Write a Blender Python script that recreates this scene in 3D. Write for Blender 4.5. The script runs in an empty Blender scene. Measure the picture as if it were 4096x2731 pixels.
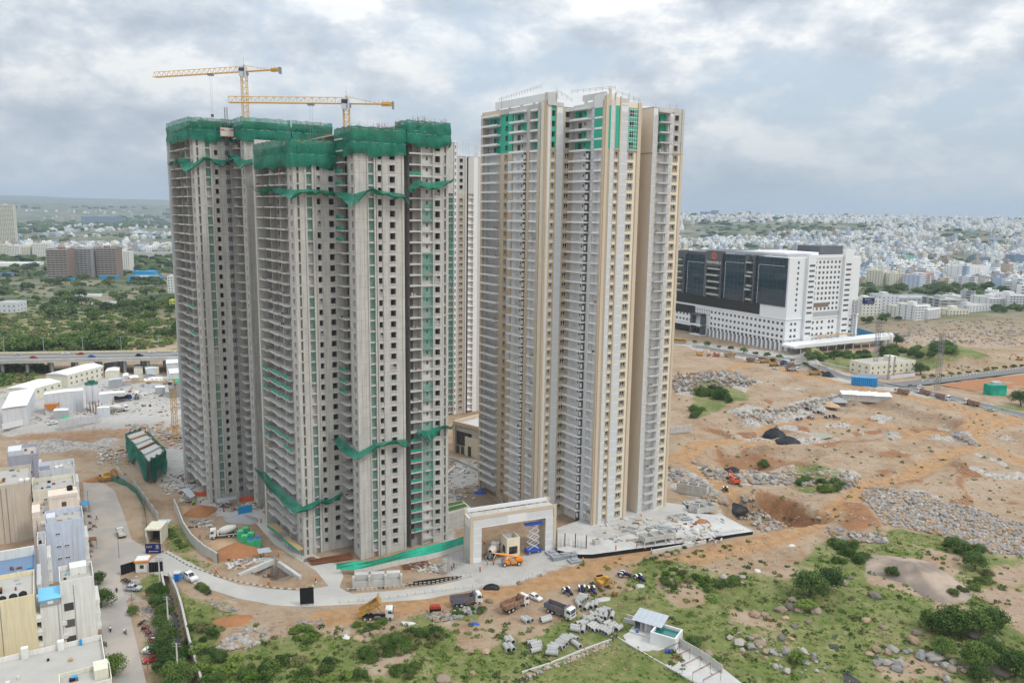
import bpy,math,random
import numpy as np
from mathutils import Matrix,Vector
random.seed(7);RNG=np.random.default_rng(11)
R=math.radians
SC=bpy.context.scene
COL=SC.collection
# ---------------------------------------------------------------- camera
CAM_H,PITCH,ROLL,FPX=100.0,R(9.27),R(0.85),796.0
cd=bpy.data.cameras.new('camera');cam=bpy.data.objects.new('camera',cd);COL.objects.link(cam)
cd.sensor_width=36.0;cd.lens=FPX/1024*36.0;cd.clip_start=1.0;cd.clip_end=60000.0
fw=Vector((0,math.cos(PITCH),-math.sin(PITCH)));r0=Vector((1,0,0));u0=Vector((0,math.sin(PITCH),math.cos(PITCH)))
rt=r0*math.cos(ROLL)+u0*math.sin(ROLL);up=u0*math.cos(ROLL)-r0*math.sin(ROLL)
m=Matrix((rt,up,-fw)).transposed().to_4x4();m.translation=(0,0,CAM_H)
cam.matrix_world=m
SC.camera=cam
# ---------------------------------------------------------------- sky, sun, exposure
SUN_EL,SUN_AZ=R(50),R(118)  # azimuth measured clockwise from +Y
w=bpy.data.worlds.new('World');SC.world=w;w.use_nodes=True
nt=w.node_tree;N=nt.nodes;L=nt.links;N.clear()
def wn(t,**k):
 n=N.new(t)
 for a,b in k.items():setattr(n,a,b)
 return n
def wm(op,a,b=None,c=None,clamp=False):
 n=N.new('ShaderNodeMath');n.operation=op;n.use_clamp=clamp
 for i,x in enumerate((a,b,c)):
  if x is None:continue
  if isinstance(x,(int,float)):n.inputs[i].default_value=x
  else:L.new(x,n.inputs[i])
 return n.outputs[0]
sky=wn('ShaderNodeTexSky',sky_type='NISHITA',sun_disc=False,sun_elevation=SUN_EL,sun_rotation=SUN_AZ,air_density=1.0,dust_density=1.5,ozone_density=1.2)
tc=wn('ShaderNodeTexCoord');sep=wn('ShaderNodeSeparateXYZ');L.new(tc.outputs['Generated'],sep.inputs[0])
zc=wm('MAXIMUM',sep.outputs[2],0.0);den=wm('ADD',zc,0.10)
cx=wm('DIVIDE',sep.outputs[0],den);cy=wm('DIVIDE',sep.outputs[1],den)
comb=wn('ShaderNodeCombineXYZ');L.new(cx,comb.inputs[0]);L.new(cy,comb.inputs[1])
def cloud_noise(scale,detail,rough,off,dist=0.0):
 mp=wn('ShaderNodeMapping');mp.inputs['Location'].default_value=off;L.new(comb.outputs[0],mp.inputs[0])
 n=wn('ShaderNodeTexNoise');n.inputs['Scale'].default_value=scale;n.inputs['Detail'].default_value=detail
 n.inputs['Roughness'].default_value=rough;n.inputs['Distortion'].default_value=dist
 L.new(mp.outputs[0],n.inputs['Vector']);return n.outputs['Fac']
def wramp(fac,stops):
 n=wn('ShaderNodeValToRGB');L.new(fac,n.inputs[0]);e=n.color_ramp.elements
 while len(e)<len(stops):e.new(0.5)
 for q,(p,c)in zip(e,stops):q.position=p;q.color=(*c,1)if len(c)==3 else(c[0],c[0],c[0],1)
 return n.outputs[0]
def wmix(f,a,b):
 n=wn('ShaderNodeMix',data_type='RGBA');L.new(f,n.inputs[0])
 for s,x in((n.inputs[6],a),(n.inputs[7],b)):
  if isinstance(x,tuple):s.default_value=(*x,1)
  else:L.new(x,s)
 return n.outputs[2]
SKS=0.11  # strength of the sky background
k=1.0/SKS
def dir_noise(scale,stretch,detail,rough,off,dist=0.0):
 mp=wn('ShaderNodeMapping');mp.inputs['Location'].default_value=off;mp.inputs['Scale'].default_value=(1,1,stretch);L.new(tc.outputs['Generated'],mp.inputs[0])
 n=wn('ShaderNodeTexNoise');n.inputs['Scale'].default_value=scale;n.inputs['Detail'].default_value=detail;n.inputs['Roughness'].default_value=rough;n.inputs['Distortion'].default_value=dist
 L.new(mp.outputs[0],n.inputs['Vector']);return n.outputs['Fac']
big=dir_noise(3.0,2.2,4,.5,(.35,.1,.55));puff=dir_noise(7.5,1.9,10,.58,(1.3,.7,2.1),.1);pufft=dir_noise(7.5,1.9,10,.58,(1.3,.7,2.18),.1);fine=dir_noise(26,2.4,7,.6,(4.1,2.2,.6))
dens=wm('ADD',wm('ADD',wm('MULTIPLY',big,.55),wm('MULTIPLY',puff,.40)),wm('MULTIPLY',fine,.07))
cover=wramp(dens,[(.40,(0.0,)),(.50,(1.0,))])
lit=wm('ADD',wm('MULTIPLY',wm('SUBTRACT',puff,pufft),3.2),.5)  # tops brighter than bases
core=wm('SUBTRACT',wm('ADD',lit,.34),wm('MULTIPLY',wm('SUBTRACT',dens,.44),3.4))
ccol=wramp(core,[(.04,(.42*k,.475*k,.55*k)),(.34,(.53*k,.585*k,.65*k)),(.60,(.66*k,.70*k,.745*k)),(.90,(.88*k,.89*k,.885*k))])
veil=wmix(wramp(big,[(.3,(.78,)),(.7,(.55,))]),sky.outputs[0],(.60*k,.69*k,.78*k))
body=wmix(cover,veil,ccol)
hor=wm('POWER',wm('SUBTRACT',1.0,zc,clamp=True),11.0)
body=wmix(wm('MULTIPLY',hor,0.74),body,(.59*k,.69*k,.775*k))
grad=wm('ADD',wm('MULTIPLY',zc,1.7),0.82)  # an overcast sky is brighter overhead than at the horizon
gc=wn('ShaderNodeCombineColor');[L.new(grad,gc.inputs[i])for i in range(3)]
mg=wn('ShaderNodeMix',data_type='RGBA',blend_type='MULTIPLY');mg.inputs[0].default_value=1.0;L.new(body,mg.inputs[6]);L.new(gc.outputs[0],mg.inputs[7]);body=mg.outputs[2]
bg=wn('ShaderNodeBackground');bg.inputs[1].default_value=SKS;L.new(body,bg.inputs[0])
wo=wn('ShaderNodeOutputWorld');L.new(bg.outputs[0],wo.inputs[0])
sl=bpy.data.lights.new('sun','SUN');sl.energy=1.5;sl.angle=R(10);sl.color=(1.0,0.96,0.90)
so=bpy.data.objects.new('sun',sl);COL.objects.link(so)
sd=Vector((math.sin(SUN_AZ)*math.cos(SUN_EL),math.cos(SUN_AZ)*math.cos(SUN_EL),math.sin(SUN_EL)))
so.rotation_euler=sd.to_track_quat('Z','Y').to_euler();so.location=(200,-100,300)
vs=SC.view_settings;vs.view_transform='Standard';vs.look='None';vs.exposure=0.0;vs.gamma=1.0;vs.use_curve_mapping=False
SC.cycles.max_bounces=6;SC.cycles.diffuse_bounces=3;SC.cycles.glossy_bounces=2;SC.cycles.transparent_max_bounces=10
SC.cycles.volume_bounces=0;SC.cycles.use_denoising=True;SC.cycles.caustics_reflective=False;SC.cycles.caustics_refractive=False
# ---------------------------------------------------------------- layout helpers: a pixel of the 4096 wide photograph to a place on the ground
def ray(x,y):return fw+rt*((x/4-512)/FPX)-up*((y/4-341)/FPX)
def at(x,y,z=0.0):
 d=ray(x,y);t=(z-CAM_H)/d.z;return Vector((d.x*t,d.y*t,z))
def ats(pts,z=0.0):return[at(x,y,z)for x,y in pts]
def proj(p):
 d=Vector(p)-Vector((0,0,CAM_H));z=d.dot(fw);return(4*(512+FPX*d.dot(rt)/z),4*(341-FPX*d.dot(up)/z))
def on_plane(P0,ang,px,py):
 e=Vector((math.cos(R(ang)),math.sin(R(ang))));n=Vector((-e.y,e.x));d=ray(px,py)
 t=n.dot(Vector((P0[0],P0[1])))/n.dot(d.xy);q=d*t
 return(q.xy-Vector((P0[0],P0[1]))).dot(e),CAM_H+q.z
# ---------------------------------------------------------------- materials
MATS={}
def mat(name,c,rough=0.85,var=0.12,scale=0.8,metal=0.0,bump=0.0,streak=0.0,alpha=1.0,lines=0.0,spec=0.3,rnd=0.0,c2=None,emit=0):
 mt=bpy.data.materials.new(name);mt.use_nodes=True;t=mt.node_tree;n=t.nodes;l=t.links
 bs=n['Principled BSDF'];bs.inputs['Roughness'].default_value=rough;bs.inputs['Metallic'].default_value=metal
 bs.inputs['Specular IOR Level'].default_value=spec;bs.inputs['Alpha'].default_value=alpha
 tcd=n.new('ShaderNodeTexCoord');co=tcd.outputs['Object']
 nz=n.new('ShaderNodeTexNoise');nz.inputs['Scale'].default_value=scale;nz.inputs['Detail'].default_value=6;nz.inputs['Roughness'].default_value=.65
 l.new(co,nz.inputs['Vector'])
 def mth(op,a,b,cl=False):
  q=n.new('ShaderNodeMath');q.operation=op;q.use_clamp=cl
  for i,x in enumerate((a,b)):
   if isinstance(x,(int,float)):q.inputs[i].default_value=x
   else:l.new(x,q.inputs[i])
  return q.outputs[0]
 f=mth('ADD',mth('MULTIPLY',mth('SUBTRACT',nz.outputs['Fac'],.5),2.4*var),1.0)
 if streak:
  mp=n.new('ShaderNodeMapping');mp.inputs['Scale'].default_value=(1.6,1.6,.09);l.new(co,mp.inputs[0])
  n2=n.new('ShaderNodeTexNoise');n2.inputs['Scale'].default_value=1.3;n2.inputs['Detail'].default_value=5;l.new(mp.outputs[0],n2.inputs['Vector'])
  f=mth('MULTIPLY',f,mth('ADD',mth('MULTIPLY',mth('SUBTRACT',n2.outputs['Fac'],.5),2*streak),1.0))
 if lines:
  sp=n.new('ShaderNodeSeparateXYZ');l.new(co,sp.inputs[0])
  fr=mth('FRACT',mth('DIVIDE',mth('ADD',sp.outputs[2],1.18),lines),0)
  f=mth('MULTIPLY',f,mth('SUBTRACT',1.0,mth('MULTIPLY',mth('LESS_THAN',fr,.05),.16)))
 if rnd:
  oi=n.new('ShaderNodeObjectInfo');f=mth('MULTIPLY',f,mth('ADD',mth('MULTIPLY',oi.outputs['Random'],2*rnd),1-rnd))
 mx=n.new('ShaderNodeMix');mx.data_type='RGBA';mx.blend_type='MULTIPLY';mx.inputs[0].default_value=1
 if c2:
  m2=n.new('ShaderNodeMix');m2.data_type='RGBA';m2.inputs[6].default_value=(*c,1);m2.inputs[7].default_value=(*c2,1)
  rp=n.new('ShaderNodeValToRGB');rp.color_ramp.elements[0].position=.45;rp.color_ramp.elements[1].position=.6
  n3=n.new('ShaderNodeTexNoise');n3.inputs['Scale'].default_value=scale*.6;n3.inputs['Detail'].default_value=7;l.new(co,n3.inputs['Vector'])
  l.new(n3.outputs['Fac'],rp.inputs[0]);l.new(rp.outputs[0],m2.inputs[0]);l.new(m2.outputs[2],mx.inputs[6])
 else:mx.inputs[6].default_value=(*c,1)
 cb=n.new('ShaderNodeCombineColor')
 for i in range(3):l.new(f,cb.inputs[i])
 l.new(cb.outputs[0],mx.inputs[7]);l.new(mx.outputs[2],bs.inputs['Base Color'])
 if bump:
  b=n.new('ShaderNodeBump');b.inputs['Strength'].default_value=bump;b.inputs['Distance'].default_value=.1;l.new(nz.outputs['Fac'],b.inputs['Height']);l.new(b.outputs[0],bs.inputs['Normal'])
 if emit:bs.inputs['Emission Color'].default_value=(*c,1);bs.inputs['Emission Strength'].default_value=emit
 MATS[name]=mt;return mt
def net_mat(name,c,a0,a1,scale=.35):
 mt=mat(name,c,.9,.3,.25,streak=.3,c2=tuple(q*1.3+.006 for q in c));t=mt.node_tree;n=t.nodes;l=t.links;bs=n['Principled BSDF']
 tcd=n.new('ShaderNodeTexCoord');nz=n.new('ShaderNodeTexNoise');nz.inputs['Scale'].default_value=scale;nz.inputs['Detail'].default_value=5;l.new(tcd.outputs['Object'],nz.inputs['Vector'])
 mr=n.new('ShaderNodeMapRange');mr.inputs[1].default_value=.35;mr.inputs[2].default_value=.65;mr.inputs[3].default_value=a0;mr.inputs[4].default_value=a1
 l.new(nz.outputs['Fac'],mr.inputs[0]);l.new(mr.outputs[0],bs.inputs['Alpha']);return mt
# masonry and paint
mat('concrete',(.485,.47,.43),.9,.18,.35,bump=.12,streak=.34,lines=3.077)
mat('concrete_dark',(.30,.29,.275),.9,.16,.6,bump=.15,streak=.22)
mat('concrete_light',(.47,.46,.435),.9,.18,.3,bump=.1,c2=(.53,.52,.49))
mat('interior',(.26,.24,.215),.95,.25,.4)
mat('slab',(.50,.485,.45),.9,.14,.9,rnd=.08)
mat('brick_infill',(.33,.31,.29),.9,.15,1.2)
mat('tan',(.58,.48,.36),.85,.06,.5,streak=.08)
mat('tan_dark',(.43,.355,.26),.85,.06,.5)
mat('cream',(.74,.665,.52),.85,.06,.5,streak=.06)
mat('white',(.72,.72,.71),.8,.05,.6,streak=.06)
mat('white_flat',(.74,.74,.73),.7,.05,.6)
mat('balcony_white',(.80,.80,.80),.85,.06,.5,streak=.05)
mat('jali',(.80,.80,.78),.7,.03,1)
mat('jali_back',(.60,.64,.69),.7,.06,.5)
mat('teal',(.05,.40,.27),.7,.06,.5)
mat('slab_white',(.78,.78,.775),.85,.09,1.2,rnd=.08)
mat('grey_wall',(.54,.53,.50),.85,.1,.5,streak=.15)
mat('glass',(.035,.045,.05),.08,.3,.3,spec=.6,rnd=.5)
mat('upvc',(.70,.71,.72),.5,.03,1)
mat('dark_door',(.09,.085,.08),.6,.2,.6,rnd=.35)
net_mat('net',(.010,.145,.09),.72,.97,.9)
net_mat('net_thin',(.014,.20,.12),.42,.75)
net_mat('net_bay',(.03,.22,.16),.22,.60,.12)
net_mat('net_bright',(.012,.30,.19),.9,.98)
mat('steel',(.28,.28,.29),.5,.2,2,metal=.6)
mat('rust',(.20,.085,.045),.9,.3,2)
mat('black',(.012,.012,.013),.7,.3,2)
mat('rubber',(.022,.021,.02),.85,.3,3,c2=(.09,.075,.06))
mat('crane_yellow',(.62,.36,.07),.55,.12,1.5)
mat('crane_cab',(.55,.58,.60),.4,.05,1)
mat('yellow',(.56,.31,.04),.6,.25,1.5,c2=(.36,.23,.11))
mat('orange',(.75,.26,.03),.5,.12,1.5)
mat('red',(.36,.05,.035),.5,.15,2)
mat('red_machine',(.60,.12,.06),.5,.2,1.5)
mat('blue',(.035,.10,.42),.5,.15,2)
mat('navy',(.012,.018,.10),.45,.15,2)
mat('sky_blue',(.18,.52,.78),.5,.06,1)
mat('white_paint',(.76,.76,.76),.4,.08,1.2,spec=.5,c2=(.60,.56,.50))
mat('off_white_dirty',(.60,.58,.54),.6,.15,1.2)
mat('bed_brown',(.25,.14,.09),.85,.35,1.6,c2=(.36,.23,.16))
mat('bed_blue',(.10,.14,.20),.75,.3,1.6,c2=(.24,.14,.09))
mat('bed_yellow',(.50,.30,.07),.6,.2,1.5,c2=(.35,.20,.10))
mat('skin',(.20,.10,.06),.7,.1,3)
mat('cloth_orange',(.80,.16,.03),.8,.1,5)
mat('cloth_green',(.40,.75,.06),.8,.1,5)
mat('cloth_dark',(.05,.055,.075),.85,.15,5)
mat('cloth_blue',(.10,.18,.36),.85,.15,5)
mat('cloth_white',(.68,.68,.70),.85,.1,5)
mat('helmet_yellow',(.75,.50,.03),.4,.05,3)
mat('pipe',(.385,.38,.355),.85,.12,.9,bump=.1,rnd=.10)
mat('pipe_inside',(.17,.165,.155),.9,.12,.9)
mat('tin',(.50,.54,.58),.45,.12,.7,metal=.3)
mat('tin_grey',(.36,.38,.40),.55,.15,.6,metal=.2)
mat('pool',(.01,.13,.12),.08,.2,.4,spec=.6)
mat('asphalt',(.25,.24,.225),.95,.12,.25)
mat('laterite',(.34,.155,.07),.95,.25,.5,bump=.3)
mat('tan_soil',(.44,.30,.18),.95,.2,.4,bump=.3)
mat('gravel',(.33,.33,.33),.95,.2,1.5,bump=.5)
mat('tarp',(.012,.012,.014),.5,.4,.6,bump=.4)
mat('kerb_white',(.58,.56,.51),.85,.2,2)
mat('kerb_black',(.19,.175,.15),.85,.2,2)
mat('brown_cladding',(.30,.24,.17),.7,.08,.6)
mat('toilet_green',(.05,.40,.17),.5,.12,1.2,c2=(.10,.48,.25))
mat('cyan_blue',(.03,.30,.60),.5,.1,1)
mat('timber',(.42,.28,.14),.85,.2,1.5)
mat('bark',(.12,.085,.055),.95,.2,2)
# ---------------------------------------------------------------- mesh helpers
class MB:
 def __init__(s):s.v=[];s.f=[];s.mi=[];s.mats=[]
 def _m(s,m):
  if m not in s.mats:s.mats.append(m)
  return s.mats.index(m)
 def add(s,vs,fs,m):
  b=len(s.v);s.v.extend(vs);i=s._m(m)
  for f in fs:s.f.append([b+q for q in f]);s.mi.append(i)
 def quad(s,a,b,c,d,m):s.add([a,b,c,d],[(0,1,2,3)],m)
 def box(s,x0,x1,y0,y1,z0,z1,m,T=None):
  vs=[(x0,y0,z0),(x1,y0,z0),(x1,y1,z0),(x0,y1,z0),(x0,y0,z1),(x1,y0,z1),(x1,y1,z1),(x0,y1,z1)]
  if T is not None:vs=[tuple(T@Vector(q))for q in vs]
  s.add(vs,[(3,2,1,0),(4,5,6,7),(0,1,5,4),(1,2,6,5),(2,3,7,6),(3,0,4,7)],m)
 def bar(s,p,q,r,m,n=4,r1=None,caps=True):
  p=Vector(p);q=Vector(q);d=q-p
  if d.length<1e-6:return
  a=d.orthogonal().normalized();b=d.normalized().cross(a);r1=r if r1 is None else r1
  vs=[]
  for i in range(n):
   t=2*math.pi*(i+.5)/n;o=a*math.cos(t)+b*math.sin(t)
   vs.append(tuple(p+o*r));vs.append(tuple(q+o*r1))
  fs=[(2*i,2*((i+1)%n),2*((i+1)%n)+1,2*i+1)for i in range(n)]
  if caps:fs+=[tuple(2*i for i in range(n))[::-1],tuple(2*i+1 for i in range(n))]
  s.add(vs,fs,m)
 def prism(s,pts,z0,z1,m,mtop=None):
  n=len(pts);vs=[(p[0],p[1],z0)for p in pts]+[(p[0],p[1],z1)for p in pts]
  s.add(vs,[(i,(i+1)%n,n+(i+1)%n,n+i)for i in range(n)],m)
  s.add([(p[0],p[1],z1)for p in pts],[tuple(range(n))],mtop or m)
 def extr(s,prof,y0,y1,m):  # profile in x,z pulled along y
  n=len(prof);vs=[(p[0],y0,p[1])for p in prof]+[(p[0],y1,p[1])for p in prof]
  s.add(vs,[(i,(i+1)%n,n+(i+1)%n,n+i)for i in range(n)]+[tuple(range(n)),tuple(range(n,2*n))[::-1]],m)
 def lathe(s,prof,m,n=10,c=(0,0,0),axis='z'):  # list of (radius, height)
  vs=[]
  for r,h in prof:
   for i in range(n):
    t=2*math.pi*i/n;x,y=r*math.cos(t),r*math.sin(t)
    vs.append((c[0]+x,c[1]+y,c[2]+h)if axis=='z' else((c[0]+x,c[1]+h,c[2]+y)if axis=='y' else(c[0]+h,c[1]+x,c[2]+y)))
  fs=[(j*n+i,j*n+(i+1)%n,(j+1)*n+(i+1)%n,(j+1)*n+i)for j in range(len(prof)-1)for i in range(n)]
  s.add(vs,fs,m)
 def mesh(s,name,smooth=False):
  me=bpy.data.meshes.new(name);me.from_pydata(s.v,[],s.f)
  for q in s.mats:me.materials.append(MATS[q])
  if len(s.mats)>1:me.polygons.foreach_set('material_index',s.mi)
  if smooth:me.polygons.foreach_set('use_smooth',[True]*len(me.polygons))
  me.update();return me
 def obj(s,name,parent=None,loc=(0,0,0),rz=0.0,smooth=False):
  return put(s.mesh(name,smooth),name,parent,loc,rz)
def put(me,name,parent=None,loc=(0,0,0),rz=0.0,scale=None,rot=None):
 o=bpy.data.objects.new(name,me);COL.objects.link(o);o.location=loc
 o.rotation_euler=rot if rot else(0,0,rz)
 if scale:o.scale=scale if hasattr(scale,'__len__')else(scale,)*3
 if parent:o.parent=parent
 return o
def tag(o,label,cat,group=None):
 o['label']=label;o['category']=cat
 if group:o['group']=group
 return o
def thing(name,label,cat,loc=(0,0,0),rz=0.0,group=None):
 o=bpy.data.objects.new(name,None);COL.objects.link(o);o.location=loc;o.rotation_euler=(0,0,rz);o.empty_display_size=.5
 return tag(o,label,cat,group)
def struct(o):o['kind']='structure';return o
def stuff(o,label=None,cat=None):
 o['kind']='stuff'
 if label:tag(o,label,cat)
 return o
def dup(root,loc,rz,label,group=None,scale=None,swap=None):
 def cp(o,par):
  c=o.copy();COL.objects.link(c);c.parent=par
  if par:c.matrix_parent_inverse=o.matrix_parent_inverse.copy()
  if swap and o.type=='MESH' and any(q.material and q.material.name in swap for q in o.material_slots):
   key=(o.data.name,tuple(sorted(swap.items())))
   if key not in SWAPS:
    d=o.data.copy()
    for i,mm in enumerate(d.materials):
     if mm.name in swap:d.materials[i]=MATS[swap[mm.name]]
    SWAPS[key]=d
   c.data=SWAPS[key]
  for ch in o.children:cp(ch,c)
  return c
 r=cp(root,None);r.location=loc;r.rotation_euler=(0,0,rz)
 if scale:r.scale=(scale,)*3
 r['label']=label
 if group:r['group']=group
 elif 'group' in r:del r['group']
 return r
SWAPS={}
def text_mesh(txt,size,m,name='lettering'):
 c=bpy.data.curves.new('t','FONT');c.body=txt;c.size=size;c.align_x='CENTER';c.align_y='CENTER';c.extrude=.01;c.resolution_u=2
 o=bpy.data.objects.new('t',c);COL.objects.link(o);dg=bpy.context.evaluated_depsgraph_get();dg.update()
 me=bpy.data.meshes.new_from_object(o.evaluated_get(dg));bpy.data.objects.remove(o);bpy.data.curves.remove(c)
 me.name=name;me.materials.clear();me.materials.append(MATS[m]);return me
def fbm(x,y,sc,octs=4,seed=0):
 rs=np.random.RandomState(seed);tab=rs.rand(256,256);out=np.zeros_like(x);amp=1.0;tot=0
 for o in range(octs):
  fx=x/sc*2**o+37.3*o;fy=y/sc*2**o+11.7*o;ix=np.floor(fx).astype(int);iy=np.floor(fy).astype(int)
  tx=fx-ix;ty=fy-iy;tx=tx*tx*(3-2*tx);ty=ty*ty*(3-2*ty)
  a=tab[ix%256,iy%256];b=tab[(ix+1)%256,iy%256];c=tab[ix%256,(iy+1)%256];d=tab[(ix+1)%256,(iy+1)%256]
  out+=amp*((a*(1-tx)+b*tx)*(1-ty)+(c*(1-tx)+d*tx)*ty);tot+=amp;amp*=.5
 return out/tot
# ================================================================ ground: one sheet out to the horizon
PX=dict(A=(600,1700,.553),B=(1750,1700,.553),C=(2650,1300,.6148),D=(2650,1900,.6148),E=(700,2200,.6378),L=(0,1700,.6573),U=(0,750,.638),H=(2650,800,.6148),N=(0,0,1.0),W=(0,0,4096/2352))
def P(k,x,y,z=0.0):a,b,s=PX[k];return at(a+x*s,b+y*s,z)
def PP(k,pts,z=0.0):return[P(k,x,y,z)for x,y in pts]
gx=np.concatenate([-np.geomspace(9000,262,46),np.arange(-260,331,1.25),np.geomspace(334,9000,46)])
gy=np.concatenate([np.linspace(-400,110,12),np.arange(118,640,1.25),np.geomspace(644,14000,70)])
GX,GY=np.meshgrid(gx,gy,indexing='ij')
WX=GX+(fbm(GX,GY,14,4,51)-.5)*13;WY=GY+(fbm(GX,GY,14,4,52)-.5)*13
def inside(poly,warp=False):
 X,Y=(WX,WY)if warp else(GX,GY);r=np.zeros(X.shape,bool);n=len(poly)
 for i in range(n):
  x0,y0=poly[i][0],poly[i][1];x1,y1=poly[i-1][0],poly[i-1][1]
  if y0==y1:continue
  r^=((y0>Y)!=(y1>Y))&(X<(x1-x0)*(Y-y0)/(y1-y0)+x0)
 return r
def blur(a,n):
 a=a.astype(float)
 for _ in range(n):
  for ax in(0,1):
   b=a.copy();s0=[slice(None)]*2;s1=[slice(None)]*2;s0[ax]=slice(1,None);s1[ax]=slice(None,-1)
   b[tuple(s0)]+=a[tuple(s1)];b[tuple(s1)]+=a[tuple(s0)];c=np.full(a.shape[ax],3.0);c[0]=c[-1]=2
   a=b/(c[:,None]if ax==0 else c[None,:])
 return a
def segdist(pts):
 d=np.full(GX.shape,1e9)
 for p,q in zip(pts,pts[1:]):
  dx,dy=q[0]-p[0],q[1]-p[1];t=np.clip(((GX-p[0])*dx+(GY-p[1])*dy)/(dx*dx+dy*dy+1e-9),0,1)
  d=np.minimum(d,np.hypot(GX-p[0]-t*dx,GY-p[1]-t*dy))
 return d
def path(k,pts,w,z=0):return np.clip(1.35-segdist(PP(k,pts,z))/(w*1.15),0,1)
Hh=(fbm(GX,GY,26,4,1)-.5)*1.1+(fbm(GX,GY,7,4,2)-.5)*1.1+(fbm(GX,GY,70,3,3)-.5)*2.2*(GX>40)
Gm=np.zeros(GX.shape);Rk=Gm.copy();Cc=Gm.copy();Or=Gm.copy();Dk=Gm.copy()
def poly_add(A,k,pts,n=2,v=1.0,z=0):np.maximum(A,blur(inside(PP(k,pts,z),True),n+3)*v,out=A)
def poly_sub(A,k,pts,n=2,z=0):A*=1-blur(inside(PP(k,pts,z),True),n+2)
# grass
poly_add(Gm,'D',[(-60,640),(130,590),(300,640),(520,650),(640,700),(790,680),(800,600),(960,560),(1010,450),(1160,420),(1390,470),(1500,340),(1640,370),(1850,420),(2050,480),(2130,540),(2600,520),(2900,1500),(-700,1500),(-850,1000),(-560,900)])
poly_add(Gm,'E',[(150,280),(290,400),(240,470),(230,590),(330,640),(420,600),(540,590),(620,560),(740,560),(780,480),(870,500),(1000,560),(1110,500),(1260,440),(1340,470),(1420,520),(1530,400),(1600,380),(1700,470),(1760,560),(1700,640),(1900,620),(2080,520),(2200,620),(2352,560),(2600,560),(2500,900),(0,900)])
poly_add(Gm,'B',[(60,1280),(340,1300),(350,1350),(180,1420),(60,1380)],1,.8);poly_add(Gm,'B',[(1000,1290),(1080,1200),(1260,1200),(1420,1080),(1500,1010),(1750,1010),(1950,1080),(2351,1100),(2351,1600),(1700,1700),(1300,1500),(1000,1400)])
poly_add(Gm,'L',[(960,560),(1000,640),(1080,820),(1240,760),(1160,600),(1060,560)],1,.9);poly_add(Gm,'L',[(880,900),(980,880),(1000,1050),(1100,1600),(960,1600),(940,1100)],1);poly_add(Gm,'A',[(110,900),(330,960),(420,1020),(380,1050),(180,980)],1,.8)
poly_add(Gm,'A',[(0,1120),(120,1100),(240,1260),(440,1290),(540,1380),(440,1600),(200,1600)],1)
poly_add(Gm,'U',[(-900,430),(1160,400),(1160,1040),(-900,1060)],3,.82);poly_add(Gm,'U',[(-600,1080),(320,1110),(260,1180),(-100,1300),(-600,1290)],1)
poly_add(Gm,'C',[(900,200),(1050,170),(1300,180),(1900,140),(2120,150),(2200,260),(1900,280),(1640,300),(1250,290),(1000,280)],2,.75);poly_add(Gm,'H',[(1260,600),(2700,560),(2700,760),(2100,800),(1260,800)],2)
poly_add(Gm,'C',[(180,350),(330,350),(540,430),(560,470),(400,560),(200,620),(160,500)],1,.75);poly_add(Gm,'C',[(860,920),(1000,930),(1180,1010),(1190,1080),(1050,1120),(860,1080)],1,.7);poly_add(Gm,'C',[(2000,520),(2352,520),(2352,590),(2150,560)],1,.7)
far=np.clip((GY-640)/200,0,1);Gm=np.maximum(Gm,far*(.35+.5*fbm(GX,GY,420,4,5)))
# bare patches and worn paths inside the grass
for pts in([(0,700),(250,740),(330,840),(180,880),(60,830)],[(520,880),(760,950),(700,1000),(500,990)],[(1300,640),(1700,480),(1900,560),(1980,700),(1700,790),(1500,740),(1300,700)],[(2060,760),(2260,720),(2700,820),(2700,1150),(2300,1080),(2180,900)],[(2140,590),(2700,540),(2700,740),(2250,700)],[(1680,850),(1880,810),(2060,870),(2000,910),(1740,890)],[(1350,1240),(1700,1160),(1900,1240),(1500,1330)]):poly_sub(Gm,'D',pts,2)
poly_add(Dk,'D',[(1300,640),(1700,480),(1900,560),(1980,700),(1700,790),(1500,740),(1300,700)],2,.4)
for pts in([(2060,760),(2260,720),(2700,820),(2700,1150),(2300,1080),(2180,900)],[(2140,590),(2700,540),(2700,740),(2250,700)],[(1680,850),(1880,810),(2060,870),(2000,910),(1740,890)]):poly_add(Cc,'D',pts,1,.45);poly_add(Dk,'D',pts,1,.45)
for pts in([(1180,660),(1350,600),(1500,640),(1400,740),(1200,740)],[(1700,700),(1830,690),(1840,800),(1720,790)],[(1800,480),(2050,560),(2000,620),(1760,620)]):poly_sub(Gm,'E',pts,2)
for pts in([(220,640),(520,600),(620,680),(300,740)],[(180,820),(420,780),(560,900),(200,980)],[(-60,880),(200,930),(160,1010),(-60,980)],[(780,1010),(1160,960),(1160,1000),(820,1030)],[(160,540),(320,520),(340,600),(160,600)]):poly_sub(Gm,'U',pts,2)
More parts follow.
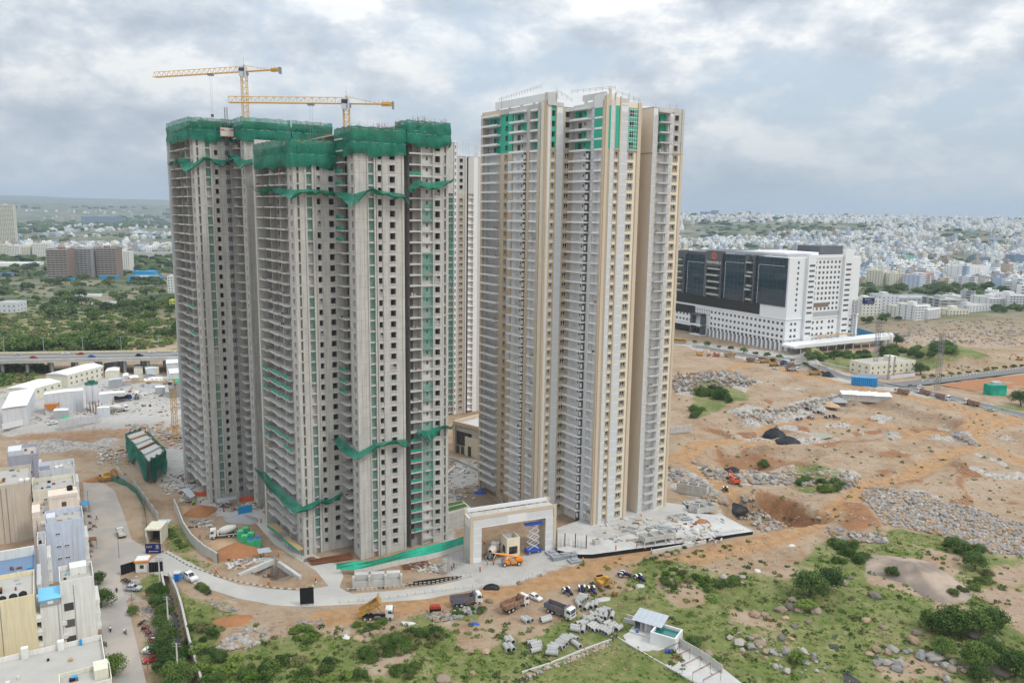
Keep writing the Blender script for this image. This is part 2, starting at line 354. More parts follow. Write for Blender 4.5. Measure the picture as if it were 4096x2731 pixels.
# loose rock and rubble
for k,pts,v in(('C',[(60,330),(330,300),(620,350),(640,380),(500,420),(200,460),(60,440)],.9),('C',[(440,570),(640,560),(900,500),(1160,440),(1180,480),(900,540),(600,600),(450,620)],.9),('C',[(180,870),(300,900),(420,960),(620,940),(1000,960),(1300,990),(1240,1060),(900,1040),(600,1040),(300,1010)],.8),('C',[(480,680),(900,690),(900,740),(500,760)],.6),('C',[(1680,680),(2050,700),(2060,800),(1950,760)],.8),('C',[(40,920),(280,1000),(420,1160),(260,1160),(40,1020)],.9),('D',[(1330,80),(1480,100),(1700,130),(1820,190),(2100,240),(2480,400),(2480,510),(2150,500),(1760,370),(1440,310),(1310,150)],.6),('D',[(380,200),(560,210),(900,330),(600,380),(460,290)],.9),('E',[(280,520),(580,480),(600,560),(420,620),(260,620)],.8),('E',[(1560,390),(1920,350),(1960,390),(1700,440)],.7),('E',[(100,240),(260,320),(420,370),(240,380)],.8),('L',[(60,80),(600,60),(760,60),(640,160),(300,150),(60,150)],.8),('L',[(740,920),(900,900),(960,1100),(980,1300),(840,1280),(800,1100)],.7),('H',[(1260,800),(1700,790),(2352,760),(2700,700),(2700,1000),(1700,950),(1400,900)],.42)):poly_add(Rk,k,pts,2,v)
# pale concrete, dust and paved ground
poly_add(Cc,'A',[(280,250),(470,560),(790,570),(880,640),(640,660),(560,690),(330,560),(250,420)],1,.9);poly_add(Cc,'B',[(60,240),(300,220),(340,560),(230,640),(200,960),(850,900),(1110,1010),(900,1090),(200,1180),(60,940)],1,.85)
poly_add(Cc,'U',[(-300,1300),(300,1210),(700,1150),(1160,1180),(1180,1460),(600,1480),(200,1500),(-300,1540)],2,.95);poly_add(Cc,'L',[(980,160),(1217,100),(1217,420),(1000,360)],1,.8);poly_add(Cc,'E',[(0,40),(350,200),(780,300),(1000,250),(1000,60),(880,300),(300,300)],1,.6)
poly_add(Cc,'C',[(60,90),(900,180),(1350,380),(1700,420),(2352,560),(2352,600),(1900,500),(1300,410),(800,270),(60,130)],1,.6);poly_add(Cc,'E',[(980,440),(1110,420),(1120,520),(1040,580)],1,.8)
# tracks worn by wheels
for k,pts,w_ in(('C',[(-60,880),(150,850),(220,780),(420,750),(700,775),(980,770),(1300,720),(1600,680),(1760,640),(1950,650),(2150,560)],5),('C',[(150,850),(260,970),(390,1060),(440,1080)],4.5),('C',[(700,690),(660,630),(720,590),(960,560),(1250,560),(1560,620),(1740,680)],4),('C',[(2352,560),(2260,640),(2080,660),(2010,700),(2080,780),(1850,850),(1720,930),(1560,1010),(1380,1040),(1230,1130),(1120,1240),(1000,1290)],5),('D',[(1120,240),(980,320),(800,400),(500,480),(200,560),(-100,640)],5.5),('B',[(1600,860),(1300,960),(900,1100),(640,1180),(200,1230),(-300,1330),(-800,1400)],5),('C',[(2080,780),(2200,820),(2352,900)],4),('C',[(700,230),(900,330),(1250,400),(1700,480),(2100,600),(2260,640)],6),('C',[(60,340),(300,310),(540,250),(700,230)],4)):np.maximum(Or,path(k,pts,w_),out=Or)
for k,pts,v in(('C',[(900,760),(1500,690),(1600,690),(1300,790),(1000,830)],.9),('C',[(640,640),(900,630),(960,650),(760,680)],.7),('C',[(1380,860),(1560,850),(1640,890),(1440,910)],.9),('C',[(1700,600),(2000,640),(1900,660),(1720,640)],.8),('C',[(300,800),(640,810),(960,880),(640,900),(330,860)],.7),('D',[(540,60),(900,190),(1000,260),(940,330),(700,240)],.9),('D',[(1180,230),(1360,230),(1420,330),(1470,400),(1250,430),(1080,330)],.95),('B',[(500,1000),(640,1010),(700,1040),(640,1120),(560,1110)],.8),('U',[(100,1500),(1170,1440),(1180,1568),(0,1568)],.5),('H',[(1300,820),(1480,810),(1560,870),(1400,890)],.9),('H',[(2000,860),(2180,820),(2260,880),(2100,900)],.8),('H',[(1600,830),(1900,800),(1950,850),(1700,880)],.6)):poly_add(Dk,k,pts,2,v)
# heights: pits, terraces, mounds
def lift(k,pts,dz,n=2,z=0):
 global Hh
 Hh=Hh+blur(inside(PP(k,pts,z),True),n)*dz
lift('C',[(440,630),(820,530),(1160,470),(1400,480),(1700,560),(2000,640),(1760,700),(1300,740),(900,760),(480,700)],-4.5,2);lift('C',[(240,800),(560,800),(960,840),(1020,880),(820,900),(600,920),(300,890)],-3.5,2);lift('D',[(400,190),(480,110),(650,130),(900,220),(1000,300),(860,350),(640,350),(460,270)],-7.5,1)
lift('D',[(1100,220),(1340,210),(1440,340),(1400,420),(1180,420),(1080,330)],3.0,6);lift('D',[(1290,620),(1700,450),(1920,560),(1960,690),(1600,790)],.6,9);lift('C',[(900,210),(1000,160),(1040,200),(1040,300),(920,290)],7,6);lift('C',[(1640,200),(1950,140),(2130,150),(2190,270),(1800,280)],8,8);lift('H',[(1400,820),(2000,760),(2900,640),(2900,900),(2000,920),(1500,900)],14,8);lift('C',[(330,320),(600,350),(560,380),(350,370)],2.2,3)
lift('L',[(60,90),(640,60),(640,140),(60,150)],-3,3);lift('U',[(0,1500),(1170,1450),(1180,1540),(0,1568)],-3.0,2)
tq=fbm(GX,GY,62,4,61)*11/1.9;tf=np.floor(tq);tr_=np.clip((tq-tf-.72)/.28,0,1);tmk=blur(inside(PP('C',[(120,420),(900,400),(1200,480),(1700,580),(2352,720),(2700,900),(2700,1400),(1500,1250),(1150,1120),(560,900),(240,760)]),True),12)*np.clip(1.2-Or*1.5,0,1);Hh=Hh+((tf+tr_)*1.9-5.2)*tmk
bank=blur(np.clip(tr_*(1-tr_)*6,0,1)*tmk,1);Dk=np.maximum(Dk,bank*.9*(fbm(GX,GY,25,3,62)>.5));Rk=np.maximum(Rk,bank*(fbm(GX,GY,25,3,62)<=.5))
Hh+=Rk*(fbm(GX,GY,4.5,3,9)-.45)*1.6*(GY<640)+Gm*(fbm(GX,GY,9,3,12)-.5)*.8*(GY<640)
# basement opening beside the road and the drain channel
flat_polys=[]
def flatten(k,pts,z=-.05,n=1,world=False):
 global Hh
 q=pts if world else PP(k,pts);mk=blur(blur(inside(q),1)>.02,n);Hh=Hh*(1-mk)+z*mk;flat_polys.append(q)
site_road=[(-40,1000),(60,930),(130,905),(330,1010),(470,1090),(640,1150),(850,1180),(1100,1195),(1290,1160),(1200,1050),(900,860),(760,700),(640,640),(760,590),(900,690),(1180,930),(1360,1010),(1400,1090),(1370,1170),(1460,1215),(1800,1190),(2100,1150),(2330,1100),(2380,1180),(2000,1255),(1500,1290),(1130,1310),(900,1300),(640,1250),(420,1180),(200,1100),(-40,1060)]
flatten('A',site_road)
street_L=[(505,340),(620,340),(700,400),(760,560),(800,690),(880,740),(900,790),(760,860),(730,920),(790,1150),(900,1600),(700,1600),(640,1380),(600,1150),(560,860),(520,600)]
flatten('L',street_L);flatten('B',[(-140,700),(60,200),(330,180),(1000,700),(1650,590),(2060,640),(2290,770),(1950,830),(1500,930),(1120,1000),(640,1060),(200,1060),(-300,1000)]);flatten('A',[(180,580),(290,300),(460,560),(800,560),(900,640),(1240,950),(1480,960),(1300,1060),(1210,1130),(900,1050),(500,1040),(330,930),(200,780)])
drain=PP('L',[(985,900),(1030,900),(1075,1010),(1130,1250),(1230,1568),(1290,1800),(1170,1800),(1110,1568),(1040,1250),(1010,1040)])
Hh=np.where(inside(drain),-3.2,Hh);dmk=inside(drain);Gm[dmk]=0;Dk[dmk]=0;Cc[dmk]=0
ramp=PP('A',[(690,1050),(915,975),(1060,1075),(920,1120),(800,1085)]);Hh=np.where(inside(ramp),-5.0,Hh)
# far relief: the ridge with houses on the right, low blue hills on the left and behind
dist=np.hypot(GX,GY);az=np.arctan2(GX,GY)
rid=np.clip((dist-2600)/1700,0,1);rid=rid*rid*(3-2*rid);rid*=np.clip((az-.04)/.10,0,1)
Hh+=rid*(74+30*fbm(GX,GY,900,4,21))*np.clip((9000-dist)/3000,.2,1)
lh=np.clip((dist-5200)/3200,0,1)*np.clip((.02-az)/.12,0,1);Hh+=lh*(92+90*(fbm(GX,GY,1500,5,33)-.35))
bk=np.clip((dist-9000)/3500,0,1);Hh+=bk*(70+130*(fbm(GX,GY,2600,5,41)-.4))
Hh=np.where((GY<640)&(GX>-262)&(GX<332),Hh,Hh*np.clip((dist-500)/400,.3,1))
# keep the ground flat under the towers
for(o,a,q)in((OB_,33,[(-16,-2),(30,-2),(30,50),(-16,50)])for OB_ in((-42.6,217.1),(-85.2,257.5),(26.6,242.5))):
 ca,sa=math.cos(R(a)),math.sin(R(a));flatten('A',[(o[0]+u*ca-v*sa,o[1]+u*sa+v*ca)for u,v in q],-.02,2,True)
def hgt(x,y):
 i=int(np.clip(np.searchsorted(gx,x)-1,0,len(gx)-2));j=int(np.clip(np.searchsorted(gy,y)-1,0,len(gy)-2))
 tx=min(1,max(0,(x-gx[i])/(gx[i+1]-gx[i])));ty=min(1,max(0,(y-gy[j])/(gy[j+1]-gy[j])))
 return float((Hh[i,j]*(1-tx)+Hh[i+1,j]*tx)*(1-ty)+(Hh[i,j+1]*(1-tx)+Hh[i+1,j+1]*tx)*ty)
def G(k,x,y):  # a pixel to the place where its ray meets the real relief
 z=0.0
 for _ in range(4):p=P(k,x,y,z);z=.5*z+.5*hgt(p.x,p.y)
 p=P(k,x,y,z);p.z=hgt(p.x,p.y);return p
def grid_mesh(name,X,Y,Z):
 nx,ny=X.shape;me=bpy.data.meshes.new(name);me.vertices.add(nx*ny);me.vertices.foreach_set('co',np.stack([X,Y,Z],-1).reshape(-1).astype(np.float32))
 ii,jj=np.meshgrid(np.arange(nx-1),np.arange(ny-1),indexing='ij');a=(ii*ny+jj).reshape(-1);q=np.stack([a,a+ny,a+ny+1,a+1],-1).reshape(-1)
 nq=len(a);me.loops.add(nq*4);me.loops.foreach_set('vertex_index',q.astype(np.int32));me.polygons.add(nq);me.polygons.foreach_set('loop_start',(np.arange(nq)*4).astype(np.int32));me.polygons.foreach_set('use_smooth',np.ones(nq,bool))
 me.update();me.validate();return me
gme=grid_mesh('ground',GX,GY,Hh)
for nm,ch in(('cover',(Gm,Rk,Cc)),('soil',(Or,Dk,far))):
 at_=gme.attributes.new(nm,'FLOAT_COLOR','POINT');arr=np.ones((GX.size,4),np.float32)
 for i,c in enumerate(ch):arr[:,i]=np.clip(c,0,1).reshape(-1)
 at_.data.foreach_set('color',arr.reshape(-1))
def ground_material():
 mt=bpy.data.materials.new('ground');mt.use_nodes=True;t=mt.node_tree;n=t.nodes;l=t.links;bs=n['Principled BSDF'];bs.inputs['Roughness'].default_value=.95;bs.inputs['Specular IOR Level'].default_value=.15
 geo=n.new('ShaderNodeNewGeometry');pos=geo.outputs['Position']
 def nz(sc,det=6,ro=.6,off=0):
  q=n.new('ShaderNodeTexNoise');q.inputs['Scale'].default_value=sc;q.inputs['Detail'].default_value=det;q.inputs['Roughness'].default_value=ro
  mp=n.new('ShaderNodeMapping');mp.inputs['Location'].default_value=(off,off*1.7,0);l.new(pos,mp.inputs[0]);l.new(mp.outputs[0],q.inputs['Vector']);return q.outputs['Fac']
 def mth(op,a,b,cl=False):
  q=n.new('ShaderNodeMath');q.operation=op;q.use_clamp=cl
  for i,x in enumerate((a,b)):
   if isinstance(x,(int,float)):q.inputs[i].default_value=x
   else:l.new(x,q.inputs[i])
  return q.outputs[0]
 def ramp_(f,stops):
  q=n.new('ShaderNodeValToRGB');e=q.color_ramp.elements
  while len(e)<len(stops):e.new(.5)
  for el,(p,c)in zip(e,stops):el.position=p;el.color=(*c,1)
  l.new(f,q.inputs[0]);return q.outputs[0]
 def mix(f,a,b):
  q=n.new('ShaderNodeMix');q.data_type='RGBA'
  l.new(f,q.inputs[0]);l.new(a,q.inputs[6]);l.new(b,q.inputs[7]);return q.outputs[2]
 at1=n.new('ShaderNodeAttribute');at1.attribute_name='cover';s1=n.new('ShaderNodeSeparateColor');l.new(at1.outputs['Color'],s1.inputs[0])
 at2=n.new('ShaderNodeAttribute');at2.attribute_name='soil';s2=n.new('ShaderNodeSeparateColor');l.new(at2.outputs['Color'],s2.inputs[0])
 def edge(m,noise,lo=.35,hi=.65,amp=.9):
  q=n.new('ShaderNodeMapRange');q.interpolation_type='SMOOTHSTEP';q.inputs[1].default_value=lo;q.inputs[2].default_value=hi
  l.new(mth('ADD',m,mth('MULTIPLY',mth('SUBTRACT',noise,.5),amp)),q.inputs[0]);return q.outputs[0]
 nA,nB,nC,nD=nz(.06,8,.62),nz(.35,8,.65,5),nz(1.6,6,.6,9),nz(.012,6,.6,3);nE=mth('ADD',mth('MULTIPLY',nz(.11,9,.68,31),.6),mth('MULTIPLY',nB,.4))
 soil=ramp_(mth('ADD',mth('ADD',mth('MULTIPLY',nA,.5),mth('MULTIPLY',nB,.32)),mth('MULTIPLY',nC,.18)),[(.30,(.16,.09,.05)),(.41,(.275,.18,.108)),(.51,(.355,.26,.175)),(.60,(.38,.30,.22)),(.70,(.30,.27,.235))])
 track=ramp_(nB,[(.3,(.30,.165,.075)),(.7,(.46,.295,.16))])
 wet=ramp_(nB,[(.3,(.20,.095,.045)),(.7,(.33,.175,.09))])
 vor=n.new('ShaderNodeTexVoronoi');vor.inputs['Scale'].default_value=.8;l.new(pos,vor.inputs['Vector'])
 rock=ramp_(mth('ADD',mth('MULTIPLY',nB,.6),mth('MULTIPLY',vor.outputs['Distance'],.5)),[(.25,(.13,.12,.11)),(.45,(.30,.275,.245)),(.7,(.46,.42,.37))])
 conc=ramp_(mth('ADD',mth('MULTIPLY',nA,.5),mth('MULTIPLY',nB,.5)),[(.3,(.34,.325,.30)),(.7,(.50,.48,.445))])
 grass=ramp_(mth('ADD',mth('MULTIPLY',nA,.55),mth('MULTIPLY',nB,.45)),[(.30,(.075,.105,.028)),(.43,(.125,.155,.045)),(.53,(.19,.20,.075)),(.63,(.32,.265,.15))])
 farg=ramp_(nD,[(.35,(.05,.08,.035)),(.48,(.11,.13,.07)),(.60,(.24,.21,.15))])
 c=mix(edge(s2.outputs[0],nB,.3,.9,1.0),soil,track);c=mix(edge(s1.outputs[2],nB,.3,.7,1.2),c,conc);c=mix(edge(s2.outputs[1],nB,.35,.7,1.6),c,wet);c=mix(edge(s1.outputs[1],nE,.35,.65,2.6),c,rock);c=mix(edge(s1.outputs[0],nE,.40,.62,2.6),c,grass);c=mix(s2.outputs[2],c,farg)
 l.new(c,bs.inputs['Base Color'])
 b=n.new('ShaderNodeBump');b.inputs['Strength'].default_value=.8;b.inputs['Distance'].default_value=.9;l.new(mth('ADD',mth('MULTIPLY',nB,.7),mth('MULTIPLY',nC,.3)),b.inputs['Height']);l.new(b.outputs[0],bs.inputs['Normal'])
 return mt
MATS['ground']=ground_material();gme.materials.append(MATS['ground']);struct(put(gme,'ground'))
# ---------------------------------------------------------------- roads as their own sheets
def sheet(name,pts,z,m):
 b=MB();b.add([(p.x,p.y,z)for p in pts],[tuple(range(len(pts)))],m);o=b.obj(name);return struct(o)
mat('road_concrete',(.42,.405,.375),.95,.10,.12,bump=.1,c2=(.50,.475,.43));mat('street_dust',(.36,.33,.30),.95,.10,.2,c2=(.43,.375,.32));mat('road_dark',(.17,.165,.16),.9,.12,.2)
sheet('site_road',PP('A',site_road),.03,'road_concrete');sheet('street',PP('L',street_L),.035,'street_dust')
# ================================================================ the high-rise towers
FH=3.077
class Face:
 def __init__(s,root,u,v,kind):s.root,s.u,s.v,s.k=root,u,v,kind
 def pt(s,a,o,z):
  if s.k=='F':return(s.u+a,s.v-o,z)
  if s.k=='L':return(s.u-o,s.v+a,z)
  if s.k=='R':return(s.u+o,s.v+a,z)
  return(s.u+a,s.v+o,z)  # B : back
 def quad(s,mb,a,b,z0,z1,m,o=0.0):mb.quad(s.pt(a,o,z0),s.pt(b,o,z0),s.pt(b,o,z1),s.pt(a,o,z1),m)
 def box(s,mb,a,b,o0,o1,z0,z1,m):
  p=s.pt(a,o0,z0);q=s.pt(b,o1,z1)
  mb.box(min(p[0],q[0]),max(p[0],q[0]),min(p[1],q[1]),max(p[1],q[1]),z0,z1,m)
 def put(s,me,name,a,b,z,o=0.0):
  if s.k=='F':return put(me,name,s.root,s.pt(a,o,z),0)
  if s.k=='L':return put(me,name,s.root,s.pt(b,o,z),-math.pi/2)
  if s.k=='R':return put(me,name,s.root,s.pt(a,o,z),math.pi/2)
  return put(me,name,s.root,s.pt(b,o,z),math.pi)
 # a stretch of wall with one opening on every floor
 def holes(s,mb,a,b,ha,hb,fl,zl,zh,z0,z1,m,dep=.3):
  s.quad(mb,a,ha,z0,z1,m);s.quad(mb,hb,b,z0,z1,m);z=z0
  for f in fl:
   if f+zh>z1:break
   s.quad(mb,ha,hb,z,f+zl,m);z=f+zh
   for(x,y)in((ha,ha),(hb,hb)):mb.quad(s.pt(x,0,f+zl),s.pt(x,-dep,f+zl),s.pt(x,-dep,f+zh),s.pt(x,0,f+zh),m)
   for q in(f+zl,f+zh):mb.quad(s.pt(ha,0,q),s.pt(hb,0,q),s.pt(hb,-dep,q),s.pt(ha,-dep,q),m)
  s.quad(mb,ha,hb,z,z1,m)
 def recess(s,mb,a,b,dep,z0,z1,m,back=None):
  s.quad(mb,a,b,z0,z1,back or m,-dep)
  for x in(a,b):mb.quad(s.pt(x,0,z0),s.pt(x,-dep,z0),s.pt(x,-dep,z1),s.pt(x,0,z1),m)
MC={}
def cached(key,fn):
 if key not in MC:MC[key]=fn()
 return MC[key]
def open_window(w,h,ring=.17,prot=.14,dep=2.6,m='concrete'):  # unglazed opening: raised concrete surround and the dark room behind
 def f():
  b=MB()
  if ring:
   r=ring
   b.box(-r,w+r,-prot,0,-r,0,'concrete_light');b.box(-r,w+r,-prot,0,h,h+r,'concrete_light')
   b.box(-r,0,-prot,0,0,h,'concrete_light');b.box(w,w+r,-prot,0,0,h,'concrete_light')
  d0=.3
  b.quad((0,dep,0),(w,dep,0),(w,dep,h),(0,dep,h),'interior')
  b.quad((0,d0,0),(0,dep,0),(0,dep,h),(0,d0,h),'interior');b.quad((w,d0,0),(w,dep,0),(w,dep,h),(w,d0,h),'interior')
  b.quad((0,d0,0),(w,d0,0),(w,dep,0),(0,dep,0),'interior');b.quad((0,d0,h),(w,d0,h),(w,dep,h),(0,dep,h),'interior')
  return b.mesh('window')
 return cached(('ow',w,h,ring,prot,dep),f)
def glazed_window(w,h,ring='tan_dark',transom=True):
 def f():
  b=MB();r=.22;p=.2
  if ring:
   b.box(-r,w+r,-p,0,-r,0,ring);b.box(-r,w+r,-p,0,h,h+r,ring);b.box(-r,0,-p,0,0,h,ring);b.box(w,w+r,-p,0,0,h,ring)
  t=.09;y0,y1=.12,.2
  for(x0,x1,z0,z1)in((0,w,0,t),(0,w,h-t,h),(0,t,0,h),(w-t,w,0,h),(w/2-t/2,w/2+t/2,0,h))+(((0,w,h*.26,h*.26+.1),)if transom else()):
   b.box(x0,x1,y0,y1,z0,z1,'upvc')
  b.quad((0,.17,0),(w,.17,0),(w,.17,h),(0,.17,h),'glass');return b.mesh('window')
 return cached(('gw',w,h,ring,transom),f)
def boarded_window(w,h,ring):
 def f():
  b=MB();r=.18;b.box(-r,w+r,-.15,0,-r,0,ring);b.box(-r,w+r,-.15,0,h,h+r,ring);b.box(-r,0,-.15,0,0,h,ring);b.box(w,w+r,-.15,0,0,h,ring);b.box(0,w,.2,.3,0,h*.55,'brick_infill');b.box(0,w*.5,.2,.3,h*.55,h,'tin_grey');b.box(w*.5,w,.5,.6,h*.55,h,'dark_door');return b.mesh('window')
 return cached(('bw',w,h,ring),f)
def store_mesh(i):
 def f():
  r_=random.Random(i);b=MB()
  for k_ in range(4):x=k_*.38;b.box(x,x+.34,-.1-r_.random()*.3,.5,0,.25+r_.random()*.75,r_.choice(('concrete_light','timber','tin_grey','brick_infill','rust')))
  return b.mesh('stored_material')
 return cached(('st',i),f)
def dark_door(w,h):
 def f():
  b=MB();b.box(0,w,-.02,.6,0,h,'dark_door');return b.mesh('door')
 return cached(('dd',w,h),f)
def slab_mesh(w,dep,th,m,lip=0.0,lipm=None):
 def f():
  b=MB();b.box(0,w,0,dep,-th,0,m)
  if lip:b.box(0,w,0,.12,0,lip,lipm or m)
  return b.mesh('balcony_slab')
 return cached(('sl',w,dep,th,m,lip,lipm),f)
def jali_panel(w,h,nx,ny):
 def f():
  b=MB();cw,ch=w/nx,h/ny;t=.085
  b.quad((0,.10,0),(w,.10,0),(w,.10,h),(0,.10,h),'jali_back')
  for i in range(nx+1):b.box(i*cw-t/2,i*cw+t/2,0,.06,0,h,'jali')
  for j in range(ny+1):b.box(0,w,.004,.064,j*ch-t/2,j*ch+t/2,'jali')
  for i in range(nx):
   for j in range(ny):
    x,z=(i+.5)*cw,(j+.5)*ch;q=.17
    b.quad((x-q,.05,z),(x,.05,z-q),(x+q,.05,z),(x,.05,z+q),'jali')
  b.box(-.05,w+.05,-.02,.08,-.06,.12,'jali');return b.mesh('lattice_panel')
 return cached(('jp',w,h,nx,ny),f)
def band_cloth(w):
 def f():
  b=MB();n=6
  for i in range(n):
   x0,x1=w*i/n,w*(i+1)/n;d0=.12*math.sin(i*2.1);d1=.12*math.sin((i+1)*2.1)
   b.quad((x0,d0-.05,.18+.08*d0),(x1,d1-.05,.18+.08*d1),(x1,-.02,.92+d1),(x0,-.02,.92+d0),'net_bright')
  return b.mesh('net_railing')
 return cached(('bc',w),f)
def concrete_tower(name,label,O,ang,tops,nets=True,seed=1,cloth=()):
 rs=random.Random(seed);t1,t2,t3=tops
 root=thing(name,label,'tower',(O[0],O[1],0),R(ang))
 F0=1.9;fl=[F0+FH*k for k in range(40)]
 C='concrete';mb=MB()
 def fls(top):return[f for f in fl if f+2.6<top]
 def wins(face,a,b,top,w,h,zl,ring=.17,glaz=0):
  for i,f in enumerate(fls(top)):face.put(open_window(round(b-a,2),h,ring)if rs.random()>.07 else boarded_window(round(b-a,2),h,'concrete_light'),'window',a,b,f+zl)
 def pil(face,a,b,o,top,m=C):face.box(mb,a,b,0,o,0,top,m)
 def balc(face,a,b,prot,top,dep=1.3,th=.38,door=None,posts=True,lip=.0,win=None):
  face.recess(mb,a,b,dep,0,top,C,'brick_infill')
  me=slab_mesh(round(b-a,2),prot+dep,th,'slab',lip)
  for k,f in enumerate(fls(top+1)):
   if f<2:continue
   face.put(me,'balcony_slab',a,b,f,prot)
   if rs.random()<.22:q=rs.uniform(a+.3,max(a+.4,b-2));face.put(store_mesh(rs.randrange(4)),'stored_material',q,q+1.5,f+.01,prot-.3)
  if door:
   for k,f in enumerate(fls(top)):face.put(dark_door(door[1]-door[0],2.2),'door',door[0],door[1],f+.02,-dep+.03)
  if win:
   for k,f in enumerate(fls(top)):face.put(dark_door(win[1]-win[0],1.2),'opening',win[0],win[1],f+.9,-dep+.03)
  if posts:
   for x in(a,b-.3):face.box(mb,x,x+.3,-dep,.05,0,top,C)
 def netbay(face,a,b,top,dep=.9,door=False,white=(0,0)):
  face.recess(mb,a,b,dep,0,top,C,'grey_wall')
  me=slab_mesh(round(b-a,2),dep-.05,.5,'slab')
  for k,f in enumerate(fls(top+1)):face.put(me,'floor_slab',a,b,f+.1,-.05)
  if door:
   for f in fls(top):
    face.put(dark_door(.9,2.0),'door',a+.25,a+1.15,f+.2,-dep+.03);face.put(dark_door(.6,1.0),'opening',a+1.3,a+1.9,f+1.1,-dep+.03)
  z=4.0
  while z<top-3:
   h=rs.choice((9.2,12.3,15.4,6.2));z1=min(z+h,top)
   if rs.random()<.86:
    b2=MB();n=8;w_=b-a
    for j in range(n):
     q0,q1=z+(z1-z)*j/n,z+(z1-z)*(j+1)/n
     for i in range(3):
      x0,x1=w_*i/3,w_*(i+1)/3
      d=lambda x,q:.10+.10*math.sin(q*1.9+x*3)*math.sin(math.pi*x/w_)
      b2.quad((x0,d(x0,q0),q0-z),(x1,d(x1,q0),q0-z),(x1,d(x1,q1),q1-z),(x0,d(x0,q1),q1-z),'net_bay')
    face.put(b2.mesh('net_strip'),'net_strip',a,b,z,-.02)
   z=z1
 # --- wing 1 (set back, left)
 f1=Face(root,-13,10.9,'L');T=t1
 pil(f1,0,.5,.3,T);f1.holes(mb,.5,6.2,2.4,3.6,fls(T),.8,2.35,0,T,C);wins(f1,2.4,3.6,T,1.2,1.55,.8)
 balc(f1,6.2,13.8,1.2,T,door=(8,9.1),win=(10.5,11.3));balc(f1,13.8,23.2,1.75,T,door=(15.5,16.6),win=(19,19.9));balc(f1,23.2,29.2,2.4,T,door=(25,26.2));f1.quad(mb,29.2,38,0,T,C)
 f1.box(mb,29.2,30.8,0,2.6,0,T,C)
 f2=Face(root,-13,10.9,'F')
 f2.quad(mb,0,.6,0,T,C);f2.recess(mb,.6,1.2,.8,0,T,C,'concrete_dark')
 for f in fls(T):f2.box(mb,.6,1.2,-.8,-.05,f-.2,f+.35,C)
 f2.quad(mb,1.2,2.7,0,T,C);pil(f2,2.7,3.2,.3,T);netbay(f2,3.2,4.7,T);pil(f2,4.7,5.1,.32,T);f2.quad(mb,5.1,5.6,0,T,C);pil(f2,5.6,5.85,.3,T)
 f2.holes(mb,5.85,7.35,6.05,7.1,fls(T),.75,2.35,0,T,C);wins(f2,6.05,7.1,T,1.05,1.6,.75,.1);pil(f2,7.35,7.65,.28,T)
 f2.holes(mb,7.65,13,9.45,11.0,fls(T),.75,2.4,0,T,C);wins(f2,9.45,11.0,T,1.55,1.65,.75,.2)
 # --- wing 2 (nearest corner)
 f3=Face(root,0,0,'L');T=t2
 pil(f3,0,.55,.25,T);f3.holes(mb,.55,5,1.4,2.6,fls(T),.75,2.4,0,T,C);wins(f3,1.4,2.6,T,1.2,1.65,.75)
 balc(f3,5,10.9,1.6,T,door=(9.4,10.3))
 f4=Face(root,0,0,'F')
 pil(f4,-.25,.5,.25,T);f4.quad(mb,.5,3.3,0,T,C);pil(f4,1.15,1.35,.08,T);pil(f4,2.3,2.5,.08,T);pil(f4,3.3,3.62,.3,T);netbay(f4,3.62,5.25,T);pil(f4,5.25,5.65,.3,T);f4.quad(mb,5.65,5.95,0,T,C);pil(f4,5.95,6.25,.3,T)
 f4.holes(mb,6.25,7.75,6.45,7.6,fls(T),.75,2.4,0,T,C);wins(f4,6.45,7.6,T,1.15,1.65,.75,.1);pil(f4,7.75,8.05,.26,T)
 f4.holes(mb,8.05,13.6,9.9,11.55,fls(T),.7,2.4,0,T,C);wins(f4,9.9,11.55,T,1.65,1.7,.7,.2);pil(f4,13.6,14.25,.2,T)
 # --- slot and wing 3
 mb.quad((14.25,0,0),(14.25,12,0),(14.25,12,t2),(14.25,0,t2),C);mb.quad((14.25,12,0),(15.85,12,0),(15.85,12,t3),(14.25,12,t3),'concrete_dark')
 mb.quad((15.85,0,0),(15.85,12,0),(15.85,12,t3),(15.85,0,t3),'concrete_dark')  # slot walls in darker concrete: the shade in the slot is put into the colour
 f6=Face(root,15.85,0,'F');T=t3
 balc(f6,0,3.65,.15,T,dep=1.6,th=.42,door=(.3,1.7),posts=False);pil(f6,3.65,3.95,.1,T)
 f6.recess(mb,3.95,7.4,.8,0,T,C,'grey_wall');me=slab_mesh(3.45,.75,.62,'slab')
 for f in fls(T):f6.put(me,'floor_slab',3.95,7.4,f+.1,-.05);f6.put(dark_door(.6,1.0),'opening',5.6,6.2,f+1.15,-.77)
 netb=[(14,38),(44,50),(58,78),(80,88),(96,102)]
 for(q0,q1)in netb:
  b2=MB();n=8
  for j in range(n):
   z0,z1=q0+(q1-q0)*j/n,q0+(q1-q0)*(j+1)/n
   for i in range(4):
    x0,x1=3.45*i/4,3.45*(i+1)/4;d=lambda x,q:-.05-.16*math.sin(q*1.3)*math.sin(math.pi*x/3.45)
    b2.quad((x0,d(x0,z0),z0-q0),(x1,d(x1,z0),z0-q0),(x1,d(x1,z1),z1-q0),(x0,d(x0,z1),z1-q0),'net_bay')
  f6.put(b2.mesh('net_strip'),'net_strip',3.95,7.4,q0)
 pil(f6,7.4,7.65,.1,T);f6.holes(mb,7.65,11,8.05,9.7,fls(T),.7,2.4,0,T,C);wins(f6,8.05,9.7,T,1.65,1.7,.7,.2)
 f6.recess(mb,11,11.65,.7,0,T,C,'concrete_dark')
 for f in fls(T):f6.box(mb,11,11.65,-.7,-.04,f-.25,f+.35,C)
 f6.quad(mb,11.65,12.5,0,T,C);pil(f6,11.0-.35,11,.1,T);pil(f6,11.65,11.95,.1,T)
